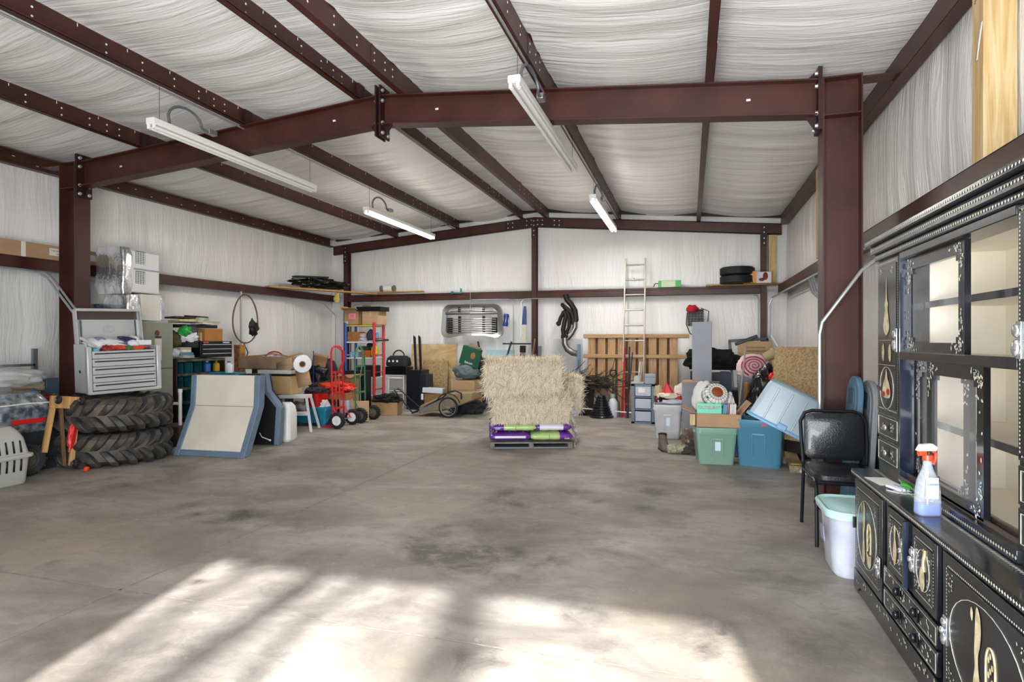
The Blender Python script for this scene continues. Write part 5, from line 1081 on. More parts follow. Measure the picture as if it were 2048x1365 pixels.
# ladder
xl, xr = at(1248.5, 11.6), at(1289, 11.6); 
t = thing('extension_ladder', 'tall aluminium ladder leaning on the back wall girt in front of the slatted panel', 'ladder', ((xl+xr)/2, 11.22, 0), rot=(-math.atan2(.60, 2.9), 0, 0)); hw = .19; H = 3.05; LAD = mat('#a8a198', .4, .4, var=.1, vs=6)
for s in (-1, 1): obj('rail', MB().bx(s*hw-.012, s*hw+.012, -.03, .03, 0, H), LAD, t, bev=.003)
for k in range(10): obj('rung', MB().cyl((-hw, 0, .22+k*.3), (hw, 0, .22+k*.3), .015, n=10), LAD, t)
slab('clip', 'small dark hook screwed to the back wall lining seen through the ladder', 'hook', (at(1268, 12), 12.02, 2.60), (.02, .02, .05), BLACK)
t = thing('battery_charger', 'bright green box with a cord on the back wall girt beside the ladder', 'box', (at(1339, 11.9), 11.93, GZ1+.012)); obj('case', MB().box((0, 0, .065), (.42, .10, .13)), mat('#3fae54', .4), t, bev=.006); obj('front_label', MB().box((-.02, -.053, .065), (.26, .006, .12)), mat('#c3d2b8', .5), t); obj('cord', MB().tube([(-.2, 0, .08), (-.27, -.02, .08), (-.30, -.03, .02)], .008, 6), BLACK, t)
# long handled tools around the ladder foot
for lab, p0, p1, y0, r, c in (('dark red long handled tool standing left of the ladder rungs', (1243, None), (1250, 695), 11.0, .016, '#a3232f'), ('red and white rod leaning inside the ladder', (1250, None), (1247, 725), 10.95, .013, '#c9344a'), ('black fishing rod between the ladder rails', (1256, None), (1259, 694), 10.9, .014, '#23242a'),
        ('navy rod just right of the black fishing rod', (1253, None), (1265, 705), 10.9, .012, '#2c3454'), ('white wooden handle behind the drawer cart', (1268, None), (1281, 724), 11.0, .014, '#c9c2b8'), ('second pale handle behind the drawer cart', (1272, None), (1285, 724), 11.05, .013, '#b5ada3')):
    stick('long_tool', lab, p0, p1, y0, 11.3 if y0 > 10.95 else 11.15, r, mat(c, .5), 'tool')
slab('white_rod', 'pale rod lying low along the floor behind the black cone', 'rod', (at(1215, 10.9), 10.95, .12), (1.15, .02, .02), WHITE_P, (0, .05, -.06))
t = thing('garden_sprayer', 'white garden pump sprayer on the floor between the black cone and the ladder', 'sprayer', (at(1226, 11.0), 11.0, 0)); obj('tank', MB().lathe([(0, 0), (.075, 0), (.085, .02), (.085, .26), (.06, .32), (.03, .35), (.03, .40), (0, .40)], 24), mat('#cfd2dc', .35), t); obj('collar', MB().cyl((0, 0, .36), (0, 0, .42), .045), GREY, t); obj('hose', MB().tube([(.05, 0, .33), (.11, -.02, .28), (.12, 0, .1), (.12, 0, .02)], .008, 6), BLACK, t)
t = thing('shovel', 'green shafted shovel with black D handle behind the sprayer', 'shovel', (at(1226, 11.2), 11.22, 0)); obj('shaft', MB().cyl((0, 0, .05), (0, 0, .72), .016), mat('#3b5a4a', .6), t); obj('handle', MB().tube([(0, 0, .70), (-.06, 0, .78), (-.05, 0, .84), (.05, 0, .84), (.06, 0, .78), (0, 0, .70)], .014, 8), BLACK, t); obj('blade', MB().loft([(0, .06, .01, .004), (.12, .18, .012, .005), (.26, .18, .012, .005)], 3), GALVD, t)
gx, gy = g(1200, 838)
t = thing('rubber_boot_cone', 'black stepped rubber cone standing on the floor right of the hay pallet', 'cone', (gx, gy+.2, 0)); prof = [(0, 0), (.215, 0), (.22, .025), (.2, .045)]
for k in range(8): r = .185-k*.015; z = .05+k*.042; prof += [(r, z), (r+.008, z+.012), (r+.004, z+.03), (r-.014, z+.036)]
prof += [(.055, .40), (0, .40)]; obj('cone', MB().lathe(prof, 36), mat('#15181c', .3, coat=.2), t)
bag('brush_heap', 'heap of dark twigs and cables lying right of the hay bales', 'brush heap', (at(1176, 11.1), 11.15, .60), (.40, .18, .12), mat('#2a2622', .9, c2='#4d4238', vs=14, bump=.6, bs=25), 85, .55)
mb = MB(); q_ = random.Random(5)
for k in range(70):
    x = q_.uniform(-.45, .5); z = .62+.12*(.4-x)+q_.uniform(-.12, .10); a = q_.gauss(-.15, .5); l = q_.uniform(.15, .42); y = 11.02+q_.uniform(-.06, .12)
    mb.tube([(x, y, z), (x+l*.5*math.cos(a), y-.03, z+l*.5*math.sin(a)+.02), (x+l*math.cos(a+.3), y+q_.uniform(-.05, .05), z+l*math.sin(a+.2))], .006, 5)
o = obj('twig_tangle', mb, mat('#211d1a', .8, c2='#4a3e33', vs=12)); tag(o, 'tangle of thin dark branches and cables on the heap right of the hay bales', 'twigs', kind='stuff'); o.location = (at(1184, 11.1), 0, 0)
slab('heap_crate', 'dark crate hidden under the heap of twigs right of the hay bales', 'crate', (at(1172, 11.1), 11.2, .24), (.3, .3, .48), mat('#1c1917', .8))
bag('brown_sack', 'brown paper sack standing behind the black stepped cone', 'sack', (at(1194, 11.2), 11.2, .24), (.24, .14, .27), mat('#a08673', .8, bump=.3, bs=8, c2='#846b5a', vs=4), 86, .25); slab('dark_board', 'dark panel standing on edge behind the stepped cone', 'panel', (at(1165, 11.1), 11.4, .3), (.5, .03, .6), mat('#1b1715', .8))
# drawer cart
gx, gy = g(1286, 848); CARTM = mat('#55697c', .4); DRW = mat('#a3abb8', .3)
t = thing('drawer_cart', 'blue grey plastic drawer cart with three translucent drawers', 'drawer unit', (gx, gy+.2, 0), .0); w, d, h = .385, .40, .66
obj('frame', MB().bx(-w/2, -w/2+.055, -d/2, d/2, 0, h).bx(w/2-.055, w/2, -d/2, d/2, 0, h).bx(-w/2, w/2, d/2-.02, d/2, 0, h).bx(-w/2, w/2, -d/2, d/2, h-.03, h).bx(-w/2, w/2, -d/2, d/2, 0, .03).bx(-w/2, w/2, -d/2+.01, d/2, .225, .245).bx(-w/2, w/2, -d/2+.01, d/2, .435, .455), CARTM, t)
for z in (.035, .25, .46): obj('drawer', MB().box((0, -.005, z+.085), (w-.125, d-.02, .165)), DRW, t, bev=.006)
obj('sticker', MB().box((-.02, -.203, .56), (.11, .004, .08)), PAPER, t)
for s in (-1, 1): obj('knob', MB().sph((s*.1, -.0, h+.005), .014, 6), BLACK, t)
t = thing('metal_box', 'light grey metal box on top of the drawer cart at its right', 'box', (gx+.10, gy+.18, .665), .1); obj('body', MB().box((0, 0, .08), (.17, .24, .16)), mat('#99a0a8', .5), t, bev=.005); obj('lid_seam', MB().box((0, -.122, .115), (.165, .003, .004)), BLACK, t)
t = thing('tape_dispenser', 'grey rounded container on top of the drawer cart at its left', 'container', (gx-.10, gy+.15, .665)); obj('body', MB().loft([(0, .22, .16, .03), (.02, .22, .16, .03), (.03, .13, .12, .05), (.09, .13, .12, .05), (.13, .08, .08, .04)], 5), mat('#a8aca6', .5), t)

# ================================================================== pallet, feed bags, hay bales
PA = .33; gx, gy = g(980, 898); PM = Matrix.Translation((gx, gy, 0)) @ Matrix.Rotation(PA, 4, 'Z')
def pw(x, y, z): return PM @ Vector((x, y, z))
PW, PD = 1.07, .95
GW = mat('#8f8a82', .85, c2='#6c665e', vs=7)
t = thing('wooden_pallet', 'weathered grey wooden pallet under the feed bags and hay bales', 'pallet', (gx, gy, 0), PA)
for x in (0, PW/2-.03, PW-.06): obj('stringer', MB().bx(x, x+.06, 0, PD, .0, .062), GW, t, bev=.003)
for k in range(6): obj('deck_board', MB().bx(0, PW, k*.165, k*.165+.12, .062, .08), GW, t, bev=.002)
obj('bottom_board', MB().bx(.0, PW, .01, .11, 0.001, .012), mat('#8d97a0', .7), t)
PURP = mat('#6a3399', .22, coat=.5, bump=.25, bs=14, bd=.02); LIME = mat('#b9d488', .22, coat=.5, bump=.25, bs=14, bd=.02); PW_ = mat('#e9e4f0', .3, coat=.3)
def feedbag(lab, x, y, z, L, D, H, ms, rz=0, txt=None):
    """ms: list of (fraction end, material) along the length"""
    t = thing('feed_bag', lab, 'feed bag', pw(x, y, z), PA+rz, 'feed bags on the pallet')
    n = 26; prev = 0
    def sec(u):
        e = min(u, 1-u); s = min(1, (e/.12+.03))**.45; return L*(u-.5), D*(.90+.10*s), H*max(.12, s)*(1+.04*math.sin(u*23+x*9))
    for end, m in ms:
        mb = MB(); k0, k1 = round(prev*n), round(end*n); rings = []
        for k in range(k0, k1+1):
            X, d, h = sec(k/n); rings.append([mb.v((X, d/2*math.cos(a)*(1+.0), H/2+h/2*(abs(math.sin(a))**.7)*(1 if math.sin(a) > 0 else -1))) for a in [2*PI*j/24 for j in range(24)]])
        for a, b in zip(rings, rings[1:]):
            for j in range(24): mb.f([a[j], a[(j+1) % 24], b[(j+1) % 24], b[j]])
        if k0 == 0: mb.f(rings[0][::-1])
        if k1 == n: mb.f(rings[-1])
        obj('sleeve', mb, m, t, ang=60); prev = end
    if ms == [(1, PURP)] and x < .3 and y < .3 and z < .1:
        obj('white_stripe', MB().box((0, -D/2-.001, H*.52), (L*.72, .006, .028)), PW_, t, bev=.002)
    if txt:
        for s, px, pz, sz, m in txt: text('print', s, sz, m, t, (px, -D/2-.002, H/2+pz), (PI/2, 0, 0), .001)
    return t
H1 = .125
feedbag('purple feed bag lying at the lower left front of the pallet', .265, .26, .08, .55, .50, H1, [(1, PURP)], txt=None)
feedbag('lime green feed bag with a purple right end, lower front of the pallet', .80, .26, .08, .56, .50, H1, [(.70, LIME), (1, PURP)], txt=[('L', -.02, 0, .07, mat('#6f8f3f', .5)), ('AGRI', .2, -.02, .03, PAPER)])
feedbag('feed bag lying at the rear left of the pallet', .265, .72, .08, .55, .42, H1, [(1, PURP)]); feedbag('feed bag lying at the rear right of the pallet', .80, .72, .08, .55, .42, H1, [(1, LIME)])
feedbag('lime and purple feed bag in the upper row at left under the lower bale', .30, .26, .205, .62, .50, .115, [(.30, PURP), (1, LIME)], txt=[('AGRI', -.20, -.01, .028, PAPER), ('L', .04, 0, .06, mat('#6f8f3f', .5))])
feedbag('white striped purple feed bag in the upper row at right', .82, .27, .205, .50, .50, .115, [(.15, PURP), (.75, PW_), (1, PURP)])
feedbag('feed bag in the upper row at the rear left', .30, .74, .205, .6, .42, .115, [(1, PURP)]); feedbag('feed bag in the upper row at the rear right', .84, .74, .205, .5, .42, .115, [(1, LIME)])
feedbag('purple feed bag on top at the right end, beside the lower bale', 1.00, .60, .32, .44, .28, .14, [(.55, PURP), (1, PW_)], rz=-.9)
HAYC = mat('#b5a580', .9, c2='#8f7f5c', vs=18, bump=.6, bs=40)
def haymat():
    m = bpy.data.materials.new('hay'); m.use_nodes = True; n = m.node_tree.nodes; L = m.node_tree.links; p = n['Principled BSDF']; p.inputs['Roughness'].default_value = .65
    a = n.new('ShaderNodeAttribute'); a.attribute_name = 'tone'; r = n.new('ShaderNodeValToRGB'); L.new(a.outputs['Fac'], r.inputs[0]); e = r.color_ramp.elements
    e[0].position = 0; e[0].color = (*lin('#a08c69'), 1); e[1].position = 1; e[1].color = (*lin('#faf2e2'), 1); k = e.new(.5); k.color = (*lin('#e4d5bb'), 1); k = e.new(.2); k.color = (*lin('#c9b797'), 1); L.new(r.outputs[0], p.inputs['Base Color']); return m
HAY = haymat()
def bale(lab, x, y, z, L, D, H, rz, seed, n=9000, sides='fltrb', rot=None):
    t = thing('hay_bale', lab, 'hay bale', pw(x, y, z), PA+rz, 'hay bales on the pallet', rot=rot and (rot[0], rot[1], PA+rz))
    mb = MB(); mb.loft([(0, L-.08, D-.08, .03), (.03, L-.09, D-.09, .05), (.09, L-.04, D-.04, .05), (H/2, L-.01, D-.01, .05), (H-.09, L-.04, D-.04, .05), (H-.03, L-.08, D-.08, .05), (H, L-.12, D-.12, .04)], 4); obj('core', mb, HAYC, t)
    q = random.Random(seed); V = []; F = []; T = []
    areas = {'f': L*H*2.0, 'l': D*H, 'r': D*H*1.2, 't': L*D, 'b': L*H*.2}; tot = sum(areas[s] for s in sides)
    for s in sides:
        for _ in range(int(n*areas[s]/tot)):
            u, v = q.uniform(-.5, .5), q.random()
            if s == 'f': p = Vector((u*L, -D/2, v*H)); N = Vector((0, -1, 0)); A = Vector((.22, 0, 1))
            elif s == 'b': p = Vector((u*L, D/2, v*H)); N = Vector((0, 1, 0)); A = Vector((.3, 0, 1))
            elif s == 'l': p = Vector((-L/2, u*D, v*H)); N = Vector((-1, 0, 0)); A = Vector((0, .3, 1))
            elif s == 'r': p = Vector((L/2, u*D, v*H)); N = Vector((1, 0, 0)); A = Vector((0, .6, 1))
            else: p = Vector((u*L, (v-.5)*D, H)); N = Vector((0, 0, 1)); A = Vector((.3, 1, 0))
            d = (A.normalized()*q.choice((-1, 1))+Vector((q.gauss(0, .45), q.gauss(0, .45), q.gauss(0, .45)))); d = d-N*d.dot(N)*.6+N*abs(q.gauss(0, .28)); d.normalize()
            ln = q.uniform(.04, .12)*(1.5 if q.random() < .06 else 1); wd = q.uniform(.0014, .0030)
            inset = .055*abs(2*v-1)**5 if s != 't' else 0; p = p-N*inset
            edge = max(abs(u)*2, abs(v-.5)*2); p = p-N*q.uniform(0, .02)+N*.0
            sd = d.cross(N); sd = sd.normalized()*wd if sd.length > 1e-3 else Vector((wd, 0, 0))
            m = p+d*ln*.5+N*q.uniform(.002, .016); e = p+d*ln+N*q.uniform(-.006, .02)+Vector((0, 0, -.012*q.random())); i = len(V)
            V += [p-sd, p+sd, m+sd, m-sd, e+sd*.6, e-sd*.6]; F += [(i, i+1, i+2, i+3), (i+3, i+2, i+4, i+5)]; c = min(1, max(0, q.gauss(.55, .24))); T += [c]*6
    me = bpy.data.meshes.new('straw'); me.from_pydata([tuple(a) for a in V], [], F); at_ = me.attributes.new('tone', 'FLOAT', 'POINT'); at_.data.foreach_set('value', T); me.materials.append(HAY)
    o = bpy.data.objects.new('straw', me); COL.objects.link(o); o.parent = t; o['kind'] = 'stuff'
    return t
bale('lower hay bale lying on the purple and green feed bags', .54, .29, .325, .99, .44, .345, .02, 1, 15000, 'flrt')
bale('upper hay bale stacked on the lower one', .44, .27, .70, .99, .46, .43, -.01, 2, 16000, 'flrt')
bale('third hay bale lying behind the other two, showing at their right', .86, .74, .42, .86, .38, .46, -.10, 3, 11000, 'flrt')
o = obj('folded_paper_bag', MB().loft([(0, .5, .3, .05), (.015, .52, .32, .05), (.03, .3, .2, .05)], 4), mat('#c9b69c', .8, bump=.3, bs=8)); tag(o, 'flat pale paper bag lying on the upper hay bale', 'paper bag'); o.location = pw(.55, .3, 1.135); o.rotation_euler = (0, 0, PA)
slab('brown_paper_roll', 'brown crumpled paper sticking out behind the upper bale at right', 'paper', pw(.95, .62, .93), (.30, .12, .08), CARD, (0, .15, PA+.3), .02)
# torn clear film hanging at the right end of the pallet
def flm(u, v):
    a = v*1.0; x = PW+.03+.05*noise.noise(Vector((u*5, v*5, 1)))+.10*(1-v)*u; y = u*.55-.06; z = .02+.42*v-.08*u*v+.02*noise.noise(Vector((u*9, v*9, 4)))
    x -= .22*max(0, v-.75); return (x+.02*noise.noise(Vector((u*17, v*17, 7))), y+.02*noise.noise(Vector((u*14, v*14, 2))), z)
o = obj('wrapping_film', MB().sheet(flm, 28, 28), mat('#e8e6e2', .12, alpha=.42, bump=.6, bs=14, bd=.03), ang=60); tag(o, 'torn clear wrapping film hanging at the right end of the pallet', 'plastic film'); o.location = (gx, gy, 0); o.rotation_euler = (0, 0, PA)
def flm2(u, v): return (.0+PW*u, -.035-.015*abs(noise.noise(Vector((u*14, v*6, 3)))), .19+.14*v+.02*noise.noise(Vector((u*6, v, 1))))

# ================================================================== right hand clutter
TGREEN = mat('#86a898', .4, bump=.05, bs=50); TBLUE = mat('#5088a2', .35, bump=.06, bs=30); LBL = mat('#cfe0ec', .4)
gx, gy = g(1430, 931)
t = tote('storage_tote', 'green plastic storage tote with white label on the floor, open cardboard box on top', 'tote', (gx, gy+.20, 0), .46, .40, .415, TGREEN, None, .80, .12, label_m=LBL)
gx2, gy2 = g(1527, 938)
t = tote('storage_tote', 'teal blue plastic storage tote on the floor with a clear bin tipped over it', 'tote', (gx2-.0, gy2+.24, 0), .50, .44, .52, TBLUE, None, .84, -.22)
obj('maker_badge', MB().box((.06, -.222, .47), (.06, .004, .02)), REDP, t)
# tipped clear tote, upside down and leaning
CLB = mat('#a9bcc6', .35, c2='#b8ccd8', vs=3, bump=.08, bs=18); CLR = mat('#7fb0dc', .35)
bx_, by_ = gx2+.12, gy2+.22
t = thing('clear_tote', 'cloudy clear plastic bin with light blue rim tipped upside down on the teal tote', 'tote', (bx_+.04, by_-.02, .475), rot=(.0, .46, -.16))
obj('body', MB().loft([(.0, .62, .46, .05), (.36, .56, .41, .05), (.41, .53, .38, .05), (.43, .46, .32, .04)], 5), CLB, t); obj('rim', MB().loft([(-.022, .66, .50, .06), (-.0, .66, .50, .06), (.012, .64, .48, .05)], 5), CLR, t); obj('latch', MB().box((.05, -.255, .02), (.10, .02, .06)), CLR, t, bev=.006)
for k in range(3): obj('side_rib', MB().box((-.15+k*.15, -.222, .2), (.02, .02, .36), (-.07, 0, 0)), CLB, t, bev=.005)
# open box of games on the green tote
bt = carton('open cardboard box of games sagging on the green tote', gx-.21, gx+.27, gy+.02, gy+.40, .417, .57, m=mat('#b08d6e', .8, var=.06, vs=4), flaps='low', tape=False, rz=.05)
t = thing('board_game', 'mint green board game box standing in the open box on the green tote', 'board game', (gx-.06, gy+.10, .555), rot=(-.1, 0, .03)); obj('box', MB().box((0, 0, .06), (.27, .06, .13)), mat('#63cfa8', .4), t, bev=.003); text('title', 'OUTBURST', .05, mat('#c4406e', .5), t, (0, -.032, .075), (PI/2, 0, 0), .001, .95)
slab('game_box', 'white flat game box under the mint green board game', 'board game', (gx-.03, gy+.115, .535), (.28, .08, .04), mat('#dfe6ea', .4), (0, 0, .05)); slab('game_box', 'small blue box standing right of the mint green board game', 'board game', (gx+.11, gy+.15, .60), (.05, .12, .15), mat('#2f7fa0', .4), (0, .1, 0)); slab('game_box', 'pinkish flat box standing between the blue box and the game cases', 'board game', (gx+.145, gy+.17, .60), (.012, .12, .16), mat('#c98a7a', .5), (0, .05, 0))
for k in range(5):
    o = slab('game_case', 'thin pale case standing in the row at the right of the open box', 'case', (gx+.166+k*.014, gy+.15, .60), (.010, .14, .16), mat(['#ece6d8', '#e2e4ea'][k % 2], .4), (0, .04, 0), .001, 'pale cases in the open box')
bag('padded_bag', 'white quilted bag standing in the open box behind the lampshade', 'bag', (gx-.12, gy+.31, .72), (.12, .08, .20), mat('#d8d6d4', .75, bump=.4, bs=30), 90, .15, (0, .1, 0))
bag('tissue_paper', 'crumpled white tissue right of the lampshade', 'tissue', (gx+.15, gy+.30, .68), (.07, .07, .11), mat('#d5cfd0', .8, bump=.4, bs=14), 91, .3)
t = thing('stained_glass_shade', 'white stained glass lampshade with dark leading and green leaves in the open box', 'lampshade', (gx+.03, gy+.17, .80), rot=(1.05, 0, .25)); t.scale = (.80, .80, .80)
prof = [(.085, .0), (.15, -.03), (.19, -.08), (.205, -.14)]
SH = MB(); SH.lathe([(.08, .02), (.145, -.005), (.18, -.06), (.19, -.12)], 32); obj('glass', SH, mat('#e6e2da', .25, coat=.4), t, sol=.006)
LEAD = mat('#2b2622', .5, .4)
mb = MB()
for k in range(20):
    a = 2*PI*k/20; mb.tube([(r*math.cos(a), r*math.sin(a), z+.003) for r, z in [(.082, .022), (.147, -.002), (.183, -.06), (.193, -.12)]], .0022, 4)
for r, z in ((.115, .012), (.165, -.03), (.192, -.12)): mb.tube([(r*math.cos(a), r*math.sin(a), z) for a in [2*PI*i/40 for i in range(40)]], .0025, 4, closed=True)
q = obj('leading', mb, LEAD, t); q['kind'] = 'stuff'
obj('centre_cap', MB().lathe([(0, .035), (.05, .035), (.085, .02), (.08, .01)], 24), mat('#a4512c', .4, c2='#6d3a1c', vs=60), t)
for a in (.6, 1.5, 2.5, 3.6): obj('glass_leaf', MB(TM((.155*math.cos(a), .155*math.sin(a), -.012), (0, .5, a))).prism([(0, 0)] if 0 else [(.022*math.cos(b)*(1.3 if i % 2 else .6), .022*math.sin(b)*(1.3 if i % 2 else .6)) for i, b in enumerate([2*PI*j/10 for j in range(10)])], -.003, .003, Matrix.Rotation(PI/2, 4, 'X')), mat('#1f5a3a', .3), t)
slab('wood_offcut', 'short pale wood offcut between the green tote rim and the grey metal cabinet', 'wood block', (gx-.24, gy+.12, .49), (.06, .06, .13), PINE)
# blue bin behind, grey file cabinet, tall grey duct
slab('blue_bin', 'narrow periwinkle blue bin behind the green tote', 'bin', (at(1480, 7.75), 7.80, .24), (.17, .3, .48), mat('#5575ac', .45), (0, 0, .1), .02)
FG = mat('#80838a', .45, var=.05)
fx, fy = g(1364, 880); 
t = thing('file_cabinet', 'grey metal cabinet standing behind the clear tote, cardboard on its top', 'cabinet', (fx, fy, 0), -.12); obj('body', MB().bx(0, .46, 0, .55, 0, .80), FG, t, bev=.004); obj('cardboard_top', MB().bx(-.02, .30, -.02, .5, .80, .815), CARD, t)
dx = at(1404, 9.05); t = thing('metal_duct', 'tall narrow grey metal panel standing on the grey cabinet', 'metal panel', (dx, fy+.30, .815), -.05); obj('panel', MB().box((0, 0, .42), (.27, .10, .86)), mat('#8b9098', .45, var=.06, vs=3), t, bev=.003); obj('orange_mark', MB().box((-.02, -.0525, .52), (.012, .002, .03)), mat('#e0702c', .5), t)
for x in (-.1, .1): obj('rivet', MB().cyl((x, -.051, .82), (x, -.055, .82), .006, n=8), GALVD, t)
# clear tote with toys
cx_, cy_ = g(1335, 879)
CLW = mat('#e8e8ea', .25, alpha=.8, bump=.2, bs=7, c2='#d2d2d6', vs=4)
t = tote('clear_storage_bin', 'translucent white storage bin full of odds and ends in front of the grey cabinet', 'bin', (cx_, cy_+.2, 0), .40, .36, .48, CLW, None, .80, 0, label_m=LBL)
for n, lab, c, s, col, sd in (('cream_box', 'cream cloth lump across the translucent bin', (.0, -.02, .60), (.15, .12, .045), '#ddd3bb', 93), ('dark_book', 'dark red cloth at the left of the translucent bin', (-.12, .05, .55), (.07, .08, .07), '#6a1f24', 94),
        ('patterned_cloth', 'patterned cream cloth hanging at the left of the bright red piece', (-.14, .06, .65), (.06, .07, .10), '#b7a888', 95), ('round_plastic_disc', 'pale round lid leaning against the grey cabinet', (.19, .09, .66), (.10, .03, .11), '#dcd2c8', 96), ('red_ribbon', 'red shiny piece at the right of the translucent bin', (.13, .0, .56), (.06, .05, .07), '#d12a2e', 97), ('clear_wrap', 'crumpled clear wrap at the rim of the translucent bin', (.04, -.08, .52), (.16, .07, .04), '#c9c6d6', 98)):
    bag(n, lab, n.replace('_', ' '), (cx_+c[0], cy_+.2+c[1], c[2]), s, mat(col, .5, bump=.3, bs=18), sd, .25)
o = obj('red_cone', MB().lathe([(.0, .18), (.01, .18), (.10, 0), (.0, 0)], 5), mat('#e01f22', .4), loc=(cx_+.0, cy_+.2, .62), rot=(.35, -.25, .4)); tag(o, 'bright red pointed plastic piece on top of the translucent bin', 'plastic piece')
slab('framed_screen', 'small black framed picture lying tilted on the translucent bin', 'picture frame', (cx_-.03, cy_+.10, .555), (.18, .02, .09), BLACK_G, (-.5, .05, .1))
# shoe, camouflage roll, dark bag
sx_, sy_ = g(1327, 905); BR = mat('#6d6259', .85, bump=.3, bs=30)
t = thing('hiking_boot', 'worn grey brown boot standing on the floor left of the camouflage roll', 'boot', (sx_, sy_+.12, 0), .3)
obj('upper', MB().loft([(.02, .09, .26, .04), (.07, .09, .25, .04, 0, .01), (.11, .085, .17, .04, 0, .04), (.15, .085, .13, .04, 0, .06), (.20, .09, .13, .04, 0, .065)], 6, cap=(1, 0)), BR, t, sol=.006); obj('sole', MB().loft([(0, .10, .28, .045), (.025, .10, .28, .045)], 6), mat('#3a3530', .8), t); obj('collar', MB().lathe([(.04, .185), (.055, .19), (.055, .21), (.04, .21)], 16, TM((0, .065, 0))), BLACK, t)
obj('lace', MB().tube([(-.03, -.02, .12), (.03, 0, .13), (-.03, .0, .15), (.03, .01, .17), (0, -.03, .21), (.03, -.04, .2)], .004, 5), BLACK, t)
rx_, ry_ = g(1354, 909); t = thing('camouflage_roll', 'rolled camouflage printed pouch lying on the floor beside the boot', 'pouch', (rx_, ry_+.05, .055), .15); obj('roll', MB().loft([(-.12, .08, .07, .035), (-.10, .11, .10, .05), (.09, .11, .10, .05), (.12, .07, .06, .03)], 6, TM((0, 0, 0), (0, PI/2, 0))), mat('#b9b59a', .6, c2='#7d7f66', vs=22, bump=.2, bs=20), t)
bag('camouflage_clothing', 'heap of brown camouflage clothing in a dark plastic bag left of the green tote', 'clothing', (rx_+.26, ry_+.24, .13), (.24, .20, .20), mat('#54423c', .35, c2='#8a6f66', vs=13, bump=.6, bs=12, bd=.03, coat=.3), 101, .35, (0, -.3, .2), .62)
bag('netting_pile', 'dark netting pile touching the green tote at its lower left', 'netting', (rx_+.24, ry_+.10, .07), (.17, .12, .10), mat('#3b332e', .8, bump=.6, bs=30), 102, .5, flat=.7)
# fur garment, heater, cords
t = bag('black_fur_coat', 'black furry garment heaped behind the tall grey panel', 'fur', (at(1425, 10.4), 10.4, 1.06), (.40, .2, .19), mat('#060607', .95, bump=.9, bs=45, bd=.04), 103, .35); slab('dark_stand', 'dark box under the black furry garment', 'box', (at(1420, 10.4), 10.45, .44), (.62, .36, .88), mat('#22242b', .7)); slab('white_strip', 'short white strip lying in front of the black garment', 'strip', (at(1430, 10), 10.05, .91), (.16, .04, .03), WHITE_P)
slab('support_box', 'dark bluish box under the white strip behind the lampshade', 'box', (at(1440, 10), 10.06, .445), (.34, .2, .89), mat('#39414f', .6))
hx = at(1391, 11.9); t = thing('wall_heater', 'black caged lamp heater hanging on the back wall with looping cords', 'heater', (hx, 11.90, zz(636, hx, 11.9)))
obj('housing', MB().loft([(-.02, .30, .32, .03), (.06, .26, .28, .05)], 5, TM((0, 0, 0), (PI/2, 0, 0))), BLACK, t)
mb = MB()
for k in range(6): mb.cyl((-.14+k*.056, -.075, -.15), (-.14+k*.056, -.075, .10), .004, n=5); mb.cyl((-.15, -.075, -.15+k*.05), (.15, -.075, -.15+k*.05), .004, n=5)
obj('wire_guard', mb, GALV, t); obj('cord', MB().tube([(.1, -.02, .18), (.24, -.02, .12), (.22, -.02, -.1), (.16, -.02, -.20)], .009, 6).tube([(-.15, -.02, .1), (-.17, -.02, -.12), (-.10, -.03, -.30), (.02, -.03, -.36)], .009, 6), BLACK, t)
bag('sun_hat', 'red cap hanging over the top of the black heater', 'cap', (hx-.06, 11.82, zz(619, hx, 11.9)), (.11, .07, .075), mat('#b3172b', .8), 105, .25)
# tyre, boxes and plank on the right girt
slab('corner_plank', 'weathered plank lying on the girts in the back right corner', 'plank', (1.05, 11.80, GZ1+.012), (1.5, .19, .026), wood('#a08048', '#7c5c30', 'x'), (0, 0, -.02))
def stire(lab, z):
    t = thing('car_tyre', lab, 'tyre', (at(1474, 11.75), 11.72, z)); obj('rubber', MB().lathe([(.16, 0), (.27, 0), (.30, .02), (.30, .13), (.27, .15), (.16, .15)], 40, closed=True), mat('#0d0d10', .7, bump=.8, bs=60), t)
    for k in range(4): obj('tread_groove', MB().lathe([(.2995, .028+k*.028), (.303, .03+k*.028), (.303, .042+k*.028), (.2995, .044+k*.028)], 40), BLACK, t)
stire('lower black tyre lying flat on the plank in the back right corner', GZ1+.027); stire('upper black tyre lying flat on the other in the back right corner', GZ1+.18)
t = thing('orange_box', 'orange box with an arch picture beside the tyres on the corner plank', 'box', (at(1500, 11.6), 11.63, GZ1+.026), -.1); obj('body', MB().box((0, 0, .105), (.21, .16, .21)), mat('#e3952c', .5), t, bev=.003); obj('printed_arch', MB().tube([(-.05, -.083, .0)]+arc((0, -.083, .05), .04, PI, 0, 8)+[(.05, -.083, 0)], .008, 6), mat('#3a3130', .5), t)
t = thing('picture_box', 'white box printed with a red and black animal beside the orange box', 'box', (at(1527, 11.6), 11.66, GZ1+.026)); obj('body', MB().box((0, 0, .10), (.26, .14, .20)), mat('#d9d5d8', .5), t, bev=.003)
obj('printed_animal', MB().sph((.03, -.071, .12), (.045, .003, .07), 8).sph((-.03, -.071, .06), (.05, .003, .03), 8), mat('#8a2018', .5, c2='#1a1414', vs=30), t)
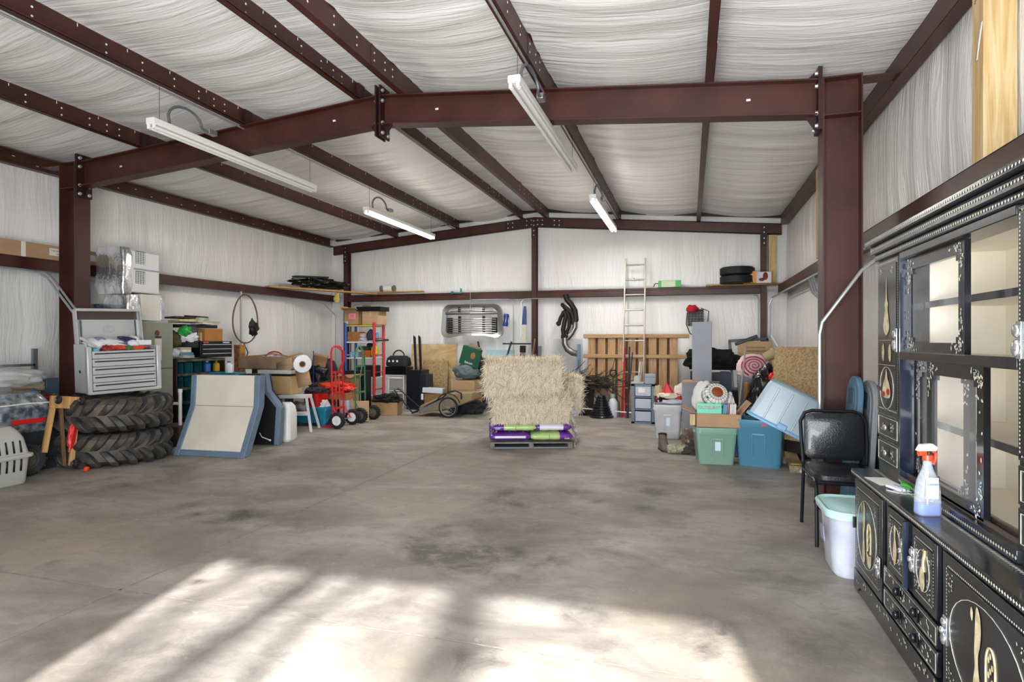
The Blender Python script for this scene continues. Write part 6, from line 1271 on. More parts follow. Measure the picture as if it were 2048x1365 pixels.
# corner: framed carton, spiral towel, hockey stick, bins
a = fr(1464, 1545, 690, 800, 11.0)
t = thing('picture_mount', 'black picture frame leaning in the back right corner around a cardboard box', 'frame', ((a[0]+a[1])/2, 11.1, .55), rot=(-.08, -.06, -.05)); w_, h_ = a[1]-a[0], .86
obj('frame', MB().box((0, 0, h_), (w_, .03, .05)).box((0, 0, .02), (w_, .03, .05)).box((-w_/2+.02, 0, h_/2), (.05, .03, h_)).box((w_/2-.02, 0, h_/2), (.05, .03, h_)), BLACK_G, t)
slab('dark_crate', 'dark crate carrying the black picture frame in the corner', 'crate', ((a[0]+a[1])/2, 11.1, .27), (.72, .4, .54), mat('#26282e', .7))
t = carton('tan cardboard box with printed lines standing inside the black frame', a[0]+.09, a[1]-.03, 10.86, 11.03, .545, 1.38, m=mat('#b2956c', .8), tape=False, rz=-.05)
for k, s in enumerate(['TO THE CUSTOMER', 'MORE INFORMATION', 'PLEASE READ CAREFULLY', 'USE BOTH HANDS WHEN LIFTING', 'TWO PEOPLE TO CARRY', 'KEEP UPRIGHT']): text('printed_line', s, .034, mat('#4a3826', .8), t, (0.02, -.088, .73-k*.058-(.02 if k > 1 else 0)), (PI/2, 0, 0))
# spiral towel
sxx = at(1510, 9.9)
t = thing('swirl_towel', 'pink and white towel with a red spiral pattern draped over the grey bin', 'towel', (sxx-.03, 9.85, .98), rot=(-.35, 0, .1)); obj('cloth', MB().blob((0, 0, 0), (.245, .10, .205), 110, .14, 4), mat('#dcc0c4', .85, bump=.3, bs=25), t)
sp_ = []
for i in range(150):
    th = i*.155; r = .010+.0079*th; sp_.append((r*math.cos(th), -.115+.35*r*r*4*.55, r*math.sin(th)*.85))
obj('spiral_stripe', MB().tube(sp_, [.006+.010*i/150 for i in range(150)], 6, fl=.6), mat('#b02a40', .8), t)
t = tote('trash_can', 'grey plastic trash can under the spiral towel', 'bin', (at(1504, 9.9), 9.92, 0), .42, .36, .86, mat('#7f8c9a', .5), None, .80)
o = obj('hockey_stick', MB().cyl((0, 0, 0), (.10, .06, .98), .014, n=8), mat('#a99c8e', .5)); ox, oy = at(1478, 9.7), 9.62; o.location = (ox, oy, .40); tag(o, 'tan shaft of a black headed squeegee leaning at the left of the black frame', 'pole')
slab('broom_head', 'black bristled head at the top of the tan shaft', 'brush', (ox+.10, oy+.05, 1.40), (.34, .05, .05), BLACK, (0, -.38, 0), .01); slab('pole_base_box', 'dark grey flat shape behind the open games box', 'box', (ox-.02, oy+.0, .2), (.3, .24, .40), mat('#454b57', .6))
o = obj('baseball_bat', MB().lathe([(0, 0), (.025, .01), (.022, .3), (.035, .7), (.033, .78), (0, .8)], 16), wood('#b68a4a', '#8a5f2a')); o.location = (at(1490, 9.4), 9.40, 0); o.rotation_euler = (.05, .02, 0); tag(o, 'yellowish wooden bat standing left of the grey trash can', 'bat')
bag('trash_bag', 'large shiny black trash bag behind the tipped clear bin', 'trash bag', (at(1533, 8.9), 8.72, .45), (.28, .26, .58), TRASH, 112, .18, flat=.74, sub=5)
bag('red_ball', 'bright red balloon like ball on the black trash bag', 'ball', (at(1544, 8.5), 8.40, .92), (.055, .05, .065), mat('#d8101c', .3), 113, .05)
for k, (px, Y, z, lab) in enumerate(((1538, 9.7, 1.17, 'tan plant pot lying left of the other tan pot by the chipboard'), (1557, 9.5, 1.06, 'tan plant pot tucked beside the chipboard sheet'))):
    t = thing('plant_pot', lab, 'plant pot', (at(px, Y), Y, z), rot=(0, PI/2-.4+k*.3, 0)); obj('pot', MB().lathe([(.0, -.08), (.06, -.08), (.085, .05), (.095, .05), (.095, .085), (.08, .085), (.06, -.06), (0, -.06)], 24), mat('#b9a07a', .8), t)
slab('pot_crate', 'dark crate behind the black trash bag carrying the tan pots', 'crate', (at(1548, 9.7), 9.75, .49), (.36, .36, .98), mat('#1e1c1c', .8))
o = obj('white_batten', MB().cyl((0, 0, 0), (.30, -1.1, -.80), .014, n=6), WHITE_P); o.location = (at(1543, 11.3), 11.3, 1.48); tag(o, 'thin white batten slanting down from the black frame towards the chipboard', 'batten')
# chipboard sheets against the right wall
def lean(name, lab, cat, px0, px1, yt, X, th, m, tilt, zb=0):
    pass
y1_, y0_ = atx(1556, 1.25), atx(1638, 1.25)
o = obj('chipboard_sheet', MB().raw([(.91, 7.96, .22), (1.44, 7.38, .22), (1.60, 8.02, 1.315), (1.10, 8.58, 1.315)], [(0, 1, 2, 3)]), OSB, sol=.015, smooth=False); tag(o, 'large chipboard sheet leaning tilted beside the tipped clear bin', 'chipboard')
slab('support_crate', 'dark wooden crate under the chipboard sheet behind the tipped bin', 'crate', (1.24, 8.0, .105), (.45, .45, .21), mat('#2b241f', .8), (0, 0, -.6))
slab('timber_board', 'weathered board leaning on the right wall behind the chipboard sheet', 'board', (1.60, 7.9, .68), (.04, .65, 1.36), wood('#a98a5c', '#86683c', 'z'), (0, .1, 0)) 
for k, (x, y, z0, w_, h_, c, lab, tx) in enumerate(((1.25, 6.55, 0, .03, 1.0, '#3a3230', 'dark plank leaning against the wide column, farthest of the three planks there', .12), (1.34, 6.3, 0, .025, .92, '#54524f', 'grey plank leaning against the wide column, middle of the three planks there', .16), (1.18, 6.35, 0, .03, .72, '#6d5a48', 'brown plank leaning against the wide column, shortest of the three planks there', .2))):
    slab('leaning_plank', lab, 'plank', (x, y, h_/2+.01), (w_, .16, h_), wood(c, '#2b2522'), (0, tx, 0))
o = obj('floor_plank', MB().box((0, 0, .035), (.13, 1.05, .07)), wood('#a89474', '#7d6b50', 'y'), bev=.003); p0, p1 = g(1600, 963), g(1578, 905); o.location = ((p0[0]+p1[0])/2, (p0[1]+p1[1])/2+.1, 0); o.rotation_euler = (0, 0, math.atan2(-(p1[0]-p0[0]), p1[1]-p0[1])); tag(o, 'weathered timber lying on the floor between the teal tote and the black chair', 'timber')
slab('yellow_tag', 'yellow tag on the near end of the floor timber', 'tag', (o.location.x+.42*math.sin(o.rotation_euler.z), o.location.y-.42*math.cos(o.rotation_euler.z), .0722), (.09, .07, .004), mat('#d6cf5a', .6))
bag('white_rags', 'crumpled white paper under the chair by the floor timber', 'paper', (p0[0]+.16, p0[1]+.30, .06), (.10, .12, .07), CLOTH_W, 120, .35)

# ================================================================== chair, folding tables, teal lidded tote
BST = mat('#15171c', .4, .3)
t = thing('banquet_chair', 'black padded metal chair facing the camera beside the lacquered cabinet', 'chair', (.83, 4.50, 0), .0)
W, D = .42, .50
for x in (0, W): 
    obj('back_leg', MB().tube([(x, D+.06, 0), (x, D-.02, .44), (x, D-.03, .48)], .0125, 8), BST, t); obj('front_leg', MB().tube([(x, -.02, 0), (x, .0, .38), (x, .03, .43), (x, .10, .44)], .0125, 8), BST, t)
obj('seat_rail', MB().tube([(0, .04, .42), (0, D, .43), (W, D, .43), (W, .04, .42)], .0125, 8, closed=True), BST, t)
obj('seat', MB().loft([(.43, .40, .44, .06), (.445, .43, .47, .08), (.475, .43, .47, .08), (.495, .36, .40, .07)], 7, TM((W/2, .25, 0))), LEATH, t)
P = [(0, D-.02, .44), (-.01, D+.0, .62), (-.012, D+.04, .78), (.02, D+.05, .845), (.07, D+.055, .862), (W-.07, D+.055, .862), (W-.02, D+.05, .845), (W+.012, D+.04, .78), (W+.01, D, .62), (W, D-.02, .44)]
obj('back_frame', MB().tube(P, .0135, 8), BST, t)
obj('backrest', MB().loft([(-.03, .36, .29, .05), (-.015, .40, .345, .06), (.012, .40, .345, .06), (.03, .33, .27, .05)], 7, TM((W/2, D+.012, .675), (PI/2-.10, 0, 0))), LEATH, t)
# folding tables leaning behind the chair
FTB = mat('#55788f', .5, var=.15, vs=3); FTG = mat('#8d9094', .5); FTD = mat('#47545f', .5)
def ftable(x, y, lab, m, H, W_, tilt):
    t = thing('folding_table_top', lab, 'folding table', (x, y, 0), rot=(0, tilt, 0))
    def out(w, h, r):
        P = [(-w/2, 0), (w/2, 0)]+[(w/2-r+r*math.cos(a), h-r+r*math.sin(a)) for a in [PI/2*i/8 for i in range(9)]]+[(-w/2+r+r*math.cos(a), h-r+r*math.sin(a)) for a in [PI/2+PI/2*i/8 for i in range(9)]]; return P
    M = Matrix.Rotation(PI/2, 4, 'Z')
    obj('top', MB(M).prism(out(W_, H, W_*.46), -.02, .02), m, t, bev=.008); obj('moulded_panel', MB(M).prism([(x_*.74, .06+z*.9) for x_, z in out(W_, H, W_*.42)], .018, .026), m, t, bev=.004)
    obj('handle_recess', MB(M).prism([(x_*.4, H*.80+z*.12) for x_, z in out(W_, H, W_*.45)][:], .026, .030), mat('#3b5568', .5), t); return t
ftable(1.19, 5.28, 'blue grey folding table top with rounded end, nearest the chair', FTB, 1.12, .36, .06)
ftable(1.28, 5.25, 'light grey folding table top with rounded end, in the middle of the three', FTG, 1.09, .42, .06)
ftable(1.37, 5.20, 'dark folding table top with rounded end, nearest the right wall', FTD, 1.08, .50, .06)
slab('green_capped_brush', 'wooden slatted piece with pale green cap behind the folding tables', 'brush', (1.56, 5.15, .62), (.06, .2, 1.22), wood('#b79a6a', '#8f7448'), (0, .03, 0)); slab('green_plastic_piece', 'pale green cap on the wooden slatted piece behind the folding tables', 'cap', (1.58, 5.15, 1.252), (.08, .22, .05), mat('#b9c8a0', .5), (0, .03, 0))
# tote with pale teal lid
MILK = mat('#d6dae6', .35, alpha=.93, c2='#bcc0d2', vs=5, bump=.5, bs=6, bd=.03); LID = mat('#b7dbd8', .3, bump=.06, bs=20)
t = thing('lidded_tote', 'milky storage tote with pale teal lid on the floor in front of the black chair', 'tote', (.765, 3.80, 0))
obj('body', MB().loft([(0, .26, .30, .07, .0, .02), (.02, .29, .33, .08, 0, .02), (.35, .34, .40, .10), (.37, .35, .42, .10)], 7, TM((.20, .26, 0))), MILK, t); obj('lid', MB().loft([(.365, .39, .47, .11), (.395, .40, .48, .11), (.408, .38, .46, .11), (.395, .33, .41, .09), (.40, .31, .39, .08)], 7, TM((.20, .26, 0))), LID, t)
obj('paper_label', MB().box((.008, .22, .24), (.004, .09, .09), (0, -.08, 0)), mat('#8d90a6', .6), t); obj('price_sticker', MB().box((.16, .08, .404), (.05, .035, .002)), PAPER, t)

# ================================================================== lacquered cabinet with mother of pearl inlay
LAC = mat('#0b0c10', .28, coat=.35, bump=.05, bs=50, c2='#1a1c22', vs=6); LACE = mat('#12141a', .3, coat=.5); PEARL = mat('#d8d5c6', .35, c2='#aeb0a4', vs=40); PEARL2 = mat('#d2c7a4', .4, c2='#ab9c76', vs=25)
PGLASS = mat('#ffffff', .02, alpha=.08, coat=.5); CRM = mat('#f6eedd', .5, var=.04, vs=2); SILV = mat('#c9ccd0', .22, .9)
Rc = random.Random(11)
CAB = thing('lacquered_cabinet', 'black lacquered display cabinet with mother of pearl inlay and sliding glass doors on the right', 'cabinet', (0, 0, 0))
LX, HX, BX = .883, 1.0, 1.46       # front of the base, front of the upper part, back
Y0, Y1, ZB = 1.86, 3.765, .685
def dots(mb, a, b, step, r, X, th=.0015):
    """row of small pearl lozenges from a to b = (y, z)"""
    n = max(1, int(math.hypot(b[0]-a[0], b[1]-a[1])/step))
    for k in range(n+1):
        y = a[0]+(b[0]-a[0])*k/n; z = a[1]+(b[1]-a[1])*k/n
        mb.raw([(X-th, y-r, z), (X-th, y, z-r), (X-th, y+r, z), (X-th, y, z+r)], [(0, 1, 2, 3)])
def leafsh(mb, X, y, z, L, w, a, th=.0015):
    c, s = math.cos(a), math.sin(a); P = []
    for u, v in ((0, 0), (.3, .5), (.7, .4), (1, 0), (.7, -.4), (.3, -.5)): P.append((X-th, y+c*u*L-s*v*w, z+s*u*L+c*v*w))
    mb.raw(P, [tuple(range(6))])
def sprig(mb, X, y, z, n, spread, L=.022, a0=0, a1=2*PI):
    for k in range(n):
        a = Rc.uniform(a0, a1); d = Rc.uniform(0, spread); leafsh(mb, X, y+d*math.cos(a), z+d*math.sin(a), L*Rc.uniform(.5, 1.1), L*.5, Rc.uniform(0, 2*PI))
def line(mb, X, P, w=.0016, th=.0012):
    mb.tube([(X-th, y, z) for y, z in P], w, 4)
def smooth(P, k=4):
    out = []; n = len(P)
    for i in range(n):
        a, b, c, d = P[i-1], P[i], P[(i+1) % n], P[(i+2) % n]
        for j in range(k):
            t = j/k; out.append(tuple(.5*(2*b[m]+(c[m]-a[m])*t+(2*a[m]-5*b[m]+4*c[m]-d[m])*t*t+(3*b[m]-a[m]-3*c[m]+d[m])*t**3) for m in (0, 1)))
    return out
def shape(mb, X, P, th=.002):
    P = smooth(P) if len(P) < 14 else P
    mb.raw([(X-th, y, z) for y, z in P], [tuple(range(len(P)))])
def ell(y, z, ry, rz, n=20, w=0): return [(y+ry*math.cos(2*PI*k/n), z+rz*math.sin(2*PI*k/n)*(1+w*math.cos(2*PI*k/n*3))) for k in range(n)]
def peacock(mb, X, y, z, s):
    """tall bulbous figure and a looped basket beside it"""
    q = s*.5
    shape(mb, X, [(y+q*.30+a*q, z+b*q) for a, b in [(.02, 1.0), (-.14, .92), (-.20, .62), (-.16, .30), (-.07, .02), (-.10, -.30), (-.18, -.62), (-.12, -.95), (.10, -.98), (.16, -.60), (.08, -.25), (.10, .10)]])
    shape(mb, X, [(y+q*.24+a*q, z+b*q) for a, b in [(.30, .95), (.22, .86), (.26, .66), (.34, .78)]])
    c = (y-q*.30, z+q*.05); line(mb, X, [(c[0]+.20*q*math.cos(t), c[1]+.42*q*math.sin(t)+(.0 if math.sin(t) > 0 else 0)) for t in [PI*i/14 for i in range(15)]]+[(c[0]-.20*q, c[1]-.55*q)], .0035)
    line(mb, X, [(c[0]+.20*q, c[1]), (c[0]+.20*q, c[1]-.55*q)], .0035)
    for i in range(9): shape(mb, X, ell(c[0]+q*.09*math.sin(i*2.1), c[1]+q*(.26-.10*i), q*.045, q*.065, 14))
    shape(mb, X, [(y-q*.30+a*q, z-q*.62+b*q) for a, b in [(.28, .10), (.22, -.20), (.08, -.36), (-.12, -.36), (-.26, -.18), (-.30, .10), (0, .02)]])
def vase(mb, X, y, z, s):
    shape(mb, X, [(y, z+s*.5), (y-s*.08, z+s*.42), (y-s*.05, z+s*.2), (y-s*.14, z-s*.05), (y-s*.13, z-s*.3), (y-s*.03, z-s*.5), (y+s*.07, z-s*.5), (y+s*.13, z-s*.25), (y+s*.10, z-s*.02), (y+s*.05, z+s*.15), (y+s*.08, z+s*.35)])
def swan(mb, X, y, z, s):
    shape(mb, X, ell(y+.02*s, z-.2*s, .16*s, .28*s)); line(mb, X, [(y-.1*s+.05*s*math.sin(q*5), z+.0*s+q*.5*s) for q in [i/10 for i in range(11)]], .008*s/.2); shape(mb, X, ell(y-.10*s, z+.47*s, .07*s, .045*s))
# ---- base
obj('base_carcass', MB().bx(LX+.02, BX, Y0, Y1-.005, .07, ZB-.03), LAC, CAB, smooth=False)
obj('plinth', MB().bx(LX+.015, BX, Y0, Y1-.01, .0, .07), LACE, CAB, bev=.004)
obj('apron', MB().prism([(0, 0)]*0+[(Y0, .13), (Y1, .13), (Y1, .02), (Y1-.06, .02), (Y1-.12, .06), (Y0+1.0, .06), (Y0+.9, .02), (Y0+.8, .06), (Y0, .06)], -(LX+.02), -(LX+.002), Matrix(((0, -1, 0, 0), (1, 0, 0, 0), (0, 0, 1, 0), (0, 0, 0, 1)))), LACE, CAB, smooth=False)
q = obj('base_top', MB().bx(LX-.012, BX, Y0-.02, Y1, ZB-.03, ZB), LAC, CAB, bev=.004)
mb = MB(); dots(mb, (Y0, ZB-.015), (Y1-.01, ZB-.015), .016, .0065, LX-.012)
e = obj('edge_inlay', mb, PEARL, q, smooth=False); e['kind'] = 'stuff'
mb = MB()
for k in range(120): 
    y = Y0+(Y1-Y0)*k/120; mb.raw([(HX-.028, y, ZB+.001), (HX-.018, y+.006, ZB+.001), (HX-.008, y, ZB+.001), (HX-.018, y-.006, ZB+.001)], [(0, 1, 2, 3)])
e = obj('top_inlay', mb, PEARL, q, smooth=False); e['kind'] = 'stuff'
def door(y0, y1, z0, z1, X, motif, handle=None, parent=CAB, th=.018, hinge=None, arch=False):
    d = obj('door', MB().bx(X, X+th, y0+.003, y1-.003, z0, z1), LAC, parent, bev=.003)
    w, h = y1-y0, z1-z0; m = min(.05, w*.16)
    obj('raised_panel', MB().bx(X-.004, X, y0+m, y1-m, z0+m, z1-m), LAC, d, bev=.003)
    mb = MB(); Xp = X-.004
    for a, b in (((y0+m*.8, z0+m*.8), (y1-m*.8, z0+m*.8)), ((y1-m*.8, z0+m*.8), (y1-m*.8, z1-m*.8)), ((y1-m*.8, z1-m*.8), (y0+m*.8, z1-m*.8)), ((y0+m*.8, z1-m*.8), (y0+m*.8, z0+m*.8))): dots(mb, a, b, .0125, .0042, X)
    e = obj('border_inlay', mb, PEARL, d, smooth=False); e['kind'] = 'stuff'
    mb = MB(); ym, zm = (y0+y1)/2, (z0+z1)/2
    line(mb, Xp, ell(ym, zm, w/2-m*1.5, h/2-m*1.5, 28)+[ell(ym, zm, w/2-m*1.5, h/2-m*1.5, 28)[0]], .0011)
    for sy in (-1, 1):
        for sz in (-1, 1): sprig(mb, Xp, ym+sy*(w/2-m*1.7), zm+sz*(h/2-m*1.9), 12, m*.9, .012)
    obj('line_inlay', mb, PEARL, d, smooth=False)
    mb = MB(); motif(mb, Xp, ym, zm, h*.62); obj('motif_inlay', mb, PEARL2, d, smooth=False)
    if handle:
        hy, hz = handle; q = obj('handle', MB().box((X-.006, hy, hz), (.006, .035, .10)).sph((X-.012, hy, hz+.03), (.008, .016, .016), 6).sph((X-.012, hy, hz-.03), (.008, .018, .022), 6).sph((X-.016, hy, hz), (.010, .012, .014), 6), SILV, d, bev=.002)
    if hinge is not None: obj('hinge', MB().cyl((X-.006, hinge, zm-.03), (X-.006, hinge, zm+.03), .006, n=8), LACE, d)
    return d
def drawer(y0, y1, z0, z1, X, nk=1, n=10, kn=SILV):
    d = obj('drawer', MB().bx(X, X+.018, y0+.003, y1-.003, z0, z1), LAC, CAB, bev=.003); mb = MB(); m = .012; h = z1-z0
    for a, b in (((y0+m, z0+m), (y1-m, z0+m)), ((y0+m, z1-m), (y1-m, z1-m)), ((y0+m, z0+m), (y0+m, z1-m)), ((y1-m, z0+m), (y1-m, z1-m))): line(mb, X, [a, b], .0008)
    for k in range(2*n): y = y0+.04+(y1-y0-.08)*Rc.random(); leafsh(mb, X, y, (z0+z1)/2+Rc.uniform(-.28, .28)*h, .022*Rc.uniform(.5, 1.2), .011, Rc.uniform(0, 6.28))
    obj('line_inlay', mb, PEARL, d, smooth=False)
    for k in range(nk):
        y = y0+(y1-y0)*(k+1)/(nk+1); obj('knob', MB().sph((X-.014, y, (z0+z1)/2), (.012, .016, .020), 8).box((X-.004, y, (z0+z1)/2), (.004, .05, .06)), kn, d, bev=.001)
door(3.255, 3.745, .14, ZB-.05, LX+.002, peacock, (3.285, .30), hinge=3.74)
# the two small doors, the left one ajar
d = door(2.90, 3.16, .35, ZB-.05, LX-.004, vase, (2.925, .50)); d.location = (0, 0, 0)
obj('door_edge', MB().bx(LX-.02, LX-.004, 2.885, 2.90, .35, ZB-.05), mat('#182537', .25, coat=.5), d)
door(2.59, 2.85, .35, ZB-.05, LX+.002, swan, (2.825, .50))
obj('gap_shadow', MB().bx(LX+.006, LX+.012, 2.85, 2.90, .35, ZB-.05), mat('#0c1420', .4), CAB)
drawer(2.59, 3.23, .245, .335, LX+.002, 2, 14, mat('#22242a', .25, .5)); drawer(2.59, 3.23, .14, .235, LX+.002, 2, 14, mat('#22242a', .25, .5))
door(1.88, 2.54, .14, ZB-.05, LX+.002, peacock, (2.50, .36))
mb = MB()
for k in range(60): leafsh(mb, LX, Y0+.05+(Y1-Y0-.1)*Rc.random(), .10+Rc.uniform(-.015, .015), .02*Rc.uniform(.5, 1.2), .01, Rc.uniform(0, 6.28))
obj('apron_inlay', mb, PEARL, CAB, smooth=False)['kind'] = 'stuff'
# ---- upper part: two towers, rails, cornice, cream inside
ZT_, ZC = 1.835, 1.95
TY0, TY1 = 3.40, 3.765; RY0, RY1 = 1.92, 2.29
obj('left_tower', MB().bx(HX+.01, BX, TY0, TY1, ZB, ZT_), LAC, CAB, smooth=False); obj('right_tower', MB().bx(HX+.01, BX, RY0, RY1, ZB, ZT_), LAC, CAB, smooth=False)
obj('tower_cheek', MB().bx(HX, HX+.06, TY0-.012, TY0, ZB, ZT_), mat('#111b2c', .2, coat=.6), CAB)
obj('back_lining', MB().bx(BX-.02, BX, RY1, TY0, ZB, ZT_), CRM, CAB); obj('floor_lining', MB().bx(HX+.12, BX-.02, RY1, TY0, ZB, ZB+.012), CRM, CAB); obj('roof_lining', MB().bx(HX+.10, BX-.02, RY1, TY0, ZT_-.01, ZT_), CRM, CAB)
for y in (RY1, TY0-.008): obj('side_lining', MB().bx(HX+.13, BX-.02, y, y+.008, ZB, ZT_), CRM, CAB)
obj('back_post', MB().bx(BX-.035, BX-.02, 2.80, 2.86, ZB, ZT_), LACE, CAB)
for z, x0 in ((1.565, HX+.12), (1.0, HX+.12)): 
    s = obj('inner_shelf', MB().bx(x0, BX-.02, RY1+.01, TY0-.01, z, z+.012), CRM, CAB); obj('shelf_edge', MB().bx(x0-.012, x0, RY1+.01, TY0-.01, z-.008, z+.022), LACE, s)
obj('middle_rail', MB().bx(HX, HX+.13, RY1, TY0, 1.305, 1.345), LAC, CAB, bev=.003); obj('middle_shelf', MB().bx(HX+.13, BX-.02, RY1+.01, TY0-.01, 1.315, 1.335), CRM, CAB)
obj('lower_rail', MB().bx(HX-.0, HX+.12, RY1, TY0, ZB, ZB+.045), LAC, CAB, bev=.003); obj('upper_rail', MB().bx(HX, HX+.12, RY1, TY0, ZT_-.035, ZT_), LAC, CAB, bev=.003)
mb = MB(); dots(mb, (RY1, ZB+.02), (TY0, ZB+.02), .018, .007, HX); obj('rail_inlay', mb, PEARL, CAB, smooth=False)['kind'] = 'stuff'
obj('door_track', MB().bx(HX+.03, HX+.04, RY1, TY0, ZB+.045, ZB+.06).bx(HX+.07, HX+.08, RY1, TY0, ZB+.045, ZB+.06), mat('#4d4038', .5), CAB)
# cornice stepping forward
c = obj('cornice', MB().bx(HX-.01, BX, Y0+.04, Y1+.01, ZT_, ZT_+.035).bx(HX-.03, BX, Y0+.03, Y1+.02, ZT_+.035, ZT_+.08).bx(HX-.055, BX, Y0+.02, Y1+.035, ZT_+.08, ZC), LAC, CAB, bev=.005)
mb = MB()
for z, X in ((ZT_+.018, HX-.01), (ZT_+.058, HX-.03), (ZC-.018, HX-.055)): dots(mb, (Y0+.05, z), (Y1, z), .021, .0062, X)
obj('cornice_inlay', mb, PEARL, c, smooth=False)['kind'] = 'stuff'
# tower doors
def towerdoor(y0, y1, hy):
    z0, z1 = 1.02, ZT_-.01; X = HX+.0; d = obj('tower_door', MB().bx(X, X+.016, y0+.01, y1-.01, z0, z1), LAC, CAB, bev=.003); m = .03
    obj('raised_panel', MB().bx(X-.004, X, y0+.035, y1-.035, z0+.03, z1-.03), LAC, d, bev=.004)
    mb = MB(); 
    for a, b in (((y0+.025, z0+.015), (y0+.025, z1-.015)), ((y1-.025, z0+.015), (y1-.025, z1-.015)), ((y0+.025, z1-.015), (y1-.025, z1-.015)), ((y0+.025, z0+.015), (y1-.025, z0+.015))): dots(mb, a, b, .013, .0045, X)
    obj('border_inlay', mb, PEARL, d, smooth=False)['kind'] = 'stuff'
    ym = (y0+y1)/2; Xp = X-.0045; mb = MB()
    shape(mb, Xp, [(ym, 1.735), (ym-.012, 1.62), (ym-.03, 1.59), (ym-.022, 1.56), (ym-.05, 1.48), (ym-.04, 1.45), (ym, 1.425), (ym+.04, 1.45), (ym+.05, 1.48), (ym+.022, 1.56), (ym+.03, 1.59), (ym+.012, 1.62)])
    for s in (-1, 1): shape(mb, Xp, ell(ym+s*.055, 1.335, .022, .045, 14, .15))
    shape(mb, Xp, [(ym, 1.25), (ym-.02, 1.20), (ym-.05, 1.17), (ym-.065, 1.11), (ym, 1.095), (ym+.065, 1.11), (ym+.05, 1.17), (ym+.02, 1.20)]); obj('motif_inlay', mb, PEARL2, d, smooth=False)
    mb = MB(); shape(mb, Xp, ell(ym-.03, 1.13, .028, .018), .003); shape(mb, Xp, ell(ym+.045, 1.115, .028, .014), .003); obj('red_flower', mb, mat('#a3202c', .4), d, smooth=False)
    mb = MB(); sprig(mb, Xp, ym, 1.06, 16, .07, .02); obj('green_leaf', mb, mat('#2f6a4c', .4), d, smooth=False)
    mb = MB(); line(mb, Xp, [(y0+.05, 1.27), (y1-.05, 1.27)], .0012); line(mb, Xp, [(y0+.05, 1.40), (y1-.05, 1.40)], .0012); line(mb, Xp, ell(ym, 1.15, .11, .11, 30), .0012)
    for sy in (-1, 1): sprig(mb, Xp, ym+sy*.09, 1.76, 7, .03, .014)
    obj('line_inlay', mb, PEARL, d, smooth=False)
    obj('handle', MB().box((X-.006, hy, 1.40), (.006, .03, .12)).sph((X-.014, hy, 1.43), (.010, .018, .022), 6).sph((X-.014, hy, 1.375), (.012, .018, .028), 6), SILV, d, bev=.002)
    for k in range(2): 
        z0_ = .745+k*.135; dr = obj('tower_drawer', MB().bx(X, X+.016, y0+.01, y1-.01, z0_, z0_+.125), LAC, CAB, bev=.003); mb = MB()
        for a, b in (((y0+.03, z0_+.015), (y1-.03, z0_+.015)), ((y0+.03, z0_+.11), (y1-.03, z0_+.11)), ((y0+.03, z0_+.015), (y0+.03, z0_+.11)), ((y1-.03, z0_+.015), (y1-.03, z0_+.11))): line(mb, X, [a, b], .0012)
        sprig(mb, X, ym-.08, z0_+.06, 8, .03, .02); sprig(mb, X, ym+.08, z0_+.06, 8, .03, .02); obj('line_inlay', mb, PEARL, dr, smooth=False); obj('knob', MB().sph((X-.012, ym, z0_+.06), (.010, .016, .018), 8), SILV, dr)
towerdoor(TY0, TY1, TY0+.03); towerdoor(RY0, RY1, RY1-.03)
# sliding doors
def sliding(y0, y1, z0, z1, X, lab=None, m=.055, lpost=.055):
    d = obj('sliding_door', MB().bx(X, X+.022, y0, y1, z1-m, z1).bx(X, X+.022, y0, y1, z0, z0+m*.8).bx(X, X+.022, y0, y0+m, z0+m*.8, z1-m).bx(X, X+.022, y1-lpost, y1, z0+m*.8, z1-m), LAC, CAB, smooth=False)
    gl = obj('glass', MB().bx(X+.009, X+.013, y0+m, y1-lpost, z0+m*.8, z1-m), PGLASS, d, smooth=False)
    mb = MB()
    for (y, z, sy, sz) in ((y0+m*.5, z1-m*.5, 1, -1), (y1-m*.5, z1-m*.5, -1, -1), (y0+m*.5, z0+m*.45, 1, 1), (y1-m*.5, z0+m*.45, -1, 1)):
        for k in range(34):
            if k % 2: leafsh(mb, X, y+sy*abs(Rc.gauss(0, .045)), z+Rc.uniform(-.016, .016), .02*Rc.uniform(.5, 1.2), .011, Rc.uniform(0, 6.28))
            else: leafsh(mb, X, y+Rc.uniform(-.016, .016), z+sz*abs(Rc.gauss(0, .08)), .02*Rc.uniform(.5, 1.2), .011, Rc.uniform(0, 6.28))
    obj('flower_inlay', mb, PEARL, d, smooth=False)
    # notched inner corners
    for (y, z, sy, sz) in ((y0+m, z1-m, 1, -1), (y1-lpost, z1-m, -1, -1), (y0+m, z0+m*.8, 1, 1), (y1-lpost, z0+m*.8, -1, 1)): obj('corner_notch', MB().box((X+.011, y+sy*.012, z+sz*.012), (.022, .024, .024)), LAC, d)
    return d
sliding(2.745, 3.388, 1.345, ZT_-.037, HX+.03)
sliding(2.80, 3.388, ZB+.05, 1.303, HX+.068)
sliding(2.586, 3.13, ZB+.05, 1.303, HX+.03)
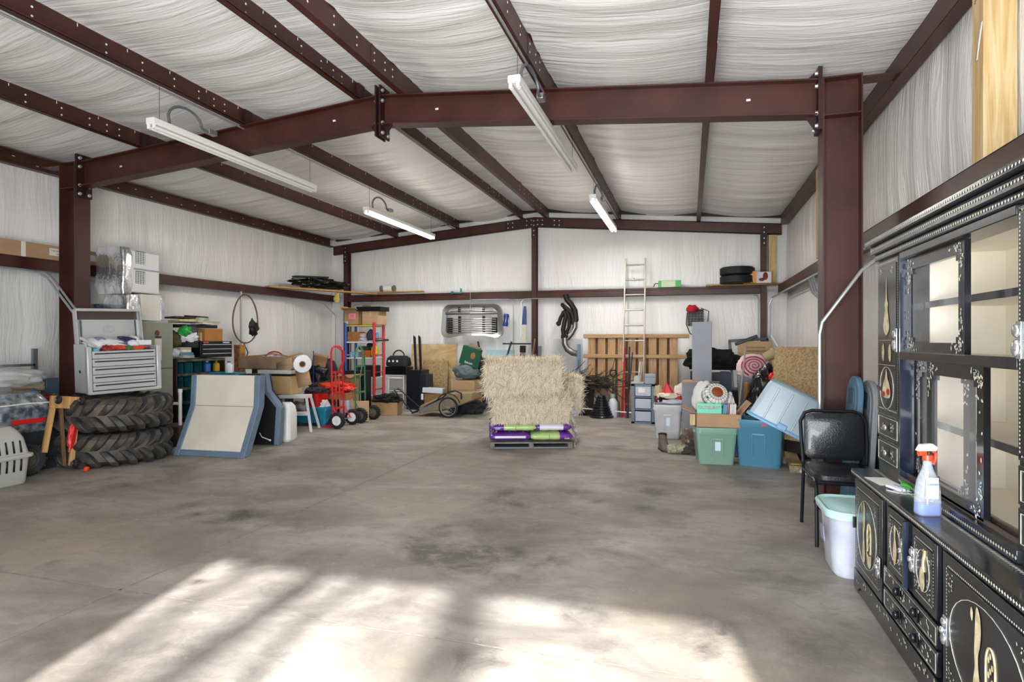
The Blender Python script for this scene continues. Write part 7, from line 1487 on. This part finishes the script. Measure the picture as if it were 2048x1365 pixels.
# things standing on the base
bx0, by0 = .936, 2.838
t = thing('cleaner_spray_bottle', 'clear spray bottle of blue glass cleaner with orange and white trigger on the cabinet', 'spray bottle', (bx0, by0, ZB), .25)
PETM = mat('#dfe8f2', .06, alpha=.28, coat=.6); LIQ = mat('#3f6fe0', .1, alpha=.8, coat=.4)
obj('bottle', MB().loft([(0, .085, .052, .018), (.01, .096, .060, .022), (.10, .092, .058, .024), (.14, .080, .052, .024), (.155, .070, .050, .024), (.19, .040, .036, .018), (.205, .034, .034, .017), (.225, .032, .032, .016)], 6), PETM, t)
obj('blue_liquid', MB().loft([(.004, .082, .050, .018), (.012, .091, .056, .02), (.045, .090, .055, .022)], 6), LIQ, t); obj('neck_ring', MB().cyl((0, 0, .222), (0, 0, .245), .019, n=20), mat('#e2452a', .3), t)
obj('trigger', MB().tube([(.02, 0, .262), (.034, 0, .25), (.030, 0, .225), (.022, 0, .205)][::1], .006, 8).box((-.022, 0, .258), (.03, .02, .03)), mat('#e2452a', .3), t, bev=.002)
obj('nozzle_head', MB().prism([(-.045, .262), (-.03, .288), (.015, .292), (.035, .278), (.03, .262)], -.012, .012), WHITE, t, bev=.003); obj('dip_tube', MB().cyl((0, 0, .01), (0, 0, .22), .003), WHITE_P, t); obj('label', MB().box((.0, -.0305, .115), (.05, .002, .085)), mat('#b9d0f0', .3), t, bev=.001)
text('label_text', 'CLEANER', .011, mat('#2a4fa8', .4), t, (0, -.0318, .13), (PI/2, 0, 0)) 
px, py = g(1765, 964, ZB)[:2]; slab('sheet_of_paper', 'white sheet of paper lying on the far end of the cabinet base', 'paper', (px-.0, py, ZB+.002), (.10, .17, .002), PAPER, (0, 0, .15), 0)
px, py = g(1797, 981, ZB)
for k in range(3): o = slab('marker_pen', ['white pen lying at the left among the small things on the cabinet base', 'white pen lying in the middle among the small things on the cabinet base', 'pale blue pen lying at the right among the small things on the cabinet base'][k], 'pen', (px-.02+k*.018, py+.0+k*.008, ZB+.008), (.014, .10, .014), mat(['#e6e8ee', '#dfe2ea', '#9fb2dc'][k], .3), (0, 0, .35), .004)
bag('cord_bundle', 'small bright green cord bundle beside the pens on the cabinet base', 'cord', (px+.05, py+.02, ZB+.016), (.03, .06, .016), mat('#4da838', .5), 130, .5)
o = obj('loose_string', MB().tube([(px-.03+.05*math.sin(i*.9)+i*.004, py-.06+.03*math.cos(i*1.3), ZB+.003) for i in range(14)], .0012, 4), PAPER); tag(o, 'thin white string curled in front of the pens on the cabinet base', 'string')
# dusty door frame edge lying on top of the cabinet

# ================================================================== bare trees outside the door (they stripe the sunlight)
BARK = mat('#5a4a3c', .9, bump=.5, bs=12)
def sunline(X, Y, y):       # where the light that lands on the floor at X, Y crosses the plane y
    return X+SUN_AZ*(Y-y), (Y-y)*DOOR_H/(3.22-FRONT_Y)
def trunk(lab, pts, r0, r1, y=-5.2):
    P = []
    for X, Y in pts: x, z = sunline(X, Y, y); P.append((x, y, max(-.1, z)))
    n = len(P); o = obj('bare_tree', MB().tube(P, [r0+(r1-r0)*i/(n-1) for i in range(n)], 10), BARK); o['kind'] = 'thing'; tag(o, lab, 'tree')
trunk('bare tree trunk outside the roll-up door', [(-1.02, -5.2), (-.92, 1.6), (-1.02, 2.5), (-1.22, 3.3), (-1.3, 4.5)], .17, .11)
trunk('forked bare tree outside the roll-up door', [(-2.0, -5.2), (-2.06, 1.6), (-2.09, 2.6), (-2.14, 3.5), (-2.3, 4.8)], .10, .07)
trunk('slim leaning bare tree outside the roll-up door', [(-1.4, -5.2), (-1.62, 1.6), (-1.86, 2.6), (-1.75, 3.5), (-1.5, 4.8)], .05, .035, -4.6)
trunk('slender bare tree farther out from the roll-up door', [(-2.4, -5.2), (-2.3, 1.6), (-2.55, 2.5), (-2.62, 3.5), (-2.6, 4.8)], .05, .04, -5.8)
